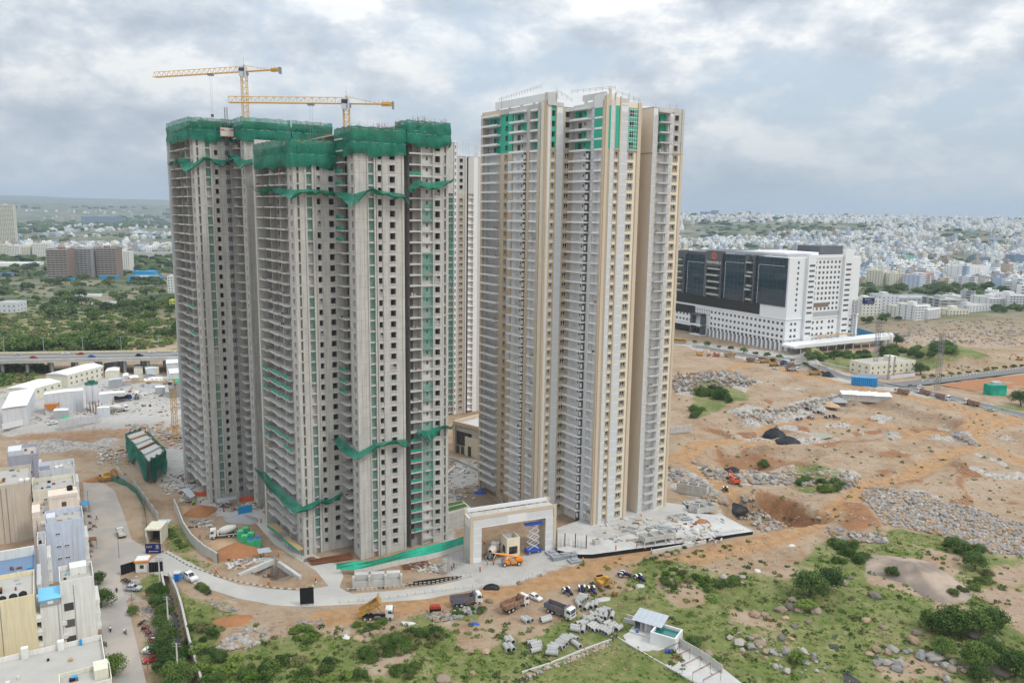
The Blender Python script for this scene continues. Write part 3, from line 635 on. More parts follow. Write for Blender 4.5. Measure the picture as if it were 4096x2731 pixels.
 f7=Face(root,28.35,0,'R');f7.holes(mb,0,8,3,4.6,fls(t3),.7,2.4,0,t3,C);wins(f7,3,4.6,t3,1.6,1.7,.7,.2);f7.quad(mb,8,30,0,t3,C)
 # --- closed back and flat tops
 for a,b in(((-13,48.9),(0,48.9)),((0,48.9),(28.35,48.9)),((28.35,30),(28.35,48.9))):mb.quad((*a,0),(*b,0),(*b,t2),(*a,t2),C)
 mb.prism([(-13,10.9),(0,10.9),(0,48.9),(-13,48.9)],t1-.3,t1,'slab');mb.prism([(0,0),(14.25,0),(14.25,48.9),(0,48.9)],t2-.3,t2,'slab');mb.prism([(15.85,0),(28.35,0),(28.35,30),(15.85,30)],t3-.3,t3,'slab')
 mb.prism([(14.25,12),(15.85,12),(15.85,48.9),(14.25,48.9)],t2-.5,t2-.2,'slab')
 # stair cores and column starters standing on the open top floors
 for(x,y,s_,h,tt)in((-6,22,5,1.2,t1),(4,14,6,1.5,t2),(20,12,5,1.0,t3)):mb.box(x,x+s_,y,y+s_*1.2,tt,tt+h,C)
 mb.box(-13,28.35,48.7,48.9,0,t1,C)
 mb.obj('wall',root)
 rb=MB()
 for(x0,x1,y0,y1,tt)in((-12.6,-.6,11.5,30,t1),(.6,13.8,.6,28,t2),(16.3,28,.5,26,t3)):
  for i in range(70):
   x=rs.uniform(x0,x1);y=rs.choice((y0,y1,rs.uniform(y0,y1)))
   for _ in range(3):xx,yy=x+rs.uniform(-.5,.5),y+rs.uniform(-.5,.5);rb.bar((xx,yy,tt),(xx+rs.uniform(-.1,.1),yy,tt+rs.uniform(.9,2.6)),.025,'rust',3,caps=False)
 stuff(rb.obj('rebar',root))
 fm=MB()
 for(x0,y0,x1,y1,tt)in((-11,13,-2,14,t1),(-12,20,-1,21,t1),(1,4,12,5,t2),(3,9,13,9.6,t2),(17,4,26,5,t3),(-9,16.5,-3,19,t1)):fm.box(x0,x1,y0,y1,tt,tt+rs.uniform(.5,1.5),rs.choice(('rust','timber','rust')))
 fm.obj('formwork',root)
 for(fc,a,b,ks,o)in cloth:
  face=dict(f1=f1,f2=f2,f3=f3,f4=f4,f6=f6)[fc]
  for k_ in ks:face.put(band_cloth(round(b-a,2)),'net_railing',a,b,fl[k_],o)
 return root
OB,OA=(-42.6,217.1),(-85.2,257.5)
rr=random.Random(5)
clB=[('f1',6.3,13.7,(16,15,14,10,9),1.15),('f1',14,23,(16,15,14,10),1.7),('f1',23.4,29,(16,15,14,10,9),2.35),('f3',5.1,10.8,(35,34,31,30,29,17,16,15),1.55),
       ('f6',.1,3.6,(35,1,2,3,4,5,6,7,8,9,10),.1),('f6',8.1,9.6,(35,8,6,5,3,2,1),-.5),('f4',9.95,11.5,(36,16,15,7,5),-.5),('f4',6.5,7.55,(36,16,15,8,7),-.5),('f2',9.5,10.95,(15,),-.5)]
tower_b=concrete_tower('concrete_tower','front unfinished grey concrete tower with three stepped wings wrapped in green nets',OB,33,(117.2,120.6,123.4),seed=3,cloth=clB)
clA=[('f2',6.1,7.05,tuple(range(3,20)),-.4),('f2',9.5,10.9,tuple(range(4,18,2)),-.4),('f1',6.3,13.7,(14,18,21),1.15)]
tower_a=concrete_tower('concrete_tower','rear left unfinished grey concrete tower with two lift hoists on its face',OA,33,(126.0,126.0,126.0),seed=8,cloth=clA)
# ---------------------------------------------------------------- the finished tower (cream, tan and white)
def finished_tower():
 root=thing('apartment_tower','nearly finished cream and white apartment tower with lattice strips and white balconies','tower',(26.6,242.5,0),R(34))
 f0,fh=1.4,3.09;fl=[f0+fh*k for k in range(43)];ZB=118.8;ZT=131.9;mb=MB()
 LO=[f for f in fl if f<ZB-1];HI=[f for f in fl if ZB-1<f<ZT-2.5]
 rv=random.Random(6)
 def pil(face,a,b,o,m,z0=0,z1=ZT,o0=0.0):face.box(mb,a,b,o0,o,z0,z1,m)
 def wall(face,a,b,m,z0=0,z1=ZB,o=0.0):face.quad(mb,a,b,z0,z1,m,o)
 def wincol(face,a,b,ha,hb,m,hi=None,ring='tan_dark',zl=.75,h=1.65):
  face.holes(mb,a,b,ha,hb,LO,zl,zl+h,0,ZB,m,.2)
  for f in LO:face.put(glazed_window(round(hb-ha,2),h,ring)if rv.random()>.05 else boarded_window(round(hb-ha,2),h,ring),'window',ha,hb,f+zl)
  if hi:
   face.holes(mb,a,b,ha,hb,HI,zl,zl+h,ZB,ZT,hi,.3)
   for f in HI:face.put(open_window(round(hb-ha,2),h,.18 if hi=='concrete' else 0),'window',ha,hb,f+zl)
 def jal(face,a,b,nx,z1=ZB,o=.12,m=None,z0=0):
  z=z0+.3;i=0
  face.quad(mb,a,b,z0,z1,'white');nm=0
  while z+2.9<z1+.3:face.put(jali_panel(round(b-a,2),2.95,nx,5),'lattice_panel',a,b,z,o);z+=fh
 def balc(face,a,b,prot,dep,th,slabm='slab_white',backm='balcony_white',win=None,door=None,small=None,hi=True,ac=None):
  face.recess(mb,a,b,dep,0,ZB,'balcony_white',backm)
  face.recess(mb,a,b,dep,ZB,ZT,'concrete','grey_wall')
  for i,f in enumerate(HI):
   if rv.random()<.8:q0,q1=a+(b-a)*rv.choice((.06,.3)),a+(b-a)*rv.choice((.62,.94));face.quad(mb,q0,q1,f+.05,f+2.55,'teal',-dep+.012)
  me=slab_mesh(round(b-a,2),prot+dep,th,slabm,.12)
  for k,f in enumerate(fl):
   if f<2 or f>ZT-.5:continue
   face.put(me,'balcony_slab',a,b,f,prot)
   if rv.random()<.10:face.put(store_mesh(rv.randrange(4)),'stored_material',a+.3,a+1.8,f+.01,prot*.6)
  for f in LO:
   if win:face.put(glazed_window(round(win[1]-win[0],2),1.75,None),'balcony_window',win[0],win[1],f+.45,-dep+.12)
   if door:face.put(glazed_window(round(door[1]-door[0],2),2.3,None,False),'balcony_door',door[0],door[1],f+.05,-dep+.12)
   if small:face.put(dark_door(.5,.8),'vent_opening',small,small+.5,f+1.25,-dep+.03)
  for f in HI:
   if win or door:q=win or door;face.put(dark_door(round(q[1]-q[0],2),1.9),'opening',q[0],q[1],f+.2,-dep+.03)
   if small:face.put(dark_door(.5,.8),'vent_opening',small,small+.5,f+1.25,-dep+.03)
 # wing 1, left face
 l1=Face(root,-10.5,15,'L')
 pil(l1,0,.75,.3,'tan',0,133.3);pil(l1,.75,2.1,.55,'cream',0,133.5);pil(l1,1.3,1.6,.62,'white',0,ZB);l1.recess(mb,2.1,2.8,.6,0,ZT,'tan','white');pil(l1,2.8,4.2,.25,'tan',0,ZB);pil(l1,2.8,4.2,.25,'concrete',ZB,133)
 for f in LO:l1.box(mb,2.1,2.8,-.6,.1,f-.2,f+.5,'white')
 balc(l1,4.2,8.2,.35,1.5,.5,door=(4.5,5.6));pil(l1,8.2,9.7,.5,'tan',0,ZB);pil(l1,8.2,9.7,.5,'concrete',ZB,ZT)
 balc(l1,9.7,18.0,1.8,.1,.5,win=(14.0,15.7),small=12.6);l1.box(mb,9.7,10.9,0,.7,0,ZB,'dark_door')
 for k,f in enumerate(LO):
  l1.box(mb,9.8,10.5,.7,.95,f+.5,f+1.9,'white')
 pil(l1,18.0,18.4,.2,'tan',0,ZB);jl=Face(root,-10.5,33.4,'L')
 wincol(Face(root,-10.5,33.0,'L'),.4,7.6,3.2,4.7,'tan','teal')
 for k,f in enumerate(LO):
  if k%2==0 and k>14:Face(root,-10.5,33.0,'L').put(jali_panel(2.0,2.9,4,5),'lattice_panel',.5,2.5,f,.3)
 balc(l1,25.6,35.4,1.5,1.6,.5,win=(30.5,32.0),door=(27.8,29.2));pil(l1,35.4,36.6,.8,'tan',0,ZT)
 # top storey beam and the raised wall standing behind it
 l1.box(mb,2.1,36.6,-1.6,.3,ZT-.9,ZT+.8,'concrete');l1.box(mb,25,36.6,.3,.34,ZT-.95,ZT+.82,'tan')
 l1.box(mb,-1,34,-3.6,-3.2,133.9,136.2,'white');
 for s_ in(4,11,18,25,32):l1.box(mb,s_,s_+1.1,-3.6,-3.2,ZT,133.9,'grey_wall')
 l1.box(mb,-.5,1.2,-3.4,0,ZT,135.6,'grey_wall')
 # wing 1, front face
 w1=Face(root,-10.5,15,'F');pil(w1,0,.5,.3,'tan',0,133.6);jal(w1,.5,1.5,2,ZB-18,.05);pil(w1,.5,1.5,.1,'white',ZB-18,ZT)
 pil(w1,1.5,1.75,.25,'tan',0,ZT);wincol(w1,1.75,3.5,2.05,3.2,'cream','teal');pil(w1,3.5,3.75,.3,'tan',0,ZT);jal(w1,3.75,6.4,5,ZT);w1.quad(mb,3.75,6.4,ZT,133,'grey_wall')
 pil(w1,6.4,6.65,.3,'tan',0,ZT);wincol(w1,6.65,10.5,7.2,9.0,'tan','concrete')
 # wing 2, left face
 l2=Face(root,0,0,'L');pil(l2,0,.9,.35,'tan',0,ZT+1);balc(l2,.9,4.6,.3,1.5,.45,door=(1.1,2.3));jal(l2,4.6,6.2,3,ZB-26,.3)
 pil(l2,4.6,6.2,.18,'grey_wall',ZB-26,ZT)
 for f in fl:
  if ZB-26<f<ZT-1:l2.box(mb,4.9,5.9,.18,.26,f+.3,f+1.2,'jali_back');l2.box(mb,4.9,5.9,.18,.26,f+1.5,f+2.4,'jali_back')
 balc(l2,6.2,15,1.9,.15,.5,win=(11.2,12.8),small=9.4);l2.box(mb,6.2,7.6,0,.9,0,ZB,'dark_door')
 for f in LO:l2.box(mb,6.3,7.1,.9,1.15,f+.5,f+1.9,'white')
 l2.box(mb,.9,15,-1.2,.3,ZT-.9,ZT+.5,'grey_wall');l2.box(mb,.4,4.8,-1.4,.2,ZB,ZT-.9,'teal');l2.box(mb,.4,4.9,-1.4,.35,ZT-.9,134.6,'white')
 l2.box(mb,4.8,16,-4.4,-4,134.2,136,'grey_wall')
 for s_ in(6,10,14):l2.box(mb,s_,s_+1,-4.4,-4,ZT,134.2,'grey_wall')
 # wing 2, front face
 w2=Face(root,0,0,'F');pil(w2,0,1.0,.35,'tan',0,134.5);pil(w2,1.0,2.0,.2,'tan_dark',0,ZB);pil(w2,1.0,2.0,.2,'teal',ZB,ZT-.6);pil(w2,1.0,2.0,.2,'tan',ZT-.6,136);jal(w2,2.0,3.5,3,134.5,.3)
 pil(w2,3.5,3.65,.35,'tan',0,135);wincol(w2,3.65,5.55,3.9,5.25,'cream');w2.quad(mb,3.65,5.55,ZB,ZT-.4,'teal',.02);w2.quad(mb,3.65,5.55,ZT-.4,134,'cream',.02)
 pil(w2,5.55,5.95,.3,'tan',0,134.2);jal(w2,5.95,9.0,6,ZT+.6);w2.box(mb,5.95,9,-3,0,ZT+.6,133.8,'grey_wall')
 wincol(w2,9.0,12.75,9.5,11.3,'cream','teal');w2.box(mb,9,12.75,-.4,.02,ZT-.6,132.9,'cream');pil(w2,12.75,14.1,.35,'tan',0,133)
 sc=MB()
 for i in range(11):sc.bar(w2.pt(9.1,.5,ZB+i*1.2),w2.pt(12.7,.5,ZB+i*1.2),.06,'jali')
 for i in range(5):sc.bar(w2.pt(9.1+i*.9,.5,ZB),w2.pt(9.1+i*.9,.5,ZT-.8),.06,'jali')
 sc.obj('scaffold',root)
 mb.quad((0,15,0),(0,18,0),(0,18,ZT),(0,15,ZT),'tan')
 # gap and wing 3
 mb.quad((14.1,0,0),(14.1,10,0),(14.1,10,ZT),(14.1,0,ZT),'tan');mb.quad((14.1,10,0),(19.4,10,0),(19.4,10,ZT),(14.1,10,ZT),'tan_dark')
 l3=Face(root,19.4,0,'L');mat('tan_shade_lift',(.70,.61,.50),.85,.06,.5,streak=.08);l3.holes(mb,0,10,6.4,7.6,LO+HI,.75,2.4,0,ZT+.5,'tan_shade_lift',.2)  # the tan paint lightened: brightness put into the colour of this shaded wall
 for f in LO+HI:l3.put(glazed_window(1.2,1.65,'tan_dark'),'window',6.4,7.6,f+.75)
 l3.box(mb,0,10,-.3,.06,ZB-.5,ZB-.1,'tan_dark')
 w3=Face(root,19.4,0,'F');jal(w3,0,1.85,3,ZT+.6,.1);pil(w3,1.85,2.1,.1,'tan',0,ZB);balc(w3,2.1,7.0,1.1,1.4,.35,'slab','white_flat',door=(2.3,4.0))
 w3.box(mb,6.5,6.7,-1.4,-.02,0,ZT,'white');jal(w3,7.0,8.45,3,ZT-1,.1);w3.quad(mb,2.1,8.45,ZT-.6,ZT+.6,'grey_wall',.05)
 wincol(w3,8.45,12.1,9.1,10.75,'cream','concrete');w3.box(mb,8.45,12.1,-.3,.03,ZT-.6,ZT+.7,'concrete');pil(w3,12.1,13.1,.25,'tan',0,ZB);pil(w3,12.1,13.1,.2,'concrete',ZB,ZT+.7);w3.box(mb,8.3,13.1,0,.28,ZB-.25,ZB+.1,'tan_dark')
 for(fc,a,b)in((w1,1.5,3.75),(w1,6.4,10.5),(w2,3.4,5.7),(w2,9,13)):fc.box(mb,a,b,0,.34,ZB-.2,ZB+.25,'tan_dark')
 r3=Face(root,32.5,0,'R');r3.holes(mb,0,12,1.6,2.6,LO,.4,2.5,0,ZB,'tan',.3);r3.quad(mb,0,12,ZB,ZT+.7,'concrete');r3.quad(mb,12,30,0,ZT+.7,'tan')
 for f in LO:r3.put(dark_door(1.0,2.1),'window',1.6,2.6,f+.4,-.3)
 # tops and backs
 mb.prism([(-10.5,15),(0,15),(0,51.6),(-10.5,51.6)],ZT-.3,ZT,'slab');mb.prism([(0,0),(14.1,0),(14.1,40),(0,40)],ZT-.3,ZT,'slab');mb.prism([(19.4,0),(32.5,0),(32.5,30),(19.4,30)],ZT+.1,ZT+.5,'slab');mb.prism([(14.1,10),(19.4,10),(19.4,40),(14.1,40)],ZT-.3,ZT,'slab')
 for a,b in(((-10.5,51.6),(0,51.6)),((0,40),(0,51.6)),((0,40),(19.4,40)),((19.4,30),(19.4,40)),((19.4,30),(32.5,30))):mb.quad((*a,0),(*b,0),(*b,ZT),(*a,ZT),'tan')
 mb.box(3,10,6,14,ZT,133.4,'grey_wall');mb.box(22,28,8,14,ZT+.5,133.6,'white')
 mb.obj('wall',root)
 g=MB()  # pipe railings round the roof
 for(p,q)in(((-13.2,14,136.2),(-13.0+5.9,47,136.2)),((-7,15,135.6),(-1,15,133.4)),((-.4,16,136),(4.2,1,136)),((4,0,134.5),(13,0,133.2)),((14,6,134),(19,6,134))):
  p,q=Vector(p),Vector(q);n=max(2,int((q-p).length/2))
  for i in range(n+1):
   x=p.lerp(q,i/n);g.bar(x,x+Vector((0,0,1.3)),.05,'steel',3)
  for h in(.7,1.15):g.bar(p+Vector((0,0,h)),q+Vector((0,0,h)),.045,'steel',3)
 for(x,y,h)in((-8,44,6),(2.2,.6,5),(10,1,4),(30,1,2.5),(27,1,2),(22,2,2),(6,3,4)):g.bar((x,y,ZT),(x,y,ZT+h),.06,'steel',3)
 g.obj('roof_railing',root)
 return root
tower_d=finished_tower()
# ---------------------------------------------------------------- tower behind, seen in the gap
def rear_tower():
 O=at(1790,1660);root=thing('apartment_tower','distant half clad tower seen in the gap between the two big towers','tower',(O.x,O.y,0),R(34))
 fl=[1.4+3.09*k for k in range(42)];mb=MB();T=131.5;ZB=108;mat('rear_beige',(.47,.42,.35),.85,.1,.4,streak=.15)
 f=Face(root,0,0,'F');LO=[q for q in fl if q<T-3]
 f.recess(mb,0,2.9,1.3,0,ZB,'grey_wall','grey_wall');f.quad(mb,0,2.9,ZB,T,'concrete');me=slab_mesh(2.9,1.4,.45,'slab')
 for q in LO:
  if q<ZB-1:f.put(me,'balcony_slab',0,2.9,q,.1);f.put(dark_door(1.4,2.2),'door',.2,1.6,q,-1.27)
 b2=MB()
 for j in range(20):
  z0,z1=6+5*j,11+5*j
  for i in range(3):
   x0,x1=2.9*i/3,2.9*(i+1)/3;b2.quad((x0,-.1+.1*math.sin(z0),z0),(x1,-.1+.1*math.sin(z0+x1),z0),(x1,-.1+.1*math.sin(z1+x1),z1),(x0,-.1+.1*math.sin(z1),z1),'net_bay')
 f.put(b2.mesh('net_strip'),'net_strip',0,2.9,0)
 f.quad(mb,2.9,3.5,0,T,'concrete_dark');f.holes(mb,3.5,4.7,3.7,4.5,LO,.5,2.3,0,T,'white',.2)
 for q in LO:f.put(glazed_window(.8,1.8,None),'window',3.7,4.5,q+.5)
 f.quad(mb,4.7,5.3,0,T,'grey_wall')
 for(m_,z0,z1,fs)in(('rear_beige',0,ZB,[q for q in LO if q<ZB-2]),('concrete',ZB,125.5,[q for q in LO if q>ZB-1 and q<122])):
  f.holes(mb,5.3,9.4,6.4,8.1,fs,.7,2.4,z0,z1,m_,.2)
  for q in fs:f.put(glazed_window(1.7,1.7,'tan_dark')if m_=='rear_beige' else open_window(1.7,1.7),'window',6.4,8.1,q+.7)
 f.box(mb,9.4,10.2,0,.3,0,125.5,'grey_wall');f.recess(mb,10.2,11.2,.8,0,125.5,'concrete_dark','dark_door')
 f.recess(mb,11.2,14.2,1.3,0,ZB,'cream','balcony_white');me=slab_mesh(3.0,1.5,.4,'slab_white')
 for q in LO:
  if q<ZB:f.put(me,'balcony_slab',11.2,14.2,q,.2)
 f.quad(mb,11.2,14.2,ZB,125.5,'grey_wall');f.quad(mb,14.2,16.5,0,125.5,'jali');f.quad(mb,16.5,34,0,125.5,'grey_wall')
 for q in LO:f.put(jali_panel(2.2,2.9,4,5),'lattice_panel',14.25,16.45,q,.05)
 l=Face(root,0,0,'L');l.quad(mb,0,20,0,T,'grey_wall')
 mb.prism([(0,0),(5.3,0),(5.3,20),(0,20)],T-.3,T,'slab');mb.prism([(5.3,0),(34,0),(34,20),(5.3,20)],125.2,125.5,'slab');mb.quad((0,20,0),(34,20,0),(34,20,125),(0,20,125),'tan');mb.quad((34,0,0),(34,20,0),(34,20,125),(34,0,125),'tan');mb.quad((5.3,0,125),(5.3,20,125),(5.3,20,T),(5.3,0,T),'concrete')
 for i in range(8):mb.bar((.3+i*1.6,.3,125.4),(.3+i*1.6,.3,T+2),.05,'steel',3)
 mb.obj('wall',root)
rear_tower()
# ================================================================ machines, vehicles and people (one of each kind, then copies)
PX.update(Q=(2200,2300,.2749),G=(1840,1980,.2296),S=(2250,1980,.3401),F=(1280,2080,.2636),Y=(680,1980,.2678),Z=(1980,2480,.3486))
HIDE=(0,-3000,-500)
def wheel_mesh(r,w,m='rubber',rim='off_white_dirty',key=None):
 def f():
  b=MB();h=w/2;b.lathe([(r*.55,-h),(r*.94,-h),(r,-h*.6),(r,h*.6),(r*.94,h),(r*.55,h)],m,14,axis='y');b.lathe([(0.01,-h*.7),(r*.55,-h*.9),(r*.58,h*.9),(0.01,h*.7)],rim,14,axis='y');return b.mesh('wheel')
 return cached(('wh',r,w,m,rim),f)
def wheels(root,xs,y,r,w,**k):
 for x in xs:
  for s in(-1,1):put(wheel_mesh(r,w,**k),'wheel',root,(x,s*y,r))
def fin(root,name,b,smooth=False):return b.obj(name,root,smooth=smooth)
def rect_tub(b,x0,x1,y0,y1,z0,z1,t,m,mi=None,slope=0):
 mi=mi or m
 b.box(x0,x1,y0,y1,z0,z0+t,mi);b.box(x0,x1,y0,y0+t,z0+t,z1,m);b.box(x0,x1,y1-t,y1,z0+t,z1,m);b.box(x0,x0+t,y0+t,y1-t,z0+t,z1-slope,m);b.box(x1-t,x1,y0+t,y1-t,z0+t,z1,m)
def make_truck(label,tip=0.0,cab='white_paint',bed='bed_blue',bedin='bed_brown',group=None,mixer=False):
 t=thing('cement_mixer_truck' if mixer else 'dump_truck',label,'truck',HIDE,0,group)
 b=MB();b.box(-3.9,3.6,-.45,.45,.75,1.05,'black');b.box(-.6,.9,-1.15,-.5,.55,1.0,'steel');b.box(-.6,.6,.5,1.15,.55,1.0,'steel');b.box(3.55,4.05,-1.2,1.2,.45,.8,'off_white_dirty');fin(t,'chassis',b)
 c=MB();c.extr([(2.15,.85),(4.0,.85),(4.02,1.7),(3.82,2.75),(3.6,2.95),(2.15,2.95)],-1.2,1.2,cab)
 cab_o=fin(t,'cab',c)
 g=MB();g.add([(4.035,-1.05,1.75),(4.035,1.05,1.75),(3.85,1.05,2.65),(3.85,-1.05,2.65)],[(0,1,2,3)],'glass');g.obj('windscreen',cab_o)
 for s in(-1,1):
  g=MB();g.quad((2.75,s*1.215,1.85),(3.75,s*1.215,1.75),(3.62,s*1.215,2.55),(2.75,s*1.215,2.55),'glass');g.obj('side_window',cab_o)
  g=MB();g.box(3.95,4.06,s*.95-.16,s*.95+.16,.9,1.12,'upvc');g.obj('headlight',cab_o)
  g=MB();g.box(3.85,4.0,s*1.35-.08,s*1.35+.08,1.9,2.4,'black');g.obj('mirror',cab_o)
 g=MB();g.box(4.0,4.05,-.8,.8,1.15,1.5,'black');g.obj('grille',cab_o)
 wheels(t,(2.75,-1.55,-2.85),.98,.52,.42)
 if mixer:
  d=MB();T=Matrix.Translation((-1.2,0,2.35))@Matrix.Rotation(R(13),4,'Y')
  d.lathe([(.3,2.6),(1.0,2.2),(1.22,1.0),(1.22,-.2),(.95,-1.6),(.55,-2.5),(.45,-2.7)],'off_white_dirty',16,axis='x');d.v=[tuple(T@Vector(q))for q in d.v];fin(t,'drum',d,True)
  b=MB();b.bar((-3.8,0,2.7),(-4.4,0,1.0),.25,'steel',6);b.box(-3.7,-3.2,-.7,.7,1.05,1.8,'steel');b.box(1.3,1.9,-.9,.9,1.05,2.2,'off_white_dirty');b.box(-4.0,1.8,-1.2,-1.05,.95,1.15,'off_white_dirty');b.box(-4.0,1.8,1.05,1.2,.95,1.15,'off_white_dirty');fin(t,'chute_frame',b)
 else:
  e=MB();rect_tub(e,-4.1,1.95,-1.22,1.22,1.15,2.55,.08,bed,bedin,.25)
  for i in range(7):
   x=-3.9+i*.92
   for s in(-1,1):e.box(x,x+.12,s*1.26-.05,s*1.26+.05,1.15,2.5,bed)
  e.box(1.95,2.6,-1.2,1.2,2.98,3.06,bed);e.box(1.9,2.0,-1.2,1.2,2.5,3.06,bed)
  if tip:
   T=Matrix.Translation((-3.8,0,1.15))@Matrix.Rotation(-tip,4,'Y')@Matrix.Translation((3.8,0,-1.15));e.v=[tuple(T@Vector(q))for q in e.v]
   p=MB();q=T@Vector((.6,0,1.15));p.bar((1.4,0,1.0),tuple(q),.1,'steel',6);fin(t,'hydraulic_ram',p)
  fin(t,'tipper_bed',e)
 return t
def make_car(label,paint='white_paint',suv=False,name='car',group=None):
 t=thing(name,label,'car',HIDE,0,group);b=MB();h=.12 if suv else 0
 b.extr([(-2.1,.3),(2.1,.3),(2.15,.62+h),(1.95,.80+h),(.95,.92+h),(-1.75,.95+h),(-2.12,.85+h)],-.85,.85,paint)
 roof=[(.95,.92+h),(.25,1.42+2*h),(-1.1,1.45+2*h),(-1.85,.95+h)];b.extr([(q[0],q[1])for q in roof],-.70,.70,paint);body=fin(t,'body',b)
 for s in(-1,1):
  g=MB();g.quad((.72,s*.712,.97+h),(-1.55,s*.712,.99+h),(-1.05,s*.712,1.36+2*h),(.2,s*.712,1.34+2*h),'glass');g.obj('side_window',body)
  g=MB();g.box(2.02,2.14,s*.62-.18,s*.62+.18,.6,.75,'upvc');g.obj('headlight',body)
 g=MB();g.quad((.97,-.62,.97+h),(.97,.62,.97+h),(.32,.58,1.40+2*h),(.32,-.58,1.40+2*h),'glass');g.obj('windscreen',body)
 g=MB();g.quad((-1.86,-.6,1.0+h),(-1.86,.6,1.0+h),(-1.2,.56,1.43+2*h),(-1.2,-.56,1.43+2*h),'glass');g.obj('rear_window',body)
 wheels(t,(1.3,-1.3),.78,.31,.2);return t
def make_tractor(label,paint='navy',group=None):
 t=thing('tractor',label,'tractor',HIDE,0,group);b=MB();b.extr([(.1,.75),(1.7,.7),(1.75,1.15),(1.6,1.3),(.1,1.4)],-.32,.32,paint);b.box(1.55,1.8,-.35,.35,.55,.85,'black');fin(t,'bonnet',b)
 b=MB();b.box(-1.0,.1,-.3,.3,.6,1.0,'black');b.bar((.9,-.2,1.3),(.9,-.2,1.95),.05,'black',5);b.box(-.75,-.3,-.28,.28,1.0,1.2,'black');b.box(-.85,-.75,-.28,.28,1.2,1.55,'black');fin(t,'seat_and_gearbox',b)
 for s in(-1,1):
  m_=MB();m_.extr([(-1.35,1.25),(-1.1,1.62),(-.4,1.62),(-.1,1.3),(-.4,1.5),(-1.1,1.5)],s*.72-.22,s*.72+.22,'white_paint');fin(t,'mudguard',m_);put(wheel_mesh(.75,.38),'wheel',t,(-.75,s*.78,.75));put(wheel_mesh(.38,.22),'wheel',t,(1.4,s*.68,.38))
 b=MB();b.bar((.15,0,1.35),(-.2,0,1.75),.03,'black',4);b.lathe([(.2,0),(.22,.02),(.2,.04)],'black',10,(-.22,0,1.74));fin(t,'steering_wheel',b)
 b=MB();b.bar((-1.0,-.4,.7),(-1.9,-.3,.55),.06,'steel');b.bar((-1.0,.4,.7),(-1.9,.3,.55),.06,'steel');b.box(-2.0,-1.8,-.5,.5,.35,.8,'blue' if paint=='navy' else 'rust');fin(t,'rear_hitch',b);return t
def make_excavator(label,paint='yellow',bucket='rust',reach=1.0,group=None):
 t=thing('excavator',label,'excavator',HIDE,0,group)
 for s in(-1,1):
  b=MB();b.extr([(-2.1,.2),(-1.8,0),(1.8,0),(2.1,.2),(2.1,.6),(1.8,.85),(-1.8,.85),(-2.1,.6)],s*1.25-.3,s*1.25+.3,'bed_brown');fin(t,'track',b)
 b=MB();b.box(-.9,.9,-1,1,.4,.9,'steel');b.box(-2.4,1.2,-1.35,1.35,1.0,1.75,paint);b.box(-2.5,-1.1,-1.35,1.35,1.75,2.35,paint);b.box(-2.2,-1.5,-.9,.9,2.35,2.6,'black');fin(t,'upper_body',b)
 c=MB();c.extr([(-.3,1.75),(1.35,1.75),(1.35,2.3),(1.1,3.0),(-.3,3.0)],.35,1.35,paint);co=fin(t,'cab',c)
 g=MB();g.quad((1.36,.45,2.0),(1.36,1.25,2.0),(1.14,1.25,2.9),(1.14,.45,2.9),'glass');g.obj('cab_window',co);g=MB();g.quad((-.1,1.36,2.05),(1.1,1.36,2.05),(1.0,1.36,2.85),(-.1,1.36,2.85),'glass');g.obj('cab_window',co)
 r=reach;b=MB();pts=[(1.0,1.5),(2.8*r,3.9),(3.6*r,4.1),(5.4*r,3.2)]
 for p,q in zip(pts,pts[1:]):b.bar((p[0],-.2,p[1]),(q[0],-.2,q[1]),.33,paint,4,.28)
 b.bar((1.4,-.2,1.9),(3.0*r,-.2,3.6),.1,'steel',5);fin(t,'boom',b)
 b=MB();b.bar((5.0*r,-.2,3.6),(5.7*r,-.2,.9),.24,paint,4,.16);b.bar((3.6*r,-.2,4.3),(5.05*r,-.2,3.9),.09,'steel',5);fin(t,'arm',b)
 b=MB();b.extr([(5.4*r,1.0),(6.2*r,.9),(6.3*r,.3),(5.7*r,0.0),(5.0*r,.1),(5.3*r,.5)],-.8,.4,bucket);fin(t,'bucket',b);return t
def make_bike(label,group=None,paint='black'):
 t=thing('motorbike',label,'motorbike',HIDE,0,group);b=MB();b.bar((-.55,0,.35),(.1,0,.45),.12,'black',5);b.bar((.1,0,.45),(.55,0,.9),.06,'steel',4);b.bar((.62,0,.3),(.48,0,.95),.05,'steel',4);b.bar((.45,-.32,1.0),(.45,.32,1.0),.03,'black',4);fin(t,'frame',b)
 b=MB();b.extr([(-.75,.72),(0,.66),(.05,.76),(-.7,.84)],-.14,.14,'black');fin(t,'seat',b);b=MB();b.extr([(0,.62),(.45,.68),(.42,.92),(.05,.88)],-.15,.15,paint);fin(t,'fuel_tank',b)
 for x in(-.62,.65):put(wheel_mesh(.3,.12),'wheel',t,(x,0,.3))
 return t
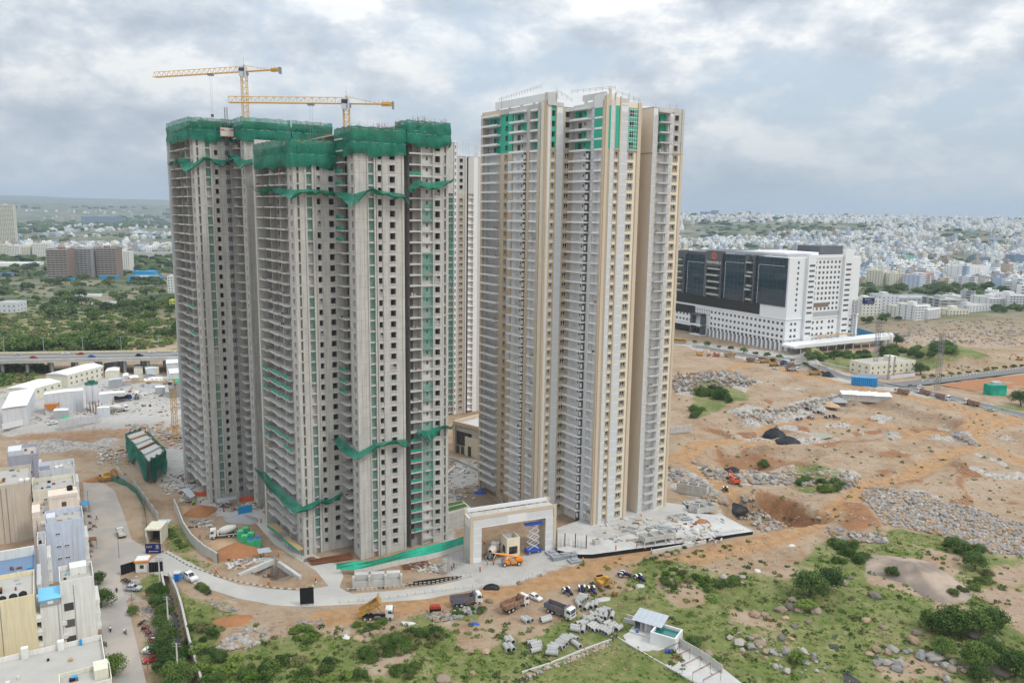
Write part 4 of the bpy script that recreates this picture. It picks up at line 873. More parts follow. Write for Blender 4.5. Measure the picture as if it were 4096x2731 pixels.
# people : one skinned body per pose
def person_mesh(key,joints,edges,vest,trousers):
 me=bpy.data.meshes.new('p');me.from_pydata([j[:3]for j in joints],edges,[]);o=bpy.data.objects.new('p',me);COL.objects.link(o)
 sk=o.modifiers.new('s','SKIN');sv=me.skin_vertices[0].data
 for i,j in enumerate(joints):sv[i].radius=(j[3],j[4]if len(j)>4 else j[3])
 sv[0].use_root=True;sb=o.modifiers.new('u','SUBSURF');sb.levels=1;sb.render_levels=1
 dg=bpy.context.evaluated_depsgraph_get();dg.update();r=bpy.data.meshes.new_from_object(o.evaluated_get(dg));bpy.data.objects.remove(o);r.name='body';r.materials.clear()
 for m_ in('skin',vest,trousers,'black'):r.materials.append(MATS[m_])
 hip,neck=joints[0],joints[2]
 for p in r.polygons:
  c=p.center;hd=(c-Vector(joints[3][:3])).length<.19 or any((c-Vector(joints[i][:3])).length<.11 for i in(6,9))
  p.material_index=0 if hd else(3 if c.z<.1 else(2 if c.z<hip[2]+.02 else 1));p.use_smooth=True
 return r
def pose(kind):
 # 0 pelvis 1 chest 2 neck 3 head 4 shoulder 5 elbow 6 hand | 7 8 9 | 10 hip 11 knee 12 foot 13 toe | 14 15 16 17
 if kind=='stand':J=[(0,0,.95,.15,.12),(0,0,1.32,.19,.13),(0,0,1.5,.07),(.02,0,1.66,.105),(0,.2,1.42,.07),(.03,.27,1.13,.055),(.12,.27,.88,.045),(0,-.2,1.42,.07),(.05,-.27,1.15,.055),(.2,-.22,.98,.045),(0,.1,.9,.1),(.02,.11,.5,.075),(0,.12,.07,.055),(.15,.13,.04,.045),(0,-.1,.9,.1),(.03,-.11,.5,.075),(0,-.12,.07,.055),(.15,-.13,.04,.045)]
 elif kind=='walk':J=[(0,0,.93,.15,.12),(.04,0,1.3,.19,.13),(.06,0,1.48,.07),(.09,0,1.64,.105),(.04,.2,1.4,.07),(-.1,.26,1.14,.055),(-.05,.26,.9,.045),(.04,-.2,1.4,.07),(.2,-.26,1.16,.055),(.36,-.22,1.0,.045),(0,.1,.88,.1),(.2,.11,.5,.075),(.3,.12,.08,.055),(.45,.13,.06,.045),(0,-.1,.88,.1),(-.06,-.11,.5,.075),(-.34,-.12,.14,.055),(-.22,-.13,.05,.045)]
 else:J=[(0,0,.85,.15,.12),(.28,0,1.1,.19,.13),(.44,0,1.18,.07),(.56,0,1.2,.105),(.34,.2,1.12,.07),(.42,.24,.84,.055),(.52,.18,.6,.045),(.34,-.2,1.12,.07),(.42,-.24,.84,.055),(.56,-.16,.62,.045),(0,.1,.8,.1),(.12,.12,.46,.075),(-.02,.14,.07,.055),(.14,.14,.04,.045),(0,-.1,.8,.1),(.1,-.12,.46,.075),(-.02,-.14,.07,.055),(.14,-.14,.04,.045)]
 E_=[(0,1),(1,2),(2,3),(1,4),(4,5),(5,6),(1,7),(7,8),(8,9),(0,10),(10,11),(11,12),(12,13),(0,14),(14,15),(15,16),(16,17)]
 return J,E_
def helmet_mesh(m):
 def f():
  b=MB();b.lathe([(.155,0),(.145,.02),(.13,.07),(.09,.12),(.01,.14)],m,10);return b.mesh('helmet',True)
 return cached(('hm',m),f)
def person(p,rz,kind,vest,trousers,label,helmet='helmet_yellow',group=None):
 J,E_=pose(kind);me=cached(('pm',kind,vest,trousers),lambda:person_mesh(kind,J,E_,vest,trousers))
 t=thing('person',label,'person',p,rz,group);put(me,'body',t)
 h=J[3]
 if helmet:put(helmet_mesh(helmet),'helmet',t,(h[0],h[1],h[2]+.04))
 else:
  b=cached('hair',lambda:helmet_mesh('black'));put(b,'hair',t,(h[0],h[1],h[2]+.03))
 return t
def drive(root,k,rear,front,label,group=None,swap=None,dz=0.0,first=False,half=0):
 a,b=G(k,*rear),G(k,*front);c=(a+b)/2;rz=math.atan2(b.y-a.y,b.x-a.x);z=max(hgt(c.x,c.y),.03 if abs(hgt(c.x,c.y))<.3 else-99)+dz
 tx=math.atan2(hgt(c.x,c.y)-c.z,1)*0
 if first:root.location=(c.x,c.y,z);root.rotation_euler=(0,0,rz);return root
 return dup(root,(c.x,c.y,z),rz,label,group,swap=swap)
# ---- trucks near the gate
t_tip=make_truck('white cab dump truck tipping its rusty yellow bed beside the road',tip=R(33),bed='bed_yellow',bedin='rust');drive(t_tip,'E',(1205,425),(1330,428),'',first=True)
t_blue=make_truck('dump truck with faded blue bed parked left of the brown truck',bed='bed_blue',bedin='bed_brown');drive(t_blue,'B',(140,1305),(275,1287),'',first=True)
t_brown=make_truck('dump truck with empty brown bed seen from behind near the white sedan',bed='bed_brown',bedin='bed_brown');drive(t_brown,'B',(508,1350),(608,1298),'',first=True)
t_navy=make_truck('dark blue dump truck with white cab facing the concrete pipes',bed='bed_blue',bedin='bed_brown');drive(t_navy,'B',(845,1352),(925,1385),'',first=True)
b=MB();b.box(-4.16,-4.1,-1.2,1.2,1.2,2.4,'bed_yellow');b.obj('tailgate',t_navy)
mix1=make_truck('concrete mixer truck with white drum parked beside the soil heaps',mixer=True);drive(mix1,'A',(585,800),(480,812),'',first=True)
drive(mix1,'B',(378,985),(425,900),'concrete mixer truck backed up under the entrance gate')
sedan=make_car('white sedan parked between two dump trucks on the dirt');drive(sedan,'B',(675,1240),(735,1268),'',first=True)
tr=make_tractor('blue tractor nearest the dark blue dump truck');drive(tr,'B',(925,1205),(955,1228),'',first=True)
for r_,f_,lb in(((1040,1185),(1050,1222),'blue tractor in the middle of the row of three'),((1105,1190),(1130,1225),'blue tractor beside the yellow excavator'),((1330,1092),(1370,1100),'grey tractor above the bushes right of the excavator'),((1440,1105),(1485,1135),'blue tractor with white mudguards at the edge of the bushes')):drive(tr,'B',r_,f_,lb)
exc=make_excavator('old yellow excavator with rusty bucket beside the concrete pipes','yellow','rust');drive(exc,'B',(1175,1150),(1220,1185),'',first=True)
redx=make_excavator('red excavator working by the rock cut beside the finished tower','red_machine','black',.8);drive(redx,'C',(480,1035),(448,1018),'',first=True)
drive(tr,'C',(402,1065),(416,1090),'small tractor on the dirt ramp below the red excavator',swap={'navy':'black'})
# ---- machines on the far side of the quarry
FT='dump trucks waiting at the far side of the quarry'
for r_,f_,lb,sw in(((420,205),(452,208),'yellow dump truck beside the red and yellow excavators',{'bed_blue':'bed_yellow','white_paint':'yellow'}),((562,238),(605,240),'brown dump truck at the left end of the far truck row',{'bed_blue':'bed_brown'}),((645,245),(685,243),'yellow dump truck beside the brown one in the far row',{'bed_blue':'bed_yellow','white_paint':'yellow'}),((690,232),(722,230),'rearmost yellow dump truck in the far row',{'bed_blue':'bed_yellow','white_paint':'yellow'}),((705,268),(748,262),'orange brown dump truck in front of the yellow ones',{'bed_blue':'bed_yellow'}),((745,260),(790,258),'dump truck with pale blue cab in the far row',{'white_paint':'sky_blue'}),((968,322),(1018,322),'lone yellow dump truck by the black heap',{'bed_blue':'bed_yellow','white_paint':'yellow'}),((1590,455),(1520,440),'first of the four rusty dump trucks along the dirt edge',{'bed_blue':'bed_brown'}),((1740,458),(1660,435),'second of the four rusty dump trucks along the dirt edge',{'bed_blue':'bed_brown'}),((1780,472),(1862,490),'rusty dump truck facing the other three along the dirt edge',{'bed_blue':'bed_brown'}),((2050,530),(1970,510),'last rusty dump truck at the right end of the row',{'bed_blue':'bed_brown'})):drive(t_blue,'C',r_,f_,lb,FT,sw)
drive(t_tip,'C',(815,298),(875,298),'brown dump truck with raised bed in the far row',FT,{'bed_yellow':'bed_brown'})
drive(exc,'C',(222,195),(262,198),'yellow excavator in front of the white hospital building');drive(exc,'C',(365,205),(330,200),'red excavator beside the far yellow dump truck',swap={'yellow':'red_machine'});drive(exc,'C',(2340,230),(2300,225),'yellow excavator at the right edge below the rubble hill')
for k_,r_,f_,lb,sw in(('C',(630,208),(660,210),'white car parked behind the far truck row',{}),('C',(715,285),(742,287),'white pickup in front of the far truck row',{}),('C',(1600,400),(1640,404),'dark car on the road beside the truck row',{'white_paint':'black'}),('C',(1665,402),(1700,404),'white car just right of the dark car',{}),('C',(2110,552),(2155,556),'silver car on the dirt at the right edge',{'white_paint':'tin'}),('C',(1355,392),(1390,396),'black car beside the blue container',{'white_paint':'black'})):drive(sedan,k_,r_,f_,lb,swap=sw)
TG='blue tractors parked in the quarry'
for i,(x,y)in enumerate(((948,522),(890,612),(962,606),(1000,568),(1032,576),(1075,600),(1100,596),(1132,606))):q=G('C',x,y);dup(tr,q,[2.9,.3,2.6,.2,2.8,.4,.1,2.7][i],('blue tractor standing alone near the tin roofed shed','leftmost blue tractor of the quarry group','blue tractor second from left in the quarry group')[i]if i<3 else 'blue tractor in the tight cluster in the quarry',TG)
# ---- street traffic on the left
hb=make_car('white car parked beside the line of motorbikes on the street',suv=True);drive(hb,'L',(955,1385),(895,1380),'',first=True)
for r_,f_,lb,sw in(((955,1425),(915,1435),'maroon car parked just behind the white car',{'white_paint':'red'}),((785,1000),(835,1003),'silver car parked below the guard hut',{'white_paint':'tin'})):drive(sedan,'L',r_,f_,lb,swap=sw)
pk=make_car('white pickup with dark load bed parked beside the blue toilet cabin',suv=True,name='pickup_truck');drive(pk,'A',(262,1098),(318,1130),'',first=True);pk.scale=(1.25,1.2,1.25)
b=MB();rect_tub(b,-2.6,-.2,-.88,.88,.75,1.25,.06,'off_white_dirty','black');b.obj('load_bed',pk)
lt=make_truck('small goods lorry driving along the dusty street',bed='off_white_dirty',bedin='off_white_dirty');drive(lt,'L',(748,690),(728,655),'',first=True);lt.scale=(.62,.8,.7)
bk=make_bike('motorbike ridden up the street by the white house');riders=[]
for i,(x,y,lb)in enumerate(((710,1010,'motorbike ridden along the street below the silver car'),(673,1250,'motorbike with rider in the middle of the street'),(762,1265,'white scooter with rider right of the other motorbike'),(640,1340,'motorbike with rider in green beside the low front house'))):
 q=G('L',x,y);a_=R(-60+i*7)if i!=1 else R(118)
 if i==0:bk.location=q;bk.rotation_euler=(0,0,a_);bk['label']=lb
 else:dup(bk,q,a_,lb,swap={'black':'white_paint'}if i==2 else None)
 pr=person((q.x,q.y,q.z-.12),a_,'bend',('cloth_blue','cloth_white','cloth_dark','cloth_green')[i],'cloth_dark',('rider in blue shirt on the motorbike below the silver car','rider in white shirt on the street motorbike','rider in dark clothes on the white scooter','rider in green on the motorbike by the low house')[i],None)
BG='motorbikes parked along the street'
rb_=random.Random(2)
for(x,y)in[(860+i*9,1205+i*15)for i in range(9)]:dup(bk,G('L',x+rb_.uniform(-12,12),y),R(rb_.uniform(0,40)),'motorbike in the parked line on the right side of the street',BG,swap={'black':rb_.choice(('black','red','navy'))})
for(x,y)in((755,948),(770,955),(785,962)):dup(bk,G('L',x,y),R(rb_.uniform(20,60)),'motorbike parked under the black gate panel',BG)
for(x,y)in((545,560),(550,600),(575,620),(545,640),(540,720),(548,740),(545,775),(540,800)):dup(bk,G('L',x,y),R(rb_.uniform(-30,40)),'motorbike parked against the houses on the left of the street',BG,swap={'black':rb_.choice(('black','black','red','navy'))})
dup(bk,G('A',432,1222),R(70),'motorbike standing alone at the edge of the concrete road')
dup(bk,G('D',860,655),R(20),'motorbike parked beside the dirt path above the trees');dup(bk,G('C',1058,795),R(160),'white scooter standing alone on the quarry track',swap={'black':'white_paint'})
# ---- workers
WG='site workers in orange vests'
W=[('A',320,572,'stand','cloth_green','leftmost worker in lime vest behind the red soil heap'),('A',310,578,'walk','cloth_green','worker in lime vest walking behind the red soil heap'),('A',365,560,'stand','cloth_white','worker in white shirt behind the red soil heap'),('A',385,545,'bend','cloth_green','worker in lime vest bending behind the red soil heap'),('A',240,705,'bend','cloth_orange','worker bending over the small concrete blocks'),('A',322,822,'stand','cloth_orange','worker in orange vest left of the mixer truck cab'),('A',360,818,'walk','cloth_orange','worker walking in front of the mixer truck'),('A',480,1072,'walk','cloth_orange','worker walking on the road beside the kerb stones'),('A',858,1160,'walk','cloth_orange','worker crossing the road below the basement opening'),('A',930,950,'stand','cloth_orange','worker at the top corner of the basement opening'),('A',1198,1130,'stand','cloth_orange','worker standing at the road junction'),('A',655,1030,'bend','cloth_orange','worker bending left of the basement opening'),('A',805,958,'bend','cloth_orange','worker under the tin awning'),('A',822,962,'stand','cloth_orange','second worker under the tin awning'),('A',803,705,'stand','cloth_orange','worker beside the left wing of the front tower'),
     ('B',308,1058,'stand','cloth_orange','worker standing alone on the wet ground before the gate'),('B',360,1012,'stand','cloth_orange','left worker behind the mixer truck at the gate'),('B',405,1010,'stand','cloth_orange','right worker behind the mixer truck at the gate'),('B',340,862,'bend','cloth_orange','worker crouching behind the gate by the green net'),('B',103,1045,'stand','cloth_orange','worker in orange at the foot of the scaffold'),('B',118,1030,'stand','cloth_blue','worker in blue at the foot of the scaffold'),('B',745,1092,'walk','cloth_white','worker in white at the road edge before the gate'),('B',1055,990,'bend','cloth_orange','worker beside the stacked concrete slabs'),('B',1440,878,'bend','cloth_orange','worker bending at the slab edge beside the frame'),('B',1290,902,'stand','cloth_orange','worker standing on the slab edge'),('B',1545,930,'stand','cloth_white','worker in white beside the white kerb wall'),('B',1502,905,'bend','cloth_orange','worker bending under the concrete frame'),('B',1475,662,'bend','cloth_orange','worker at the foot of the finished tower'),('L',590,575,'walk','cloth_blue','person in blue walking along the street'),('Q',905,940,'bend','cloth_blue','left worker in blue beside the metal frame near the pipes'),('Q',965,905,'bend','cloth_blue','right worker in blue beside the metal frame near the pipes'),('C',660,1212,'bend','cloth_white','worker in white on top of the rock face')]
for i,(k_,x,y,ps,vs_,lb)in enumerate(W):
 q=G(k_,x,y)
 if k_=='B' and x>1200:q=P(k_,x,y,1.2)
 person(q,R(rb_.uniform(0,360)),ps,vs_,'cloth_dark',lb,'helmet_yellow' if vs_!='cloth_white' else 'kerb_white')
for(x,y,lb)in((705,1075,'left worker inside the basement opening'),(722,1078,'middle worker inside the basement opening'),(772,1095,'right worker inside the basement opening')):q=P('A',x,y,-2.0);person((q.x,q.y,-2.0),R(200),'stand','cloth_orange','cloth_dark',lb)
for(u,v,tt,lb)in((1.5,2.5,120.6,'worker on the roof of the middle wing left of the others'),(6,3,120.6,'worker standing on the middle wing roof'),(7.6,2.6,120.6,'worker bending on the middle wing roof'),(-4,13,117.2,'worker on the roof of the lowest wing')):
 a_=R(33);person((OB[0]+u*math.cos(a_)-v*math.sin(a_),OB[1]+u*math.sin(a_)+v*math.cos(a_),tt),1.0,'stand' if u!=7.6 else 'bend','cloth_orange','cloth_orange' if u>0 else 'cloth_dark',lb)
# ---- mobile crane, scissor lift
def mobile_crane():
 a,b_=G('B',585,1003),G('B',480,1012);c=(a+b_)/2;t=thing('mobile_crane','orange pick and carry crane working in front of the entrance gate','crane',(c.x,c.y,.03),math.atan2(b_.y-a.y,b_.x-a.x))
 b=MB();b.box(-3.0,.2,-1.1,1.1,.7,1.5,'orange');b.extr([(-3.2,.8),(-1.6,.8),(-1.2,2.1),(-2.6,2.3),(-3.3,1.8)],-1.1,1.1,'orange');fin(t,'rear_body',b)
 b=MB();b.box(.6,2.7,-1.1,1.1,.7,1.4,'orange');b.box(.7,1.6,-1.12,-.3,1.4,1.55,'white_paint');b.box(1.9,2.8,-1.15,1.15,1.0,1.5,'steel');fin(t,'front_body',b)
 b=MB();b.box(-1.2,.4,-.9,.9,1.5,1.8,'tin_grey');b.box(-.2,.7,-.5,.5,.8,2.0,'orange');fin(t,'turntable',b)
 b=MB();b.bar((-2.0,0,2.3),(3.6,0,3.6),.34,'orange',4,.30);b.bar((3.4,0,3.55),(5.6,0,4.1),.22,'orange',4);b.bar((1.2,0,1.5),(2.4,0,3.1),.12,'orange',5);b.bar((5.5,0,4.0),(5.5,0,2.6),.03,'black',3);fin(t,'boom',b)
 wheels(t,(-2.1,2.1),.95,.62,.45)
mobile_crane()
def scissor_lift():
 c=P('B',690,915);t=thing('scissor_lift','blue scissor lift raised to the soffit of the entrance gate','lift',(c.x,c.y,.03),R(20))
 b=MB();b.box(-2.3,2.3,-1.0,1.0,.45,1.2,'blue')
 for x in(-2.2,2.0):
  for y in(-1.1,.9):b.box(x-.1,x+.3,y,y+.2,.1,1.5,'blue')
 fin(t,'base',b);wheels(t,(-1.4,1.4),.9,.4,.3)
 b=MB();n=4;h0,h1=1.25,8.8
 for i in range(n):
  z0,z1=h0+(h1-h0)*i/n,h0+(h1-h0)*(i+1)/n
  for y in(-.75,.75):b.bar((-1.7,y,z0),(1.7,y,z1),.11,'crane_cab');b.bar((-1.7,y*.8,z1),(1.7,y*.8,z0),.11,'crane_cab')
  b.bar((-1.7,-.75,z1),(-1.7,.75,z1),.07,'crane_cab');b.bar((1.7,-.75,z1),(1.7,.75,z1),.07,'crane_cab');b.bar((0,-.75,(z0+z1)/2),(0,.75,(z0+z1)/2),.07,'crane_cab')
 fin(t,'scissor_arms',b);b=MB();b.box(-2.8,2.8,-1.0,1.0,8.8,9.0,'blue')
 for x in np.linspace(-2.8,2.8,7):
  for y in(-1,1):b.bar((x,y,9),(x,y,9.9),.03,'blue',3)
 for y in(-1,1):b.bar((-2.8,y,9.9),(2.8,y,9.9),.04,'blue',3);b.bar((-2.8,y,9.45),(2.8,y,9.45),.03,'blue',3)
 fin(t,'platform',b)
scissor_lift()
# ---- concrete pipes
def pipe_mesh():
 b=MB();b.lathe([(.46,0),(.58,0),(.58,2.25),(.70,2.35),(.70,2.6),(.46,2.6)],'pipe',14,(-1.3,0,0),axis='x');b.lathe([(.46,0),(.46,2.6)],'pipe_inside',14,(-1.3,0,0),axis='x');return b.mesh('concrete_pipe',True)
PM=pipe_mesh()
PM.polygons.foreach_set('use_smooth',[False]*len(PM.polygons))
pq=[(375,345,480,390),(395,325,505,370),(425,300,545,350),(430,287,555,318),(385,375,440,455),(565,400,505,475),(630,375,595,455),(675,360,665,445),(680,485,820,520),(725,475,840,505),(770,458,890,495),(590,525,645,590),(655,530,700,590),(730,525,745,605),(815,525,795,610),(915,525,895,605),(485,590,530,650),(540,600,615,660),(580,585,660,640),(680,610,770,670),(380,690,500,655),(440,705,545,670),(305,715,440,740),(300,755,440,785),(490,725,470,810),(540,735,625,685),(575,755,670,695),(620,785,705,720),(680,790,760,730),(735,805,815,745),(770,825,850,770),(775,700,870,660),(840,725,940,685),(870,765,975,715),(970,775,1035,725),(815,855,900,800),
      (290,865,400,915),(230,865,340,925),(185,870,290,940),(150,900,270,965),(115,935,240,1000),(85,955,210,995),(75,985,200,1045),(20,995,130,1055),(-30,1035,120,1070),(-40,1080,110,1095),(-60,1125,115,1140),(335,960,440,1035)]
pz=[('Z',q)for q in((125,190,155,240),(165,185,210,245),(110,255,155,320),(160,255,215,320),(370,255,475,240),(405,285,520,255),(420,320,530,295),(410,360,520,330))]+[('B',q)for q in((610,1390,655,1420),(640,1390,685,1415),(745,1405,815,1385),(750,1420,820,1400))]
for i,(k_,(x0,y0,x1,y1))in enumerate([('Q',q)for q in pq]+pz):
 a,b_=P(k_,x0,y0,.6),P(k_,x1,y1,.6);c=(a+b_)/2;h=hgt(c.x,c.y);o=put(PM,'concrete_pipe',None,(c.x,c.y,h+.62),math.atan2(b_.y-a.y,b_.x-a.x));o.scale=(min(1.35,max(.85,(b_-a).length/2.5)),1,1)
 if k_=='Q':tag(o,'grey concrete pipe in the large upper cluster near the navy dump truck' if i<36 else('grey concrete pipe lying apart below the lower row' if i==47 else 'grey concrete pipe in the lower slanted row left of the tank'),'pipe','concrete pipes of the upper cluster' if i<36 else 'concrete pipes of the lower row')
 elif k_=='Z':tag(o,'grey concrete pipe in the leftmost group of four' if x0<300 else 'grey concrete pipe in the short row beside the leftmost four','pipe','leftmost four pipes' if x0<300 else 'short row of pipes')
 else:tag(o,'grey concrete pipe in the pair behind the brown truck' if x0<700 else 'grey concrete pipe in the pair left of the navy truck','pipe','pair of pipes behind the brown truck' if x0<700 else 'pair of pipes beside the navy truck')
# ================================================================ site structures
A33,A31,A22=R(33),R(31),R(23)
def obx(name,label,cat,p,rz,parts,group=None,z=None):  # a thing of named boxes: (part, x0, x1, y0, y1, z0, z1, material)
 t=thing(name,label,cat,(p[0],p[1],p[2]if z is None else z),rz,group);d={}
 for q in parts:
  b=MB();b.box(*q[1:8]);b.obj(q[0],t)
 return t
# ---- entrance gate
def gate():
 a,b_=Vector((-10.9,215.3)),Vector((13.9,226.2));d=b_-a;Lg=d.length;t=thing('entrance_gate','large white and tan entrance gateway under construction with lattice front','gate',(a.x,a.y,0),math.atan2(d.y,d.x));h=14.2;w=3.3;dp=5.2
 for x0,x1 in((0,w),(Lg-w,Lg)):
  b=MB();b.box(x0,x1,.35,dp-.3,0,h-3.7,'tan' if x0 else 'grey_wall');b.obj('pier',t)
 b=MB();b.box(0,Lg,.35,dp-.3,h-3.7,h-1.0,'white');b.box(.6,Lg-.6,.6,dp-.6,h-1.0,h-.8,'concrete_light');b.obj('lintel',t)
 for nm,y0,y1,hh in(('front_frame',0,.35,h),('rear_frame',dp-.3,dp+.2,h+.5)):
  b=MB();b.box(-.2,.75,y0,y1,0,hh,'tan');b.box(Lg-.75,Lg+.2,y0,y1,0,hh,'tan');b.box(.75,Lg-.75,y0,y1,hh-1.05,hh,'tan' if y0==0 else 'white');b.obj(nm,t)
 J=jali_panel(1.25,2.2,3,5)
 for s in(0,1):
  x0=.75 if s==0 else Lg-w
  b=MB();b.box(x0,x0+w-.75,.06,.35,0,1.2,'white_flat');b.obj('plinth',t)
  for i in range(2):
   for j in range(4):put(J,'lattice_panel',t,(x0+.02+i*1.26,.1,1.25+j*2.3))
 n=int((Lg-2*w)/1.27);x=w
 J2=jali_panel(1.25,2.7,3,6)
 for i in range(-2,n+2):
  xx=w+i*1.27
  if.42*Lg<xx<.63*Lg:continue
  put(J2,'lattice_panel',t,(xx,.1,h-3.75))
 b=MB();b.box(.42*Lg,.645*Lg,.05,.12,h-3.75,h-1.06,'white_flat');b.obj('blank_panel',t)
 for i in range(7):
  b=MB();b.bar((1+i*(Lg-2)/6,2.6,h-.8),(1+i*(Lg-2)/6,2.6,h+.5),.04,'rust',3);b.obj('stanchion',t)
 for j in range(22):
  b=MB();x=.8+j*(Lg-1.6)/22;b.box(x,x+.6,2.57,2.63,h+.25,h+.33,'kerb_white' if j%2 else 'rust');b.obj('barrier_tape',t)
gate()
q=P('G',925,1080);hut=thing('guard_house','small cream guard house shell standing inside the gateway','hut',(q.x,q.y,0),R(23))
for nm,bx in(('wall',(-2.1,-1.85,-.2,4.2,0,6.2)),('wall',(1.75,2.0,-.2,4.2,0,6.2)),('front_wall',(-1.85,1.75,-.2,0,0,1.2)),('front_wall',(-1.85,1.75,-.2,0,3.6,6.2)),('pillar',(-1.85,-1.4,-.2,0,1.2,3.6)),('pillar',(1.3,1.75,-.2,0,1.2,3.6)),('rear_wall',(-1.85,1.75,4.0,4.2,0,6.0)),('roof_slab',(-1.85,1.75,0,4.0,4.6,4.8)),('opening',(-2.13,-2.09,1.0,3.0,1.2,3.4))):
 b=MB();b.box(*bx,'cream' if nm not in('roof_slab','opening','rear_wall')else('dark_door' if nm=='opening' else 'grey_wall'));b.obj(nm,hut)
# ---- stacks of precast slabs
SG='stacks of grey precast slabs beside the gate'
def slab_stack(k,x,y,n,sz,label,rz=A22,z=0.0):
 q=P(k,x,y,z);t=thing('slab_stack',label,'slabs',(q.x,q.y,z),rz,None);r_=random.Random(x)
 for i in range(n):
  s=sz*(1-.5*(i>n-2));b=MB();b.box(-s,s,-s*.8,s*.8,i*.3,i*.3+.2,'tin_grey');o=b.obj('precast_slab',t,(r_.uniform(-.15,.15),r_.uniform(-.15,.15),.02))
slab_stack('G',1680,1100,5,1.6,'left stack of grey slabs right of the gate pier');slab_stack('G',1835,1075,5,1.5,'middle stack of grey slabs right of the gate pier');slab_stack('G',1985,1060,5,1.5,'right stack of grey slabs beside the steel posts');slab_stack('G',1990,1140,3,1.7,'low stack of grey slabs nearest the road');slab_stack('G',1590,1010,3,1.6,'stack of grey slabs against the gate pier')
for i,(x,y)in enumerate(((1822,950),(2005,960),(2195,985))):
 q=P('G',x,y);b=MB();b.box(-.15,.15,-.15,.15,0,5.4,'rust');tag(b.obj('steel_post',None,(q.x,q.y,0)),('steel post nearest the gate pier','middle steel post among the scaffold frames','right steel post beside the stacked slabs')[i],'post')
def scaffold(p,rz,label,w=1.6,h=3.6,n=2):
 t=thing('scaffold_frame',label,'scaffold',p,rz);b=MB()
 for x in(-w/2,w/2):
  for y in(-.5,.5):b.bar((x,y,0),(x,y,h),.035,'steel',3)
 for z in np.arange(.6,h,.75):
  for y in(-.5,.5):b.bar((-w/2,y,z),(w/2,y,z),.03,'steel',3)
  for x in(-w/2,w/2):b.bar((x,-.5,z),(x,.5,z),.03,'steel',3)
 b.obj('frame',t);return t
for x,y,lb in((1710,960,'scaffold frame left of the first steel post'),(1850,935,'scaffold frame behind the first steel post'),(2010,955,'scaffold frame by the middle steel post'),(2150,975,'scaffold frame by the right steel post')):q=P('G',x,y);scaffold((q.x,q.y,0),R(20),lb)
for i in range(5):
 q=P('F',1900+i*90,800-i*45);scaffold((q.x,q.y,0),R(30+i*12),('scaffold tower at the left of the gate','second scaffold tower left of the gate pier','third scaffold tower left of the gate pier','fourth scaffold tower left of the gate pier','scaffold tower touching the gate pier')[i],1.8,4.8)
# ---- podium slab of the finished tower
pod=PP('S',[(350,690),(910,615),(1400,555),(1570,518),(2240,420),(1890,230),(1480,200),(1440,110),(1230,80),(1000,100),(300,250),(-60,380),(-60,640),(200,690)],1.2)
b=MB();b.prism([(p.x,p.y)for p in pod],-1.5,1.2,'black','concrete_light');pd=b.obj('podium_slab');tag(pd,'pale concrete podium slab around the foot of the finished tower','slab')
b=MB();lane=PP('S',[(500,500),(900,400),(1240,290),(1480,210),(1440,112),(1230,85),(1100,190),(760,285),(440,385),(330,410),(400,490)],1.25);b.add([(p.x,p.y,1.25)for p in lane],[tuple(range(len(lane)))],'road_concrete');struct(b.obj('podium_lane'))
def kerb_run(name,pts,h,w,m,label,cat='wall',z0=0.0):
 b=MB()
 for p,q in zip(pts,pts[1:]):
  d=(q-p);d.z=0;L_=d.length;T=Matrix.Translation((p.x,p.y,0))@Matrix.Rotation(math.atan2(d.y,d.x),4,'Z');b.box(-w/2,L_+w/2-.004,-w/2,w/2,z0,z0+h,m,T)
 o=b.obj(name);return tag(o,label,cat)
kerb_run('low_wall',PP('S',[(500,520),(840,435),(1240,310),(1370,260)],1.2),.6,.3,'concrete','low concrete wall along the podium lane',z0=1.2)
kerb_run('kerb_wall',PP('S',[(1060,690),(1400,630),(1680,570)],0),1.6,.4,'kerb_white','white kerb wall below the podium frame',z0=-.2)
# three bay planter frame
q=P('S',960,640,0);t=thing('planter_frame','three bay concrete frame with open planter boxes on posts','frame',(q.x,q.y,0),R(24))
for i in range(4):
 for y in(0,3.2):b=MB();b.box(i*3.75-.2,i*3.75+.2,y-.2,y+.2,-.2,2.4,'concrete');b.obj('post',t)
for i in range(3):
 x0,x1=i*3.75+.02,i*3.75+3.72
 b=MB();b.box(x0,x1,-.25,-.05,2.4,3.9,'concrete');b.box(x0,x1,3.25,3.45,2.4,3.9,'concrete');b.box(x0,x0+.2,-.05,3.25,2.4,3.9,'concrete');b.box(x1-.2,x1,-.05,3.25,2.4,3.9,'concrete');b.box(x0+.2,x1-.2,-.05,3.25,2.4,3.0,'concrete_dark');b.obj('planter_box',t)
obx('concrete_wall','tall grey concrete panel right of the planter frame','wall',P('S',1490,590),R(20),[('panel',-2.2,-.02,0,.3,-.3,3.0,'concrete'),('panel',.02,2.2,0,.3,-.3,3.0,'concrete')])
def tank_box(k,x,y,l,w,h,rz,label,z=1.2,cells=1,m='concrete'):
 q=P(k,x,y,z);t=thing('concrete_tank',label,'tank',(q.x,q.y,z),rz);tt=.22
 b=MB();b.box(0,l,0,tt,0,h,m);b.obj('wall',t);b=MB();b.box(0,l,w-tt,w,0,h,m);b.obj('wall',t)
 for i in range(cells+1):x0=i*(l-tt)/cells;b=MB();b.box(x0,x0+tt,tt,w-tt,0,h-.01,m);b.obj('wall',t)
 b=MB();b.box(tt,l-tt,tt,w-tt,0,h*.5,'concrete_dark');b.obj('floor',t);return t
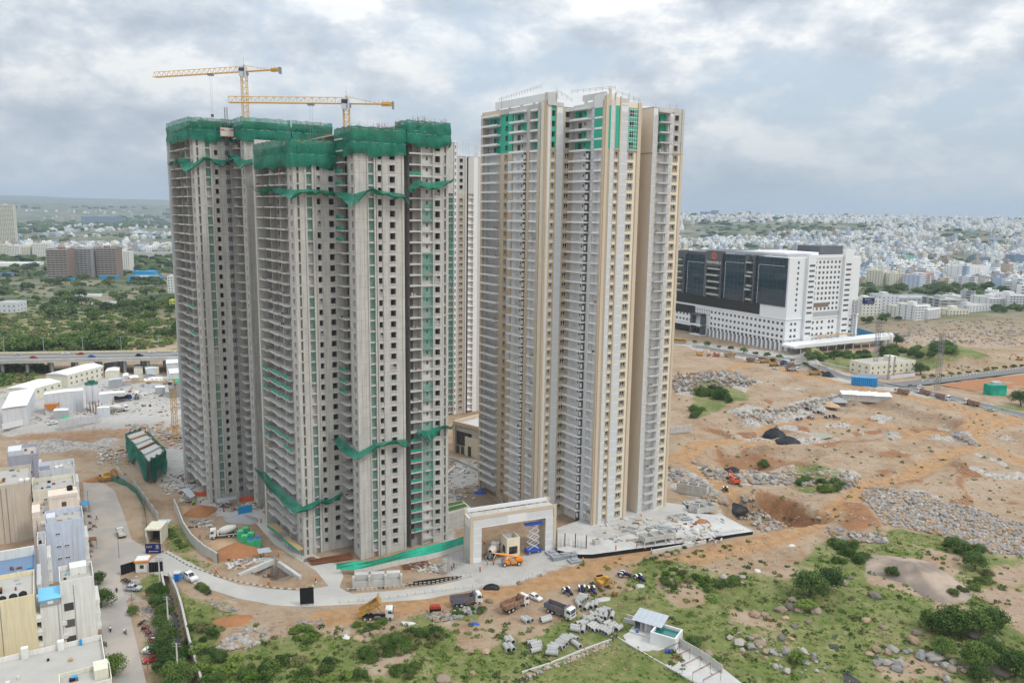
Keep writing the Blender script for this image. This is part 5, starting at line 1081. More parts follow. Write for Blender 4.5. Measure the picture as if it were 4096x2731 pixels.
tank_box('S',1580,215,7.5,4.5,2.0,R(20),'grey concrete tank with a cross wall at the slab corner',cells=2);tank_box('S',1300,300,6,3.2,1.0,R(20),'low concrete planter in the middle of the podium',cells=2);tank_box('S',860,460,3.2,4.2,1.0,R(60),'low concrete planter left of the planter frame');tank_box('S',380,585,2,1.6,1.5,R(24),'small square concrete pit on the podium');tank_box('S',1480,190,3.5,2.6,2.4,R(-20),'angled concrete culvert mouth beside the tank')
tank_box('C',90,1085,11,3.4,3.6,R(-28),'row of three concrete tanks beside the right corner of the tower',z=.3,cells=3)
tank_box('C',50,705,12,.8,3.2,R(24),'long concrete trough wall behind the tower corner',z=.2,cells=4)
for(x,y,n_,sz,lb)in((1030,400,3,1.3,'grey slab stack on the podium left of the wrapped bundles'),(1150,395,4,1.5,'grey slab stack on the podium behind the wrapped bundles'),(1230,380,2,1.4,'thin slab stack beside the podium planter'),(1450,275,3,1.8,'wide pale slab stack near the soil heap'),(1345,395,2,1.1,'small slab stack right of the wrapped bundles'),(1490,100,3,2.0,'slab stack beside the culvert mouth')):slab_stack('S',x,y,n_,sz,lb,R(15),1.2)
def lump(name,label,cat,p,rx,ry,h,m,seed=0,power=1.0,rz=0.0,rough=.12):  # heaps: a sloping cone with an uneven skirt
 n,k_=(20,7)if rx<15 else(64,18);rs=np.random.RandomState(seed);vs=[(0,0,h)];fs=[];ph=rs.rand(6)*6
 for j in range(1,k_+1):
  r=j/k_
  for i in range(n):
   t_=2*math.pi*i/n;w_=1+.16*math.sin(2*t_+ph[0])+.1*math.sin(3*t_+ph[1])+.06*math.sin(5*t_+ph[2])+(.05*math.sin(9*t_+ph[3])+.03*math.sin(17*t_+ph[4]))*(rx>15);z=h*max(0,(1-r)**power)+(rs.rand()-.5)*h*rough*(1-r*.7);vs.append((rx*r*w_*math.cos(t_),ry*r*w_*math.sin(t_),z if j<k_ else-.25))
 for i in range(n):fs.append((0,1+i,1+(i+1)%n))
 for j in range(k_-1):
  for i in range(n):a_=1+j*n;fs.append((a_+i,a_+n+i,a_+n+(i+1)%n,a_+(i+1)%n))
 b=MB();b.add(vs,fs,m);o=b.obj(name,None,p,rz,True);return tag(o,label,cat)
for(x,y,lb)in((1430,380,'left white wrapped bundle on the podium'),(1085,430,'white wrapped bundle beside the planter frame'),(1560,415,'right white wrapped bundle on the podium')):lump('wrapped_bundle',lb,'bundle',P('S',x,y,1.2),1.5,1.1,1.1,'off_white_dirty',x,.3,rough=.35)
lump('soil_heap','orange soil heap on the podium slab','heap',P('S',1630,310,1.2),2.4,1.8,1.1,'laterite',4)
# ---- soil yard left of the front tower
for k_,x,y,rx,ry,h,m,lb in(('Y',460,250,6.0,4.6,2.6,'laterite','dark red soil heap in the walled yard'),('Y',230,220,4.5,4,1.6,'tan_soil','tan soil heap beside the dark red one'),('Y',990,860,8.0,5.4,3.4,'laterite','large brown soil heap beside the green toilets'),('Y',1080,360,5.6,4.2,2.0,'gravel','grey gravel heap behind the mixer truck'),('Y',770,730,4.8,3.6,1.2,'tan_soil','low tan sand heap in front of the mixer truck'),('L',600,335,5,3.4,1.8,'laterite','soil heap in front of the yellow backhoe'),('L',700,300,4,3,2.0,'laterite','soil heap behind the yellow backhoe'),('E',380,440,4.5,3.5,1.2,'laterite','small orange soil heap on the dirt bank'),('C',1075,515,7,5,2,'tan_soil','pinkish gravel heap left of the tin shed'),('C',1145,502,6,4.5,2,'gravel','grey gravel heap left of the tin shed')):lump('soil_heap',lb,'heap',G(k_,x,y),rx,ry,h,m,x)
for k_,x,y,rx,ry,h,lb in(('C',735,722,6,5,4.5,'tall black tarpaulin covered heap by the quarry pool'),('C',815,762,7,4,3,'lower black tarpaulin heap by the quarry track'),('C',458,945,3.4,2.6,1.6,'black tarpaulin heap behind the red excavator'),('C',470,1200,5.2,3.4,2.6,'black tarpaulin heap on the rock ledge'),('C',1075,332,4,3,3.4,'black heap beside the lone yellow dump truck'),('B',390,1172,2.6,1.3,1.2,'black tarpaulin roll on the road edge'),('C',250,1160,3,1.6,.8,'black sheet beside the concrete tank')):lump('tarpaulin_heap',lb,'tarpaulin',G(k_,x,y),rx,ry,h,'tarp',x,.6,rough=.35)
wl=[G('Y',x,y)for x,y in((65,170),(120,300),(200,520),(330,720),(520,890),(720,1010))]
b=MB()
for p,q_ in zip(wl,wl[1:]):
 d=q_-p;n_=Vector((-d.y,d.x,0)).normalized()*.2;z0,z1=-.3,3.0
 b.add([tuple(Vector((a_.x,a_.y,z))+s*n_)for a_ in(p,q_)for z in(z0,z1)for s in(-1,1)],[(0,4,6,2),(1,3,7,5),(2,6,7,3),(0,1,5,4)],'concrete')
tag(b.obj('retaining_wall'),'curved grey retaining wall around the soil yard','wall')
q=P('Y',1200,690);CT=['green portable toilet with blue roof vent in the front row','right green portable toilet with blue roof vent','green portable toilet cabin behind the front pair','second green toilet cabin behind the front pair','rear left green toilet cabin','rear right green toilet cabin']
for i,(x,y)in enumerate(((1215,790),(1315,770),(1120,730),(1215,690),(1060,660),(1140,610))):
 p=G('Y',x,y);t=thing('portable_toilet',CT[i],'toilet',p,R(8));b=MB();b.box(-.9,.9,-.75,.75,.05,3.0,'toilet_green');b.obj('cabin',t);b=MB();b.box(-.7,.7,-.78,-.75,.2,2.6,'toilet_green');b.obj('door',t);b=MB();b.lathe([(.95,0),(.8,.18),(.4,.26),(.01,.28)],'blue' if i<2 else 'toilet_green',8,(0,0,3.0));b.obj('roof',t)
p=G('A',200,1120);t=thing('portable_toilet','blue toilet cabin with pale roof beside the white pickup','toilet',p,R(10));b=MB();b.box(-.8,.8,-.8,.8,0,2.3,'cyan_blue');b.obj('cabin',t);b=MB();b.prism([(-.9,-.9),(.9,-.9),(.9,.9),(-.9,.9)],2.3,2.5,'off_white_dirty');b.obj('roof',t);b=MB();b.box(-.5,.5,-.83,-.8,.1,2.1,'blue');b.obj('door',t)
# basement opening beside the road
rp=[(p.x,p.y)for p in ramp];b=MB()
for i in range(len(rp)):a_,c_=rp[i],rp[(i+1)%len(rp)];b.quad((*a_,-5),(*c_,-5),(*c_,.25),(*a_,.25),'concrete_dark')
bo=b.obj('basement_wall');tag(bo,'concrete lined basement opening beside the curved road','basement')
for(x0,y0,x1,y1,lb)in((640,1095,890,985,'heavy concrete beam over the basement opening'),(930,1000,1090,1110,'concrete ramp wall on the right of the basement opening')):
 a_,c_=P('A',x0,y0),P('A',x1,y1);d=c_-a_;b=MB();b.box(0,d.length,-.5,.5,-.6,.9,'concrete_light');o=b.obj('concrete_beam',None,(a_.x,a_.y,0),math.atan2(d.y,d.x));tag(o,lb,'beam')
for i in range(4):p=P('A',730+i*55,1075-i*14,-2);b=MB();b.box(-.25,.25,-.25,.25,-5,.3,'concrete');tag(b.obj('column',None,(p.x,p.y,0)),'concrete column inside the basement opening','column','basement columns')
def awning(k,pts,h,m,label,name='tin_roof'):
 p=PP(k,pts,h);t=thing(name,label,'roof',(p[0].x,p[0].y,0));o=p[0];b=MB();vs=[(q.x-o.x,q.y-o.y,h+(.35 if i>1 else 0))for i,q in enumerate(p)];b.add(vs+[(v[0],v[1],v[2]-.06)for v in vs],[(0,1,2,3),(7,6,5,4),(0,4,5,1),(1,5,6,2),(2,6,7,3),(3,7,4,0)],m);b.obj('sheet',t)
 for v in vs:b=MB();b.bar((v[0],v[1],0),(v[0],v[1],v[2]-.06),.05,'steel',4);b.obj('post',t)
awning('Y',[(1320,860),(1520,835),(1480,785),(1300,810)],2.4,'tin','tin awning over workers above the basement opening');awning('Y',[(700,110),(1010,40),(990,20),(690,60)],2.8,'tin_grey','tin awning at the foot of the rear left tower');awning('Y',[(1450,270),(1600,240),(1560,180),(1420,210)],2.8,'tin','pale tin awning beside the front tower');awning('A',[(290,525),(330,505),(280,455),(235,475)],2.6,'tin','tin awning near the left foot of the rear tower')
b=MB();a_,c_=P('Y',1020,285),P('Y',1225,240);d=c_-a_;b.box(0,d.length,-.1,.1,0,2.6,'cyan_blue');tag(b.obj('site_hoarding',None,(a_.x,a_.y,0),math.atan2(d.y,d.x)),'short blue sheet hoarding behind the gravel heap','fence')
for x,y,lb in((1040,90,'orange plastic mesh barrier under the hoist'),(340,20,'orange plastic mesh barrier beside the left awning')):
 a_=P('Y',x,y);b=MB()
 for i in range(8):b.quad((i*.8,.15*math.sin(i),0),(i*.8+.8,.15*math.sin(i+1),0),(i*.8+.8,.15*math.sin(i+1),1.6),(i*.8,.15*math.sin(i),1.6),'red_machine')
 tag(b.obj('mesh_barrier',None,(a_.x,a_.y,0),R(20)),lb,'barrier')
# ledges with planks along the tower foot, scrap steel
for pts,lb in(([(1490,420),(1660,540)],'green edged timber ledge along the foot of the front tower'),([(1720,610),(1960,800)],'timber ledge nearest the tower corner')):
 a_,c_=P('Y',*pts[0],3.2),P('Y',*pts[1],3.2);d=c_-a_;t=thing('plank_ledge',lb,'ledge',(a_.x,a_.y,0),math.atan2(d.y,d.x));b=MB();b.box(0,d.length,-.9,.9,3.0,3.15,'timber');b.obj('platform',t);b=MB();b.box(0,d.length,-.95,-.9,2.4,3.2,'net_bright');b.obj('apron',t)
 for i in range(6):x=d.length*i/5;b=MB();b.bar((x,0,0),(x,0,3.0),.05,'steel',4);b.obj('prop',t)
rs_=random.Random(3)
for(k_,x,y,L_,n_,lb)in(('A',1310,975,11,60,'heap of rusty reinforcement bars between the tower wings'),('F',1450,690,7,24,'rusty bars lying behind the concrete bays'),('A',1160,975,2.5,20,'small rusty scrap heap beside the tower corner')):
 p=G(k_,x,y);b=MB()
 for i in range(n_):y_=rs_.uniform(-1.6,1.6);z_=rs_.uniform(.05,.7);a_=rs_.uniform(-.15,.15);b.bar((-L_/2+rs_.uniform(-1,1),y_,z_),(L_/2+rs_.uniform(-1,1),y_+L_*a_*.3,z_),.07,'rust',3)
 stuff(b.obj('rusty_bars',None,p,R(25)),lb,'steel')
# ---- green sheet barrier along the tower front, tin panels below it
tp=[(250,640,250,760),(520,600,520,770),(800,590,800,710),(1080,520,1080,640),(1320,440,1320,590),(1600,370,1600,540),(1850,320,1850,480),(2040,270,2040,410),(2200,220,2200,370)]
tt_=thing('net_barrier','long green net barrier with white panels in front of the front tower','barrier',P('F',250,760));o0=tt_.location.copy();b=MB();prev=None
for i,(x0,y0,x1,y1)in enumerate(tp):
 base=P('F',x1,y1+60);top=Vector((base.x,base.y,0));zb=1.6;out=Vector((.6,-.9,0)).normalized()
 lo=Vector((base.x,base.y,zb))-o0;hi=P('F',x0,y0+12,3.6)-o0;mid=(lo+hi)/2+Vector((0,0,.25*math.sin(i*1.7)))
 cur=(lo,mid,hi)
 if prev:
  for(pa,ca,pb,cb)in((prev[0],cur[0],prev[1],cur[1]),(prev[1],cur[1],prev[2],cur[2])):b.quad(tuple(pa),tuple(ca),tuple(cb),tuple(pb),'net_bright')
 prev=cur
b.obj('net_sheet',tt_)
fx=[P('F',x1,y1+60)for(_,_,x1,y1)in tp]
for p,q_ in zip(fx[1:],fx[2:]):
 d=q_-p;n_=max(2,int(d.length/1.9))
 for i in range(n_):a_=p+d*(i/n_);b=MB();b.box(.03,d.length/n_-.03,-.04,.04,0,1.6,'off_white_dirty');b.obj('panel',tt_,a_-o0,math.atan2(d.y,d.x))
# three concrete bays at the trench and the black trench wall
a_,c_=P('F',510,1030),P('F',1235,990);d=c_-a_;t=thing('concrete_bays','three bay concrete retaining frame at the trench beside the road','wall',(a_.x,a_.y,0),math.atan2(d.y,d.x));n_=d.length/3
for i in range(3):
 b=MB();b.box(i*n_+.3,(i+1)*n_-.3,0,.3,0,1.9,'concrete');b.obj('lower_panel',t);b=MB();b.box(i*n_+.3,(i+1)*n_-.3,.9,1.2,1.2,3.4,'concrete_light');b.obj('upper_panel',t);b=MB();b.box(i*n_+.3,(i+1)*n_-.3,1.2,2.6,3.2,3.4,'concrete_light');b.obj('top_slab',t)
for i in range(4):b=MB();b.box(i*n_-.28,i*n_+.28,-.25,1.3,0,3.2,'concrete');b.obj('pillar',t)
tp2=PP('F',[(390,1065),(700,1060),(1240,1005),(1700,960),(2100,880),(2160,835),(1950,850),(1500,910),(1240,960),(1240,990),(500,1035)]);b=MB();b.add([(p.x,p.y,.05)for p in tp2],[tuple(range(len(tp2)))],'black');tag(b.obj('waterproofing_strip'),'black waterproofed trench floor beside the road','trench')
BT='red and white barrier tapes along the road'
def tape(k,pts,label,h=.9,z=0.0):
 pp=PP(k,pts,z);t=thing('barrier_tape',label,'barrier',(pp[0].x,pp[0].y,z));o=pp[0]
 b=MB();bw=MB()
 for p,q_ in zip(pp,pp[1:]):
  d=q_-p;n_=max(2,int(d.length/1.1))
  for i in range(n_):
   a_=p-o+d*(i/n_);c_=p-o+d*((i+.62)/n_);bw.bar((a_.x,a_.y,h),(c_.x,c_.y,h),.07,'kerb_white',4);bw.bar((a_.x,a_.y,h*.45),(c_.x,c_.y,h*.45),.06,'kerb_white',4)
   if i%2==0:b.bar((a_.x,a_.y,0),(a_.x,a_.y,h+.1),.04,'rust',3)
 stuff(b.obj('stake',t));stuff(bw.obj('tape',t))
tape('F',[(400,1075),(700,1070),(1240,1015),(1700,970),(2150,880),(2352,840)],'white striped barrier tape along the black trench');tape('E',[(1030,330),(1180,320),(1400,295),(1700,250),(1950,230)],'white striped barrier tape on the lower road edge');tape('G',[(1040,1530),(1260,1430)],'short red and white tape before the gate');tape('S',[(1640,470),(2150,400)],'white dotted tape on the right podium slab',.3,1.2)
# ---- painted kerb stones along the site road
ks=[P('A',x,y)for x,y in((80,905),(160,945),(280,1015),(380,1050),(470,1085),(560,1110),(680,1140),(800,1160),(950,1180),(1100,1188),(1180,1160),(1210,1120))];n_=0
kt=thing('kerb_stones','black and white painted kerb stones along the curved site road','kerb',(ks[0].x,ks[0].y,0));KM=[None,None]
for j,mm in enumerate(('kerb_white','kerb_black')):b=MB();b.box(-.4,.4,-.14,.14,-.1,.28,mm);KM[j]=b.mesh('kerb_stone')
for p,q_ in zip(ks,ks[1:]):
 d=q_-p;k_=max(1,int(d.length/.95))
 for i in range(k_):a_=p+d*(i/k_);put(KM[n_%2],'kerb_stone',kt,(a_.x-ks[0].x,a_.y-ks[0].y,0),math.atan2(d.y,d.x));n_+=1
# ---- black billboard seen from behind, generator
a_,c_=P('E',785,350),P('E',872,343);d=c_-a_;t=thing('billboard','blank black billboard standing at the road edge','billboard',(a_.x,a_.y,0),math.atan2(d.y,d.x))
b=MB();b.box(0,d.length,-.06,.06,.6,5.0,'black');b.obj('board',t)
for x in(.3,d.length/2,d.length-.3):b=MB();b.box(x-.08,x+.08,.06,.2,0,4.8,'steel');b.obj('post',t)
p=G('E',1632,385);t=thing('generator','red and black towed generator beside the dirt track','generator',p,R(10));b=MB();b.extr([(-1.3,.6),(1.3,.6),(1.3,1.6),(1.0,1.85),(-1.0,1.85),(-1.3,1.6)],-.7,.7,'red');b.obj('canopy',t);b=MB();b.box(-1.4,1.4,-.75,.75,.4,1.2,'black');b.obj('lower_case',t);wheels(t,(-.6,.6),.7,.38,.2)
# ---- tin shed, water tank and walled yard at the bottom
q=P('Q',1215,800);t=thing('shed','small shed of tin sheets with sloping roof beside the water tank','shed',(q.x,q.y,0),R(-31))
for nm,bx,m_ in(('floor_slab',(-.6,7.4,-1.4,4.6,0,.5),'concrete_light'),('wall',(0,.15,.2,4.2,.5,3.2),'tin_grey'),('wall',(6.6,6.75,.2,4.2,.5,3.2),'timber'),('rear_wall',(.15,6.6,4.05,4.2,.5,3.4),'tin_grey')):b=MB();b.box(*bx,m_);b.obj(nm,t)
for i in range(9):b=MB();b.box(1.6+i*.55,2.1+i*.55,.2,.3,.5,3.1,('tin_grey','bed_brown','tin','tin_grey')[i%4]);b.obj('plank',t)
for i in range(6):b=MB();x=-.4+i*1.27;b.add([(x,-.5,3.1),(x+1.24,-.5,3.1),(x+1.24,4.7,3.9),(x,4.7,3.9),(x,-.5,3.05),(x+1.24,-.5,3.05),(x+1.24,4.7,3.85),(x,4.7,3.85)],[(0,1,2,3),(4,5,6,7),(0,1,5,4),(1,2,6,5),(2,3,7,6),(3,0,4,7)],'tin');b.obj('roof_sheet',t)
q=P('Q',1450,985);t=thing('water_tank','open white walled water tank filled with green water','tank',(q.x,q.y,0),R(-31))
for bx in((0,6.2,0,.35,0,3.0),(0,6.2,4.8,5.15,0,3.0),(0,.35,.35,4.8,0,3.0),(5.85,6.2,.35,4.8,0,3.0)):b=MB();b.box(*bx,'white');b.obj('wall',t)
b=MB();b.box(.35,5.85,.35,4.8,0,2.3,'pool');b.obj('water',t)
for x,y,lb in((1690,1135,'left blue barrel at the foot of the water tank'),(1735,1125,'right blue barrel at the foot of the water tank'),(1268,850,'blue barrel in front of the tin shed')):p=P('Q',x,y);b=MB();b.lathe([(.01,0),(.3,0),(.33,.3),(.33,.6),(.3,.95),(.01,.95)],'blue',10);tag(b.obj('barrel',None,(p.x,p.y,.04),0,True),lb,'barrel')
ys=[P('Q',x,y)for x,y in((990,905),(1210,790),(1700,1010),(1860,960),(2500,1330),(2900,1650),(2400,1800),(2150,1560),(1500,1200))];b=MB();b.add([(p.x,p.y,.05)for p in ys],[tuple(range(len(ys)))],'concrete_light');struct(b.obj('yard_paving'))
kerb_run('yard_wall',PP('Q',[(1860,1010),(2180,1190),(2500,1420)]),2.0,.2,'concrete','grey wall running from the water tank to the lower edge');kerb_run('yard_kerb',PP('Q',[(985,910),(1500,1215),(1890,1440),(2160,1600)]),.35,.3,'concrete','low kerb along the paved yard','kerb')
kerb_run('boundary_kerb',PP('Q',[(-400,1420),(0,1290),(500,1085),(890,945)]),.5,.25,'kerb_white','pale boundary kerb running from the frame to the lower left','kerb')
for i in range(5):
 a_,c_=P('Q',1620+i*150,1230+i*110),P('Q',1880+i*150,1105+i*105);d=c_-a_;t=thing('roof_truss','rusty roof truss on two posts over the paved yard, '+('nearest the tank','second from the tank','third from the tank','fourth from the tank','at the lower edge')[i],'truss',(a_.x,a_.y,0),math.atan2(d.y,d.x));L_=d.length
 for x in(0,L_):b=MB();b.bar((x,0,0),(x,0,2.6),.05,'rust',4);b.obj('post',t)
 b=MB();b.bar((0,0,2.3),(L_,0,2.3),.05,'rust',4);b.bar((0,0,2.6),(L_,0,2.6),.05,'rust',4)
 for j in range(8):b.bar((L_*j/8,0,2.3),(L_*(j+.5)/8,0,2.6),.04,'rust',3);b.bar((L_*(j+.5)/8,0,2.6),(L_*(j+1)/8,0,2.3),.04,'rust',3)
 b.obj('girder',t)
q=G('Q',1080,680);o=obx('concrete_trough','long empty concrete trough lying behind the tin shed','trough',q,R(-31),[('side',-.2,5,0,.25,0,1.2,'concrete'),('side',-.2,5,2.0,2.25,0,1.2,'concrete'),('bottom',-.2,5,.25,2.0,0,.25,'concrete')])
q=G('Q',930,920);t=thing('winch_frame','dark steel tripod frame beside the two workers in blue','frame',q,R(40));b=MB()
for x,y in((-.8,-.5),(-.8,.5),(.8,-.5),(.8,.5)):b.bar((x,y,0),(x*.2,y*.6,3.2),.06,'black',4)
b.bar((0,-.4,3.2),(0,.4,3.2),.06,'black',4);b.obj('legs',t)
def stone_slab(k,x,y,label,sx=1.6):q=G(k,x,y);b=MB();b.prism([(-sx,-.8),(sx*.6,-1.0),(sx,.2),(sx*.5,1.0),(-sx*.7,.9)],0,.3,'concrete_light');tag(b.obj('stone_slab',None,q,.4),label,'slab')
stone_slab('Q',760,360,'large pale stone slab beside the upright pipes',2.6);stone_slab('Q',1300,165,'pale stone slab in the grass below the tractors')
# ================================================================ nets, cranes and hoists on the towers
def smooth_path(pts,n):
 out=[]
 for p,q in zip(pts,pts[1:]):
  for i in range(n):out.append([a+(b-a)*i/n for a,b in zip(p,q)])
 out.append(list(pts[-1]));return out
def normals2(pp):
 ns=[]
 for i in range(len(pp)):
  a,b=pp[max(0,i-1)],pp[min(len(pp)-1,i+1)];dx,dy=b[0]-a[0],b[1]-a[1];l=math.hypot(dx,dy)or 1;ns.append((dy/l,-dx/l))
 return ns
def wrap_net(label,O,ang,path,z0,z1,bulge,seed,thin=False,poles=True,scal=.9):
 rs=random.Random(seed);pp=[]
 for p,q in zip(path,path[1:]):
  n=max(3,int(math.hypot(q[0]-p[0],q[1]-p[1])/.8))
  pp+=[(p[0]+(q[0]-p[0])*i/n,p[1]+(q[1]-p[1])*i/n)for i in range(n)]
 pp.append(path[-1]);ns=normals2(pp);ns=[ns[0]]+ns[1:];t=thing('safety_net',label,'net',(O[0],O[1],0),R(ang));b=MB();rows=9;V=[]
 ph=[rs.uniform(0,6)for _ in range(6)]
 for i,((x,y),(nx,ny))in enumerate(zip(pp,ns)):
  bay=math.sin(i*.55+ph[0])*.5+math.sin(i*.23+ph[1])*.5
  lowz=z0+scal*(.5-abs(math.sin(i*.21+ph[2])))+.25*math.sin(i*.9+ph[3])
  for j in range(rows):
   f=j/(rows-1);z=lowz+(z1+.12*math.sin(i*1.3+ph[4])-lowz)*f
   o=bulge*math.sin(math.pi*min(1,f*1.15))*(.55+.45*bay)*(1-f*.4)+.06*math.sin(i*1.7+j*.5+ph[5])+rs.uniform(-.02,.02);V.append((x+nx*o,y+ny*o,z))
 n=len(pp);F=[(i*rows+j,(i+1)*rows+j,(i+1)*rows+j+1,i*rows+j+1)for i in range(n-1)for j in range(rows-1)]
 if thin:
  lo=[f for f in F if f[0]%rows<5];hi=[f for f in F if f[0]%rows>=5];b.add(V,lo,'net');b.add(V,hi,'net_thin')
 else:b.add(V,F,'net')
 b.obj('net_sheet',t,smooth=True)
 if poles:
  b=MB()
  for i in range(0,n,3):
   x,y=pp[i];nx,ny=ns[i];b.bar((x-nx*.1,y-ny*.1,z0),(x-nx*.1,y-ny*.1,z1+rs.uniform(.1,.5)),.045,'steel',3)
  for z in np.arange(z0+.8,z1,1.2):
   for p,q in zip(path,path[1:]):b.bar((p[0],p[1],z),(q[0],q[1],z),.04,'steel',3)
  stuff(b.obj('scaffold_tube',t))
 return t
P1,P2,P3=[(-15.9,39.5),(-15.7,26),(-14.4,10.0),(-1.3,10.0)],[(-1.3,11.5),(-1.2,-.9),(14.5,-.9),(14.7,3)],[(14.9,7),(14.9,-.8),(28.5,-.9),(28.6,26)]
for(P_,z0,zm,z1,nm)in((P1,111.1,114.9,118.4,'left wing'),(P2,114.4,118.1,121.7,'middle wing'),(P3,117.5,120.9,124.3,'right wing')):
 wrap_net('upper green safety net wrapped round the %s of the front concrete tower'%nm,OB,33,P_,zm-.2,z1,.32,len(nm)*3,False,scal=.3);wrap_net('lower green safety net hanging round the %s of the front concrete tower'%nm,OB,33,P_,z0,zm,.62,len(nm)*5+1)
for(P_,nm)in((P1,'left wing'),(P2,'middle wing'),([(14.9,-.9),(28.5,-.9),(28.5,28)],'right wing')):
 wrap_net('upper see-through green net round the %s of the rear concrete tower'%nm,OA,33,P_,124.4,127.9,.35,len(nm)*7,True,scal=.3);wrap_net('lower green net hanging round the %s of the rear concrete tower'%nm,OA,33,P_,120.9,124.6,.6,len(nm)*7+2)
def catch_net(label,O,ang,pts,seed):  # pts: u, v, height at the wall, reach, rise of the outer edge
 rs=random.Random(seed);sp=smooth_path(pts,7);ns=normals2([(p[0],p[1])for p in pts]);nn=[]
 for i in range(len(pts)-1):
  for k_ in range(7):f=k_/7;nn.append((ns[i][0]*(1-f)+ns[i+1][0]*f,ns[i][1]*(1-f)+ns[i+1][1]*f))
 nn.append(ns[-1]);V=[];rows=6;ph=rs.uniform(0,6)
 for i,(p,n_)in enumerate(zip(sp,nn)):
  for j in range(rows):
   f=j/(rows-1);sag=-.9*math.sin(math.pi*f)*(1+.3*math.sin(i*.9+ph));ripple=.14*math.sin(i*1.5+j*1.2+ph);V.append((p[0]+n_[0]*(p[3]*f+.1),p[1]+n_[1]*(p[3]*f+.1),p[2]+p[4]*f+sag+ripple*f+(.35*math.sin(i*.45+ph)+.3*math.sin(i*.8+ph*2))*f))
 F=[(i*rows+j,(i+1)*rows+j,(i+1)*rows+j+1,i*rows+j+1)for i in range(len(sp)-1)for j in range(rows-1)]
 t=thing('catch_net',label,'net',(O[0],O[1],0),R(ang));b=MB();b.add(V,F,'net');b.obj('net_sheet',t,smooth=True);b=MB()
 for i in range(0,len(sp),7):
  o_=V[i*rows+rows-1];b.bar((sp[i][0],sp[i][1],sp[i][2]-.4),o_,.05,'steel',3);b.bar((sp[i][0],sp[i][1],sp[i][2]+2.6),o_,.02,'steel',3)
 stuff(b.obj('bracket',t));return t
catch_net('wavy green catch net high on the front concrete tower below its wrapping',OB,33,[(-14.6,38,105.6,2.4,0),(-14.6,30,105.2,2.8,-.6),(-14.4,22,105.6,2.6,.3),(-14.2,15,105.2,2.8,-.9),(-13.3,10.7,104.9,3.0,-2.4),(-9,10.6,105.2,2.6,-.2),(-5,10.6,105.0,2.8,-1.2),(-2.4,10.4,104.6,2.2,-.6)],1)
catch_net('green catch net sagging at the near corner high on the front tower',OB,33,[(-1.6,10,104.6,2.0,0),(-1.4,4,104.4,2.6,-.4),(-.4,-.3,104.0,3.2,-3.2),(4,-.5,105.4,2.6,.2),(9,-.5,104.8,2.6,-1.0),(13.2,-.5,104.4,2.8,-1.6),(14.4,-.5,104.0,2.6,-2.2)],2)
catch_net('green catch net flaring upward on the right wing of the front tower',OB,33,[(15.4,-.2,106.0,2.6,-1.0),(18,-.2,108.4,2.6,-1.5),(22.5,-.2,107.6,2.4,-2.2),(25.5,-.2,108.2,2.6,-1.0),(28.6,-.3,108.6,2.8,.4)],3)
catch_net('green catch net high on the rear left tower below its wrapping',OA,33,[(-14.6,35,115.4,2.4,-1.4),(-14.6,27,116.0,2.2,-1.2),(-14.4,18,115.6,2.8,-1.0),(-13.3,10.7,113.6,3.2,-2.8),(-10.5,10.6,115.8,2.4,-.5),(-5,10.6,115.0,2.4,-1.6),(-1.5,10.5,115.2,2.2,.4)],4)
catch_net('small green catch net on the middle wing of the rear tower',OA,33,[(-1.8,9,117.0,2.4,0),(-1.6,4,116.6,2.4,-.6),(-.4,-.3,114.6,3.0,-2.4),(4,-.5,115.8,2.4,-.2)],5)
catch_net('bright green catch net slung low on the left wing of the front tower',OB,33,[(-15.6,40,17.5,3.4,2.4),(-15.4,30,16.5,3.4,.4),(-14.6,20,16.0,3.2,.2),(-13.3,10.7,15.2,3.6,-1.6),(-9,10.6,16.4,2.6,.4),(-5,10.6,16.0,2.6,-.4),(-1.6,10.5,17.6,2.4,1.4)],6)
catch_net('green catch net slung low round the near corner of the front tower',OB,33,[(-2.2,10.5,34.5,3.0,1.0),(-1.6,5,33.6,2.8,-.4),(-.4,-.3,32.4,3.2,-1.8),(4,-.5,34.2,2.4,0),(9,-.5,34.4,2.4,.2),(14.2,-.5,34.2,2.6,-1.4)],7)
catch_net('green catch net slung low on the right wing of the front tower',OB,33,[(17.6,-.2,36.6,2.6,-1.0),(21,-.2,35.6,2.6,-2.2),(25,-.2,36.6,2.6,0),(28.6,-.3,35.8,2.8,1.6)],8)
def lattice(b,p,q,w,m,n,r=.06,tri=False):
 p,q=Vector(p),Vector(q);d=(q-p).normalized();s=d.cross(Vector((0,0,1)));
 if s.length<.1:s=Vector((1,0,0))
 s.normalize();u=s.cross(d);off=[s*w/2-u*w/2,-s*w/2-u*w/2,-s*w/2+u*w/2,s*w/2+u*w/2]if not tri else[s*w/2,-s*w/2,u*w]
 for o in off:b.bar(p+o,q+o,r,m,4)
 k_=len(off)
 for i in range(n):
  a,c=p.lerp(q,i/n),p.lerp(q,(i+1)/n)
  for j in range(k_):o0,o1=off[j],off[(j+1)%k_];b.bar(a+o0,c+o1,r*.6,m,3,caps=False);b.bar(c+o0,c+o1,r*.6,m,3,caps=False)
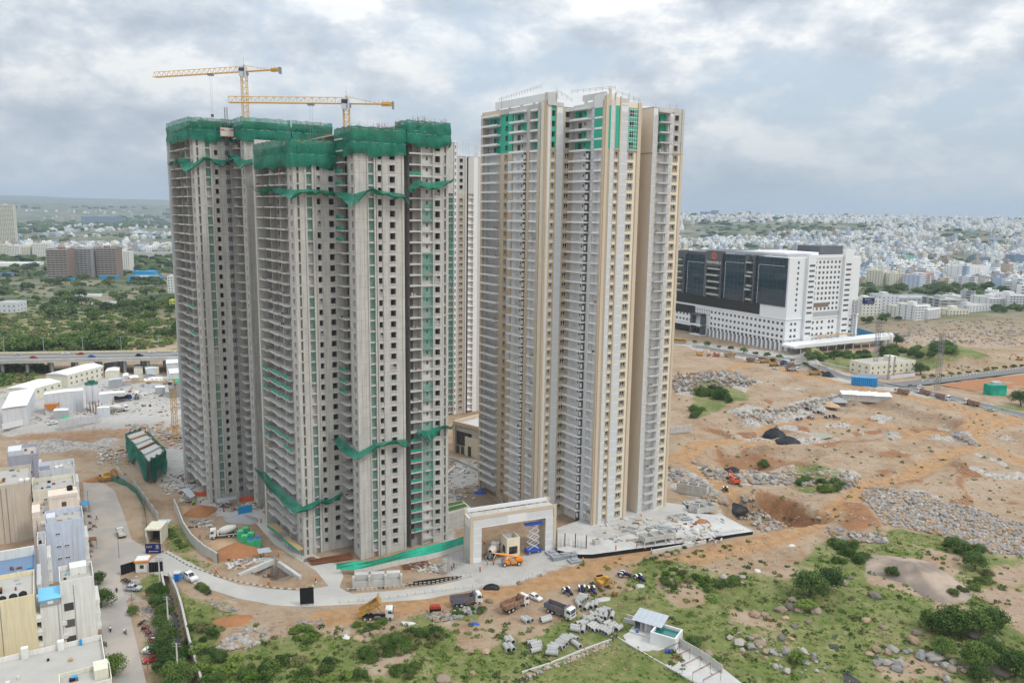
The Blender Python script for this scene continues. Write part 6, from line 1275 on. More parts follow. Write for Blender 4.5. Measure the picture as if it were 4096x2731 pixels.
def tower_crane(label,base,z0,zt,tip,back,cabtext=None,w=1.7,trolley=.45,hook=16,scale=1.0):
 t=thing('tower_crane',label,'crane',(base[0],base[1],0));o=Vector((base[0],base[1],0));b=MB();lattice(b,(0,0,z0),(0,0,zt),w,'crane_yellow',int((zt-z0)/1.9),.11);b.obj('mast',t)
 d=Vector((tip[0],tip[1],0))-o;L_=d.length;d.normalize();b=MB();b.box(-1.2,1.2,-1.2,1.2,zt,zt+.8,'steel');b.box(-.8,.8,-.8,.8,zt+.8,zt+2.6,'crane_yellow');b.obj('slewing_unit',t)
 b=MB();lattice(b,d*1.0+Vector((0,0,zt+1.0)),d*L_+Vector((0,0,zt+1.0)),1.7*scale,'crane_yellow',int(L_/2.2),.10*scale,True);b.obj('jib',t)
 b=MB();e=-d*back;s=Vector((-d.y,d.x,0));
 for k_ in(-.6,.6):b.bar(s*k_+Vector((0,0,zt+1.0)),e+s*k_+Vector((0,0,zt+1.0)),.16,'crane_yellow',4)
 b.bar((0,0,zt+3.0),tuple(e*.75+Vector((0,0,zt+1.2))),.08,'crane_yellow',4);b.bar((0,0,zt+1),(0,0,zt+3.2),.3,'crane_yellow',4)
 for k_ in range(6):
  for q in(-.6,.6):x=e*(.45+k_*.1)+s*q;b.bar(tuple(x+Vector((0,0,zt+1.1))),tuple(x+Vector((0,0,zt+2.1))),.03,'steel',3)
 b.obj('counter_jib',t)
 b=MB();T=Matrix.Translation(e*.94+Vector((0,0,zt+.6)))@Matrix.Rotation(math.atan2(d.y,d.x),4,'Z');b.box(-1.5,1.6,-.5,.5,-.2,.9,'crane_yellow',T);b.box(-1.9,-1.5,-.55,.55,-1.0,1.1,'steel',T);b.obj('counterweight',t)
 b=MB();T=Matrix.Translation(Vector((0,0,zt+.2))+Vector((.2,-1.6,0)));b.box(-1.1*scale,.9*scale,-.8,.7,-.9,2.2*scale,'crane_cab',T);cb=b.obj('cab',t);b=MB();b.box(-1.12*scale,.6*scale,-.83,-.79,.6,1.7,'glass',T);b.obj('cab_window',cb)
 if cabtext:me=text_mesh(cabtext,.75,'black');put(me,'lettering',cb,(.75,-2.42,zt+.9),rot=(R(90),R(-90),0))
 tp=d*L_*trolley;b=MB();b.box(tp.x-.9,tp.x+.9,tp.y-.7,tp.y+.7,zt+.4,zt+.9,'steel');b.obj('trolley',t)
 b=MB()
 for k_ in(-.35,.35):b.bar((tp.x+k_,tp.y,zt+.4),(tp.x+k_*.5,tp.y,zt-hook),.03,'steel',3)
 b.box(tp.x-.4,tp.x+.4,tp.y-.25,tp.y+.25,zt-hook-.9,zt-hook,'rust');b.obj('hook_block',t);b=MB();b.bar((0,0,zt+3),(0,0,zt+5.5),.04,'steel',3);b.obj('aerial',t);return t
tower_crane('tall yellow tower crane above the rear left tower',(-88.7,270),90,142.6,(-124.2,284.2),13.5,'POTAIN',trolley=.36,hook=12)
tower_crane('lower yellow tower crane rising from the front concrete tower',(-48.3,235),100,128.6,(-82.3,236.2),12.5,'POTAIN',w=1.6,trolley=.30,hook=26)
pc=P('W',403,1005);tower_crane('small yellow tower crane in the excavation on the left',(pc.x,pc.y),-3,23.5,(pc.x-22,pc.y+3),8,None,w=1.8,trolley=.5,hook=9)
def hoist(label,face_k,s_,out,z1,cage,dark):
 a_=R(33);u,v=(-13-out,10.9+s_)if face_k=='L' else(-13+s_,10.9-out);t=thing('construction_hoist',label,'hoist',(OA[0]+u*math.cos(a_)-v*math.sin(a_),OA[1]+u*math.sin(a_)+v*math.cos(a_),0),a_)
 b=MB();lattice(b,(0,0,0),(0,0,z1),.75,'steel' if dark else 'crane_cab',int(z1/1.5),.06);b.obj('mast',t)
 for z in np.arange(6,z1-6,9):b=MB();q=(0,out,z)if face_k=='F' else(out,0,z);b.bar((0,0,z),q,.06,'steel',4);b.obj('wall_tie',t)
 if cage:
  b=MB();b.box(-2.2,1.8,-1.6,-.5,cage,cage+2.7,'off_white_dirty');cg=b.obj('cage',t);b=MB();b.box(-2.25,1.85,-1.65,-1.6,cage-.05,cage+.15,'red_machine');b.box(-2.25,1.85,-1.65,-1.6,cage+1.75,cage+2.3,'red_machine');b.obj('red_band',cg);b=MB();b.box(-1.1,1.0,-1.69,-1.655,cage+1.8,cage+2.15,'kerb_white');b.obj('name_plate',cg);b=MB();b.box(-2.3,1.9,-1.7,-.4,cage+4.2,cage+4.3,'steel')
  for x in(-2.1,1.7):b.box(x-.05,x+.05,-1.6,-1.5,cage+2.7,cage+4.2,'steel')
  b.obj('guard_roof',cg)
hoist('pale hoist mast on the left face of the rear tower','L',24.5,3.4,121.5,0,False);hoist('dark hoist mast with white and red lift cage on the rear tower','F',9.9,1.6,131.5,122.3,True)
# clubhouse between the towers
def clubhouse():
 a_,c_=P('B',118,190),P('B',292,240);d=c_-a_;t=thing('clubhouse','low brown clad clubhouse with tall glazing between the towers','building',(a_.x,a_.y,0),math.atan2(d.y,d.x));L_=d.length*1.6;h=13.5
 b=MB();b.box(0,L_,.4,22,0,h-1.4,'grey_wall');b.obj('wall',t)
 for bx in((-.4,.9,-.3,.4,0,h),(.9,L_,-.3,.4,h-1.5,h),(-.4,.4,.4,30,h-1.5,h),(-.4,0,.4,22,0,h-1.5)):b=MB();b.box(*bx,'tan');b.obj('portal_frame',t)
 for i in range(9):b=MB();b.box(1.4+i*1.6,1.7+i*1.6,-.1,3.5,h-2.0,h-1.5,'tan_dark');b.obj('pergola_beam',t)
 for i in range(4):b=MB();b.box(1.2+i*2.2,3.3+i*2.2,.34,.42,3.6,h-4.0,'glass');b.obj('glass_pane',t)
 b=MB();b.box(6.5,L_,-.05,.39,0,8,'cream');pnl=b.obj('stone_panel',t);b=MB();b.box(8.2,10,-.09,-.052,0,4.2,'dark_door');b.obj('door',t)
 for x in(1.2,3.8):b=MB();b.box(x,x+1.8,.3,.39,0,3.2,'dark_door');b.obj('door',t)
clubhouse()
for k_,pts,lb in(('B',[(60,560),(180,540),(240,590),(70,640)],'roof garden with lawn beds between the towers'),):
 pp=PP(k_,pts,4.0);b=MB();b.prism([(p.x,p.y)for p in pp],0,4.0,'concrete','concrete_light');g_=b.obj('roof_garden');tag(g_,lb,'garden')
 for s0,s1 in((.12,.42),(.52,.9)):
  q=[pp[0].lerp(pp[1],.1),pp[0].lerp(pp[1],.9),pp[3].lerp(pp[2],.9),pp[3].lerp(pp[2],.1)];lo=[q[0].lerp(q[3],s0),q[1].lerp(q[2],s0),q[1].lerp(q[2],s1),q[0].lerp(q[3],s1)];b=MB();mat('lawn',(.07,.14,.03),.95,.2,.5)if 'lawn' not in MATS else 0;b.prism([(p.x,p.y)for p in lo],4.0,4.3,'concrete','lawn');b.obj('lawn_bed',g_)
wp=PP('B',[(80,470),(280,420),(440,560),(250,620)]);b=MB();mat('wet_soil',(.22,.165,.115),.7,.25,.3);b.add([(p.x,p.y,.05)for p in wp],[(0,1,2,3)],'wet_soil');struct(b.obj('courtyard_soil'))
kerb_run('courtyard_wall',PP('B',[(70,235),(150,260),(300,330),(470,560)]),.8,.3,'concrete','low courtyard wall between the towers');kerb_run('courtyard_steps',PP('B',[(70,350),(130,300),(200,320),(160,350)]),.7,.5,'white','angular white planter edge in the courtyard','planter')
p=P('B',310,490);lump('tarpaulin_heap','blue tarpaulin bundle at the foot of the finished tower','tarpaulin',(p.x,p.y,0),2.2,1.2,1.4,'blue',5,.6,rough=.35)
# ================================================================ houses, walls and works on the left
PX.update(K=(2690,970,.573),V=(3400,850,.5358),X=(0,1300,.5655),T=(0,780,.5655),I=(0,1750,.3189),J=(0,2200,.3387))
def zat(x,y,py):  # height at which a vertical line over (x, y) meets a photo row
 lo,hi=-60.0,400.0
 for _ in range(40):
  m_=(lo+hi)/2
  if proj((x,y,m_))[1]>py:lo=m_
  else:hi=m_
 return lo
SP,SE=Vector((-91.2,166.6,0)),Vector((math.cos(R(120.737)),math.sin(R(120.737)),0));SN=Vector((-SE.y,SE.x,0));SA=R(30.737)
for nm,c in(('paint_white',(.70,.69,.64)),('paint_blue',(.52,.57,.66)),('paint_pink',(.72,.61,.51)),('paint_yellow',(.70,.61,.40)),('paint_beige',(.53,.455,.37)),('paint_slate',(.20,.26,.36)),('paint_mauve',(.37,.38,.44)),('paint_cream',(.68,.65,.52)),('paint_lime',(.60,.65,.05)),('paint_brown',(.24,.17,.13)),('paint_mint',(.20,.60,.45)),('paint_grey',(.42,.42,.42)),('paint_red',(.42,.20,.15)),('paint_pale',(.60,.61,.63))):mat(nm,c,.85,.10,.25,streak=.26)
mat('terrace',(.42,.40,.365),.95,.16,.25);mat('terrace_blue',(.16,.23,.34),.9,.1,.3);mat('sign_blue',(.015,.02,.11),.5,.05,1)
def wmesh(w_,h_,fr='upvc'):
 def f():
  b=MB();b.box(0,w_,-.05,.05,0,h_,'dark_door');t_=.09
  if fr:
   for q in((-t_,w_+t_,-t_,0),(-t_,w_+t_,h_,h_+t_),(-t_,0,0,h_),(w_,w_+t_,0,h_)):b.box(q[0],q[1],-.12,.02,q[2],q[3],fr)
   b.box(w_/2-.04,w_/2+.04,-.08,-.05,0,h_,fr)
  return b.mesh('window')
 return cached(('wm',w_,h_,fr),f)
def house(label,s0,s1,w0,w1,h,wallm,roofm='terrace',wins=(),side=(),extra=(),par=.95,name='house',tanks=(),wfr='upvc'):
 o=SP+SE*s0+SN*w1;t=thing(name,label,'house',(o.x,o.y,0),SA);X,Y=w1-w0,s1-s0
 b=MB();b.box(0,X,0,Y,-.5,h,wallm);b.obj('wall',t);b=MB();b.box(.16,X-.16,.16,Y-.16,h,h+.05,roofm);b.obj('roof',t)
 for q in((0,X,0,.15),(0,X,Y-.15,Y),(0,.15,.15,Y-.15),(X-.15,X,.15,Y-.15)):b=MB();b.box(*q,h,h+par,wallm);b.obj('parapet',t)
 for(x,z,w_,hh)in wins:put(wmesh(w_,hh,wfr),'window',t,(x,-.01,z))
 for(y,z,w_,hh)in side:put(wmesh(w_,hh),'window',t,(X+.01,y,z),math.pi/2)
 for f_ in range(1,int(h/3.2)):b=MB();b.box(X,X+.9,.6,Y-.6,f_*3.2,f_*3.2+.9,'paint_white');b.obj('balcony',t)
 for(nm,x0,x1,y0,y1,z0,z1,m_)in extra:b=MB();b.box(x0,x1,y0,y1,z0,z1,m_);b.obj(nm,t)
 rq=random.Random(int(s0*13+w0))
 for i in range(int(X*Y/22)+2):
  x,y,a1,a2=rq.uniform(.5,X-1.6),rq.uniform(.5,Y-1.6),rq.uniform(.3,1.3),rq.uniform(.3,1.2);b=MB();b.box(x,x+a1,y,y+a2,h+.06,h+.15+rq.random()*.7,rq.choice(('tin_grey','terrace','rust','off_white_dirty','timber','cyan_blue','black')));b.obj('roof_clutter',t)
 for i in range(max(1,int(X/4))):x=rq.uniform(.3,X-.3);b=MB();b.bar((x,-.08,0),(x,-.08,h),.06,rq.choice(('tin_grey','paint_white','steel')),4);b.obj('rain_pipe',t)
 for(x,y,m_)in tanks:b=MB();b.lathe([(.01,0),(.75,0),(.78,.9),(.72,1.2),(.3,1.5),(.01,1.55)],m_,12,(x,y,h+.05));b.obj('water_tank',t,smooth=True)
 return t
wr=[(1.2,z,1.9,1.7)for z in(3.0,7.0,11.0)]
house('tall white house with three dark openings beside the street',5,14,1,7.8,15.5,'paint_white',wins=[(.5,z,1.9,1.8)for z in(1.6,5.6,9.6)],wfr=None,extra=[('stair_room',2.2,5.6,5.0,8.5,15.5,17.4,'paint_white')],side=[(2,z,1.2,1.4)for z in(2,5.2,8.4,11.6)],par=1.2)
t=house('white side wing with sky blue tin roof beside the tall white house',4,13,7.85,11.9,12.2,'paint_white',par=.05,extra=[('tin_front',0,4.0,-.2,0,12.2,13.6,'tin_grey'),('tin_roof',-.2,4.1,-.3,6.5,13.6,13.75,'sky_blue'),('roof_window',1.5,2.6,-.26,-.2,12.6,13.3,'upvc')])
house('light blue four storey house with rows of small windows',46,56,1.2,10.2,15,'paint_blue',wins=[(x,z,1.0,.5)for z in(2.2,5.6,9.0)for x in(2.3,4.1)]+[(2.2,12.6,1.0,.5)],extra=[('stair_room',0.3,2.4,2,6,15,17,'paint_pale'),('rust_sheet',2.8,4.0,.5,3,15.3,15.6,'rust')],par=1.3)
house('low grey block beside the light blue house',36,45.6,10.3,12.2,13.5,'paint_pale')
house('slate blue house with blue terrace behind the yellow house',20,34,12.6,24,13,'paint_slate','terrace_blue',wins=[(8.6,8.6,1.3,1.4),(2.0,8.0,.8,1.8)],par=1.4,extra=[('white_parapet',.2,11.2,13.4,13.9,13,15.4,'paint_white'),('ledge',3.5,8.2,-.4,0,10.6,10.8,'terrace')])
house('pale yellow house with black water tanks on its beige roof',1.6,15.5,12.7,30,15.5,'paint_yellow','terrace',par=1.1,tanks=[(15.2,1.6,'black'),(13.4,1.2,'black'),(11.4,1.0,'black'),(9.4,1.0,'black')])
house('large plain beige apartment block beside the pink house',80,99,13.6,40,17,'paint_beige',par=1.0,tanks=[(24,3,'white_paint'),(25.6,3,'white_paint')])
house('pink house with stepped terraces and a black tank',60,74,1.6,13.4,12.6,'paint_pink',wins=[(2.9,8.4,1.1,1.3),(1.2,4.6,.5,.7),(.6,8.4,.5,.6)],extra=[('upper_room',4.2,11.6,5,13.5,12.6,16.6,'paint_pink'),('upper_parapet',4.2,11.6,4.85,5,16.6,17.5,'paint_pink'),('side_room',0,2.0,.2,7,12.6,15.0,'paint_pink'),('upper_window',7.4,8.6,4.93,4.99,13.9,15.2,'dark_door'),('air_conditioner',2.0,3.1,-.5,0,11.2,12.0,'white_paint')],par=.9)
b=MB();o=SP+SE*71+SN*3.6;b.lathe([(.01,0),(.8,0),(.8,1.1),(.7,1.3),(.01,1.5)],'black',12);tag(b.obj('water_tank',None,(o.x,o.y,16.6),0,True),'black water tank on the upper roof of the pink house','tank')
house('cream house with a high blank front wall behind the pink house',78,90,2,13.2,14.6,'paint_cream',wins=[(2.8,10.6,.8,2.2)],par=1.2);house('grey terraced house with white tanks at the head of the row',97,107,1.4,11.5,14.4,'paint_pale','terrace',par=1.5,extra=[('stair_room',.2,3.0,2,7,14.4,16.8,'paint_mauve')],tanks=[(5.0,4,'white_paint'),(6.4,4.4,'white_paint')])
house('mauve grey house with six square windows at the far end of the row',118,131,11.8,20.6,15.2,'paint_mauve',wins=[(x,z,1.2,1.2)for z in(1.6,5.4,9.2)for x in(1.6,5.8)],extra=[('stair_room',.3,4.2,1.0,8,15.2,17.6,'paint_pale')],par=1.0)
house('low shed with rusty roof sheets between the last houses',109,124,1.5,11,9.0,'paint_brown','rust',extra=[('blue_sheet',1,7,.3,1.6,9.1,9.4,'cyan_blue'),('rust_panel',2,6,5,8,9.2,9.5,'rust'),('rust_panel',5.5,8.5,9,12,9.2,9.6,'rust')],par=.3)
house('low front house with wide bare terrace at the bottom edge',-52,-9,.8,34,8.0,'paint_white',par=1.1,extra=[('chimney_block',18.5,19.8,42,43.2,8,10.3,'paint_white'),('chimney_block',25,26.2,42,43.2,8,10.0,'paint_white'),('drain_pipe',29,29.5,42.2,42.6,8,9.4,'cyan_blue')])
house('cream roof block at the bottom left corner',-34,-27.5,.4,9,11.5,'paint_cream',par=.9,extra=[('stair_room',5.8,8.2,2.5,6.2,11.5,13.4,'paint_cream')])
o=SP+SE*16+SN*11.9;b=MB();b.box(0,.2,0,26,0,4,'concrete_dark');tag(b.obj('boundary_wall',None,(o.x,o.y,0),SA),'grey lane wall behind the tall white house','wall')
for i,(s_,wd,m_)in enumerate(((96,4,'cyan_blue'),(63,3,'rust'))):
 o=SP+SE*s_+SN*.4;t=thing('shop_awning','blue cloth awning over a shop on the street' if i==0 else 'rusty shop awning below the pink house','awning',(o.x,o.y,0),SA);b=MB();b.add([(0,0,3),(2.6,0,2.6),(2.6,wd,2.6),(0,wd,3),(0,0,2.9),(2.6,0,2.5),(2.6,wd,2.5),(0,wd,2.9)],[(0,1,2,3),(4,5,6,7),(0,1,5,4),(2,3,7,6),(1,2,6,5)],m_);b.obj('sheet',t)
 for y in(.1,wd-.1):b=MB();b.bar((2.5,y,0),(2.5,y,2.6),.04,'steel',4);b.obj('post',t)
# ---- exit portal with blue sign, guard hut, gates
q=P('I',1925,1450);t=thing('exit_sign','blue EXIT sign board with arrow at the site road','sign',(q.x,q.y,0),R(4));b=MB();b.box(-2.2,2.2,-.05,.05,.25,3.1,'sign_blue');b.obj('board',t)
for x in(-2.1,2.1):b=MB();b.box(x-.06,x+.06,.05,.17,0,3.1,'steel');b.obj('post',t)
put(text_mesh('EXIT',.85,'kerb_white'),'lettering',t,(-1.05,-.07,2.15),rot=(R(90),0,0));b=MB();b.box(-.9,1.5,-.08,-.06,.72,.88,'kerb_white');b.add([(-1.35,-.075,.8),(-.9,-.075,.55),(-.9,-.075,1.05)],[(0,1,2)],'kerb_white');b.obj('arrow',t)
b=MB()
for i in range(8):
 a_=i*math.pi/4;b.add([(1.2,-.075,2.35),(1.2+.42*math.cos(a_-.2),-.075,2.35+.42*math.sin(a_-.2)),(1.2+.5*math.cos(a_+.2),-.075,2.35+.5*math.sin(a_+.2))],[(0,1,2)],'jali_back')
b.obj('emblem',t)
b=MB();b.box(.6,1.8,-.08,-.06,1.6,1.7,'jali_back');b.obj('emblem_line',t)
q=P('I',1930,1330);t=thing('exit_portal','cream concrete portal over the exit lane behind the blue sign','portal',(q.x,q.y,0),R(6))
for nm,bx,m_ in(('side_wall',(-2.3,-1.9,0,6,0,4.4),'paint_cream'),('side_wall',(1.9,2.3,0,6,0,4.4),'paint_cream'),('roof_slab',(-2.3,2.3,-.3,6,4.4,4.9),'paint_cream'),('dark_rear',(-1.9,1.9,5.5,5.7,0,4.4),'dark_door'),('tin_panel',(-1.4,2.4,6.1,9.6,3.9,4.0),'tin')):b=MB();b.box(*bx,m_);b.obj(nm,t)
q=P('L',865,892);t=thing('guard_hut','small white guard hut with orange roof edge between black gates','hut',(q.x,q.y,0),R(12))
for nm,bx,m_ in(('wall',(-1.6,1.6,0,3,0,2.9),'paint_white'),('roof',(-1.9,1.9,-.3,3.3,2.9,3.4),'orange'),('roof_top',(-1.7,1.7,-.1,3.1,3.4,3.6),'white'),('window',(-.5,.5,-.04,0,1.1,2.1),'glass'),('door',(1.6,1.63,.8,1.8,0,2.1),'dark_door')):b=MB();b.box(*bx,m_);b.obj(nm,t)
for(x0,y0,x1,y1,lb)in((738,912,825,885,'black sheet gate left of the guard hut'),(908,895,992,888,'black sheet gate right of the guard hut')):
 a_,c_=P('L',x0,y0),P('L',x1,y1);d=c_-a_;t=thing('sheet_gate',lb,'gate',(a_.x,a_.y,0),math.atan2(d.y,d.x));n_=5
 for i in range(n_):b=MB();b.box(i*d.length/n_+.03,(i+1)*d.length/n_-.03,-.05,.05,.15,3.0,'black');b.obj('panel',t)
 for i in range(n_+1):b=MB();b.bar((i*d.length/n_,.1,0),(i*d.length/n_,.1,3.1),.05,'steel',4);b.obj('post',t)
# drain walls and the net fence along it
for pts,lb in(([(1030,900),(1078,1010),(1105,1100),(1150,1300),(1240,1600)],'pale concrete wall on the right side of the drain'),([(984,900),(1008,1040),(1040,1250),(1110,1600)],'concrete wall on the left side of the drain')):
 pp=PP('L',pts);b=MB()
 for p,q_ in zip(pp,pp[1:]):d=q_-p;T=Matrix.Translation((p.x,p.y,0))@Matrix.Rotation(math.atan2(d.y,d.x),4,'Z');b.box(0,d.length,-.25,.25,-3.4,.7,'concrete',T)
 tag(b.obj('drain_wall'),lb,'wall')
mat('drain_water',(.035,.035,.032),.3,.3,.5);dp_=[(p.x,p.y)for p in drain];b=MB();b.add([(x,y,-2.9)for x,y in dp_],[tuple(range(len(dp_)))],'drain_water');struct(b.obj('drain_water'))
fp=[P('I',x,y)for x,y in((1400,540),(1560,600),(1700,700),(1790,850),(1830,1010),(1845,1180),(1835,1340))];t=thing('net_fence','curved green net fence along the drain above the exit sign','fence',(fp[0].x,fp[0].y,0));b=MB();sp_=smooth_path([(p.x-fp[0].x,p.y-fp[0].y)for p in fp],6)
for i,(p,q_)in enumerate(zip(sp_,sp_[1:])):o0,o1=.12*math.sin(i),.12*math.sin(i+1);b.quad((p[0]+o0,p[1],.1),(q_[0]+o1,q_[1],.1),(q_[0]-o1,q_[1],2.4),(p[0]-o0,p[1],2.4),'net')
b.obj('net_sheet',t)
for i in range(0,len(sp_),4):b=MB();b.bar((*sp_[i],0),(*sp_[i],2.6),.05,'steel',4);b.obj('post',t)
for(x,y,x1,y1,lb)in((1450,420,1590,590,'leaning tin sheet wall behind the backhoe'),(1660,590,1990,1050,'long tin sheet fence beside the netted structure')):
 a_,c_=P('I',x,y),P('I',x1,y1);d=c_-a_;t=thing('tin_fence',lb,'fence',(a_.x,a_.y,0),math.atan2(d.y,d.x));n_=max(3,int(d.length/2.2))
 for i in range(n_):b=MB();b.box(i*d.length/n_+.02,(i+1)*d.length/n_-.02,-.04+.03*(i%2),.04+.03*(i%2),0,2.6+.2*(i%3),'off_white_dirty' if i%3 else 'tin');b.obj('tin_sheet',t)
bh=make_excavator('yellow backhoe loader on the soil at the end of the street','yellow','black',.7);q=P('L',645,335);bh.location=(q.x,q.y,hgt(q.x,q.y));bh.rotation_euler=(0,0,R(40))
PLB=('concrete electric pole nearest the guard gates','middle concrete electric pole among the drain trees','concrete electric pole at the bottom edge by the drain')
for i,(x,y)in enumerate(((976,1000),(1027,1255),(1086,1560))):
 q=P('L',x,y);t=thing('electric_pole',PLB[i],'pole',(q.x,q.y,0));b=MB();b.bar((0,0,0),(0,0,9),.22,'kerb_white',6,.14);b.obj('pole',t)
 for z in(8.2,8.8):b=MB();b.box(-1,1,-.06,.06,z,z+.12,'steel');b.obj('cross_arm',t)
for i,(x,y,k_)in enumerate(((1115,930,'I'),(1495,1500,'I'),(1560,640,'J'),(1745,1410,'J'))):q=P(k_,x,y);t=thing('street_lamp',('thin street lamp by the blue awning','thin street pole in front of the small lorry','thin street pole below the silver car','thin street pole beside the white car')[i],'lamp',(q.x,q.y,0));b=MB();b.bar((0,0,0),(0,0,7.5),.09,'steel',5,.06);b.obj('pole',t);b=MB();b.bar((0,0,7.4),(1.4,0,7.7),.05,'steel',4);b.box(1.2,1.9,-.12,.12,7.62,7.75,'crane_cab');b.obj('lamp_arm',t)
# netted half built block and the red littered deck behind it
def netted_block():
 tp_=PP('L',[(772,60),(868,30),(1000,160),(905,215)],9);t=thing('half_built_block','half built concrete block wrapped in green net left of the rear tower','building',(tp_[0].x,tp_[0].y,0));o=tp_[0];q=[(p.x-o.x,p.y-o.y)for p in tp_]
 b=MB();b.prism(q,8.2,9,'concrete');b.obj('top_slab',t);b=MB();b.prism([(a_*.96+.3,c_*.96)for a_,c_ in q],0,8.2,'concrete_dark');b.obj('core',t)
 for i in(0,1,2,3):
  a_,c_=Vector(q[i]),Vector(q[(i+1)%4]);d=c_-a_;n_=Vector((d.y,-d.x)).normalized();ctr=sum((Vector(v)for v in q),Vector((0,0)))/4;n_=n_ if n_.dot((a_+c_)/2-ctr)>0 else-n_;b=MB();N_=14
  for j in range(N_):
   for r_ in range(5):
    f=lambda j,r_:(*(a_+d*(j/N_)+n_*(.7+.35*math.sin(j*1.1+r_)*math.sin(r_*.8))),9.9-(5-r_)*(1.5+.5*math.sin(j*.7))-.4*math.sin(j*1.3))
    b.quad(f(j,r_),f(j+1,r_),f(j+1,r_+1),f(j,r_+1),'net')
  b.obj('net_sheet',t,smooth=True)
 for i in range(4):p=Vector(q[0]).lerp(Vector(q[3]),.2+i*.2);e_=Vector(q[1]).lerp(Vector(q[2]),.2+i*.2);b=MB();d=e_-p;b.box(0,d.length,-.5,.5,9,9.6,('timber','concrete_light','rust','concrete_light')[i]);b.obj('beam',t,(p.x,p.y,0),math.atan2(d.y,d.x))
netted_block()
rs_=random.Random(12);b=MB()
for(k_,x0,x1,y0,y1,n_)in(('L',1010,1217,30,140,150),('L',600,800,120,240,90),('L',980,1150,300,420,80),('A',210,330,330,560,120),('A',480,800,560,620,110),('X',620,1300,380,640,260),('X',200,700,560,690,120),('S',450,1900,260,560,150),('X',900,1320,700,813,200),('B',80,300,250,560,80),('A',300,460,680,740,40),('F',1300,1900,640,800,60),('A',560,900,960,1040,70)):
 for i in range(n_):
  q=G(k_,rs_.uniform(x0,x1),rs_.uniform(y0,y1))if k_!='S' else P('S',rs_.uniform(x0,x1),rs_.uniform(y0,y1),1.2);T=Matrix.Translation(q)@Matrix.Rotation(rs_.uniform(0,3),4,'Z');l_,w_,h_=rs_.uniform(.4,2.6),rs_.uniform(.2,.8),rs_.uniform(.1,.6);b.box(-l_/2,l_/2,-w_/2,w_/2,0,h_,rs_.choice(('rust','red_machine' if k_=='L' and x0>1000 else 'concrete','concrete_light','concrete','timber','off_white_dirty','tin_grey','concrete_dark')),T)
stuff(b.obj('building_debris'),'scattered timber, steel and rubble around the tower feet','debris')
# ---- plant yard: sheds by the roof outline, silos, walls
def shed(k,roof,h,wallm,roofm,label,ridge=0.0,wins=0,name='shed'):
 p=PP(k,roof,h);o=p[0];t=thing(name,label,'shed',(o.x,o.y,0));q=[(v.x-o.x,v.y-o.y)for v in p];c=Vector((sum(v[0]for v in q)/4,sum(v[1]for v in q)/4));b=MB();b.prism([tuple(c+(Vector(v)-c)*.97)for v in q],-1,h-.02,wallm);b.obj('wall',t)
 b=MB();m0,m1=(Vector(q[0])+Vector(q[1]))/2,(Vector(q[3])+Vector(q[2]))/2
 vs=[(*q[0],h),(*q[1],h),(*q[2],h),(*q[3],h),(*m0,h+ridge+.01),(*m1,h+ridge+.01)];b.add(vs,[(0,4,5,3),(4,1,2,5),(0,1,4),(3,5,2)],roofm);b.obj('roof',t)
 if wins:
  a_,c_=Vector(q[1]),Vector(q[2]);d=c_-a_;cc=c+(a_-c)*.97
  for i in range(wins):
   x=c+(a_+d*((i+.5)/wins)-c)*.975;put(wmesh(1.2,1.3),'window',t,(x.x,x.y,h-2.6),math.atan2(d.y,d.x))
   if h>6:put(wmesh(1.2,1.3),'window',t,(x.x,x.y,h-5.6),math.atan2(d.y,d.x))
 return t
SHEDS=(('X',[(318,345),(475,352),(735,285),(600,272)],7,'paint_cream','white_flat','long white roofed two storey shed in the plant yard',1.2,7),('X',[(35,445),(235,450),(437,395),(270,378)],6,'paint_cream','white_flat','white roofed shed behind the tall open shed',1.0,4),('X',[(8,590),(190,565),(250,445),(70,470)],9,'paint_pale','white_flat','tall open fronted white shed at the left edge',.4,0),('X',[(303,490),(585,460),(588,440),(320,470)],10,'paint_pale','white_flat','high clad conveyor house on orange legs',.4,0),('X',[(740,325),(840,320),(850,295),(760,300)],4,'paint_cream','white_flat','small cream shed beside the long white shed',.5,0),('X',[(765,390),(862,378),(850,365),(770,375)],5,'tin_grey','tin','grey tin cabin in the plant yard',.2,0),('X',[(700,490),(885,475),(885,462),(705,472)],4,'paint_pale','white_flat','long low white shed beside the silos',.3,0),('X',[(870,360),(910,352),(908,335),(870,340)],3.5,'paint_pale','white_flat','small white hut left of the yard road',.3,0),('X',[(915,375),(985,372),(970,350),(912,355)],3,'paint_grey','white_flat','small flat white hut beside the yard road',.2,0),('X',[(1030,310),(1125,300),(1120,280),(1020,290)],3.5,'paint_cream','white_flat','white roofed hut near the flyover',.4,0),('X',[(1040,345),(1100,350),(1085,305),(1030,310)],4,'paint_grey','tin_grey','grey roofed hut near the flyover',.4,0),('X',[(1018,395),(1150,390),(1150,365),(1015,375)],3.5,'paint_pale','white_flat','wide white tent roof in the yard',.6,0),('X',[(1100,440),(1168,438),(1165,425),(1095,428)],3.5,'paint_grey','white_flat','small white roofed box cabin in the yard',.2,0),('X',[(1175,270),(1320,265),(1320,220),(1172,225)],8,'paint_pale','white_flat','large white shed behind the rear tower',.4,0),('X',[(1200,340),(1325,335),(1320,302),(1190,308)],7,'paint_pale','white_flat','second white shed against the rear tower',.3,0),('X',[(375,605),(480,600),(485,585),(385,588)],4,'paint_grey','white_flat','small white canopy below the conveyor house',.2,0),('X',[(690,585),(778,580),(775,570),(690,573)],4,'paint_pale','white_flat','small cabin beside the silo feet',.1,0),('X',[(862,395),(930,390),(925,382),(865,386)],3,'paint_grey','tin','small tin lean-to in the yard',.1,0),('X',[(945,300),(1010,298),(1005,275),(948,280)],4,'paint_cream','tin_grey','grey roofed cabin below the flyover wall',.3,0))
for a_ in SHEDS:shed(*a_)
SL=('left tall cement silo with green cap','right tall cement silo with green cap','rear cement silo between the other two')
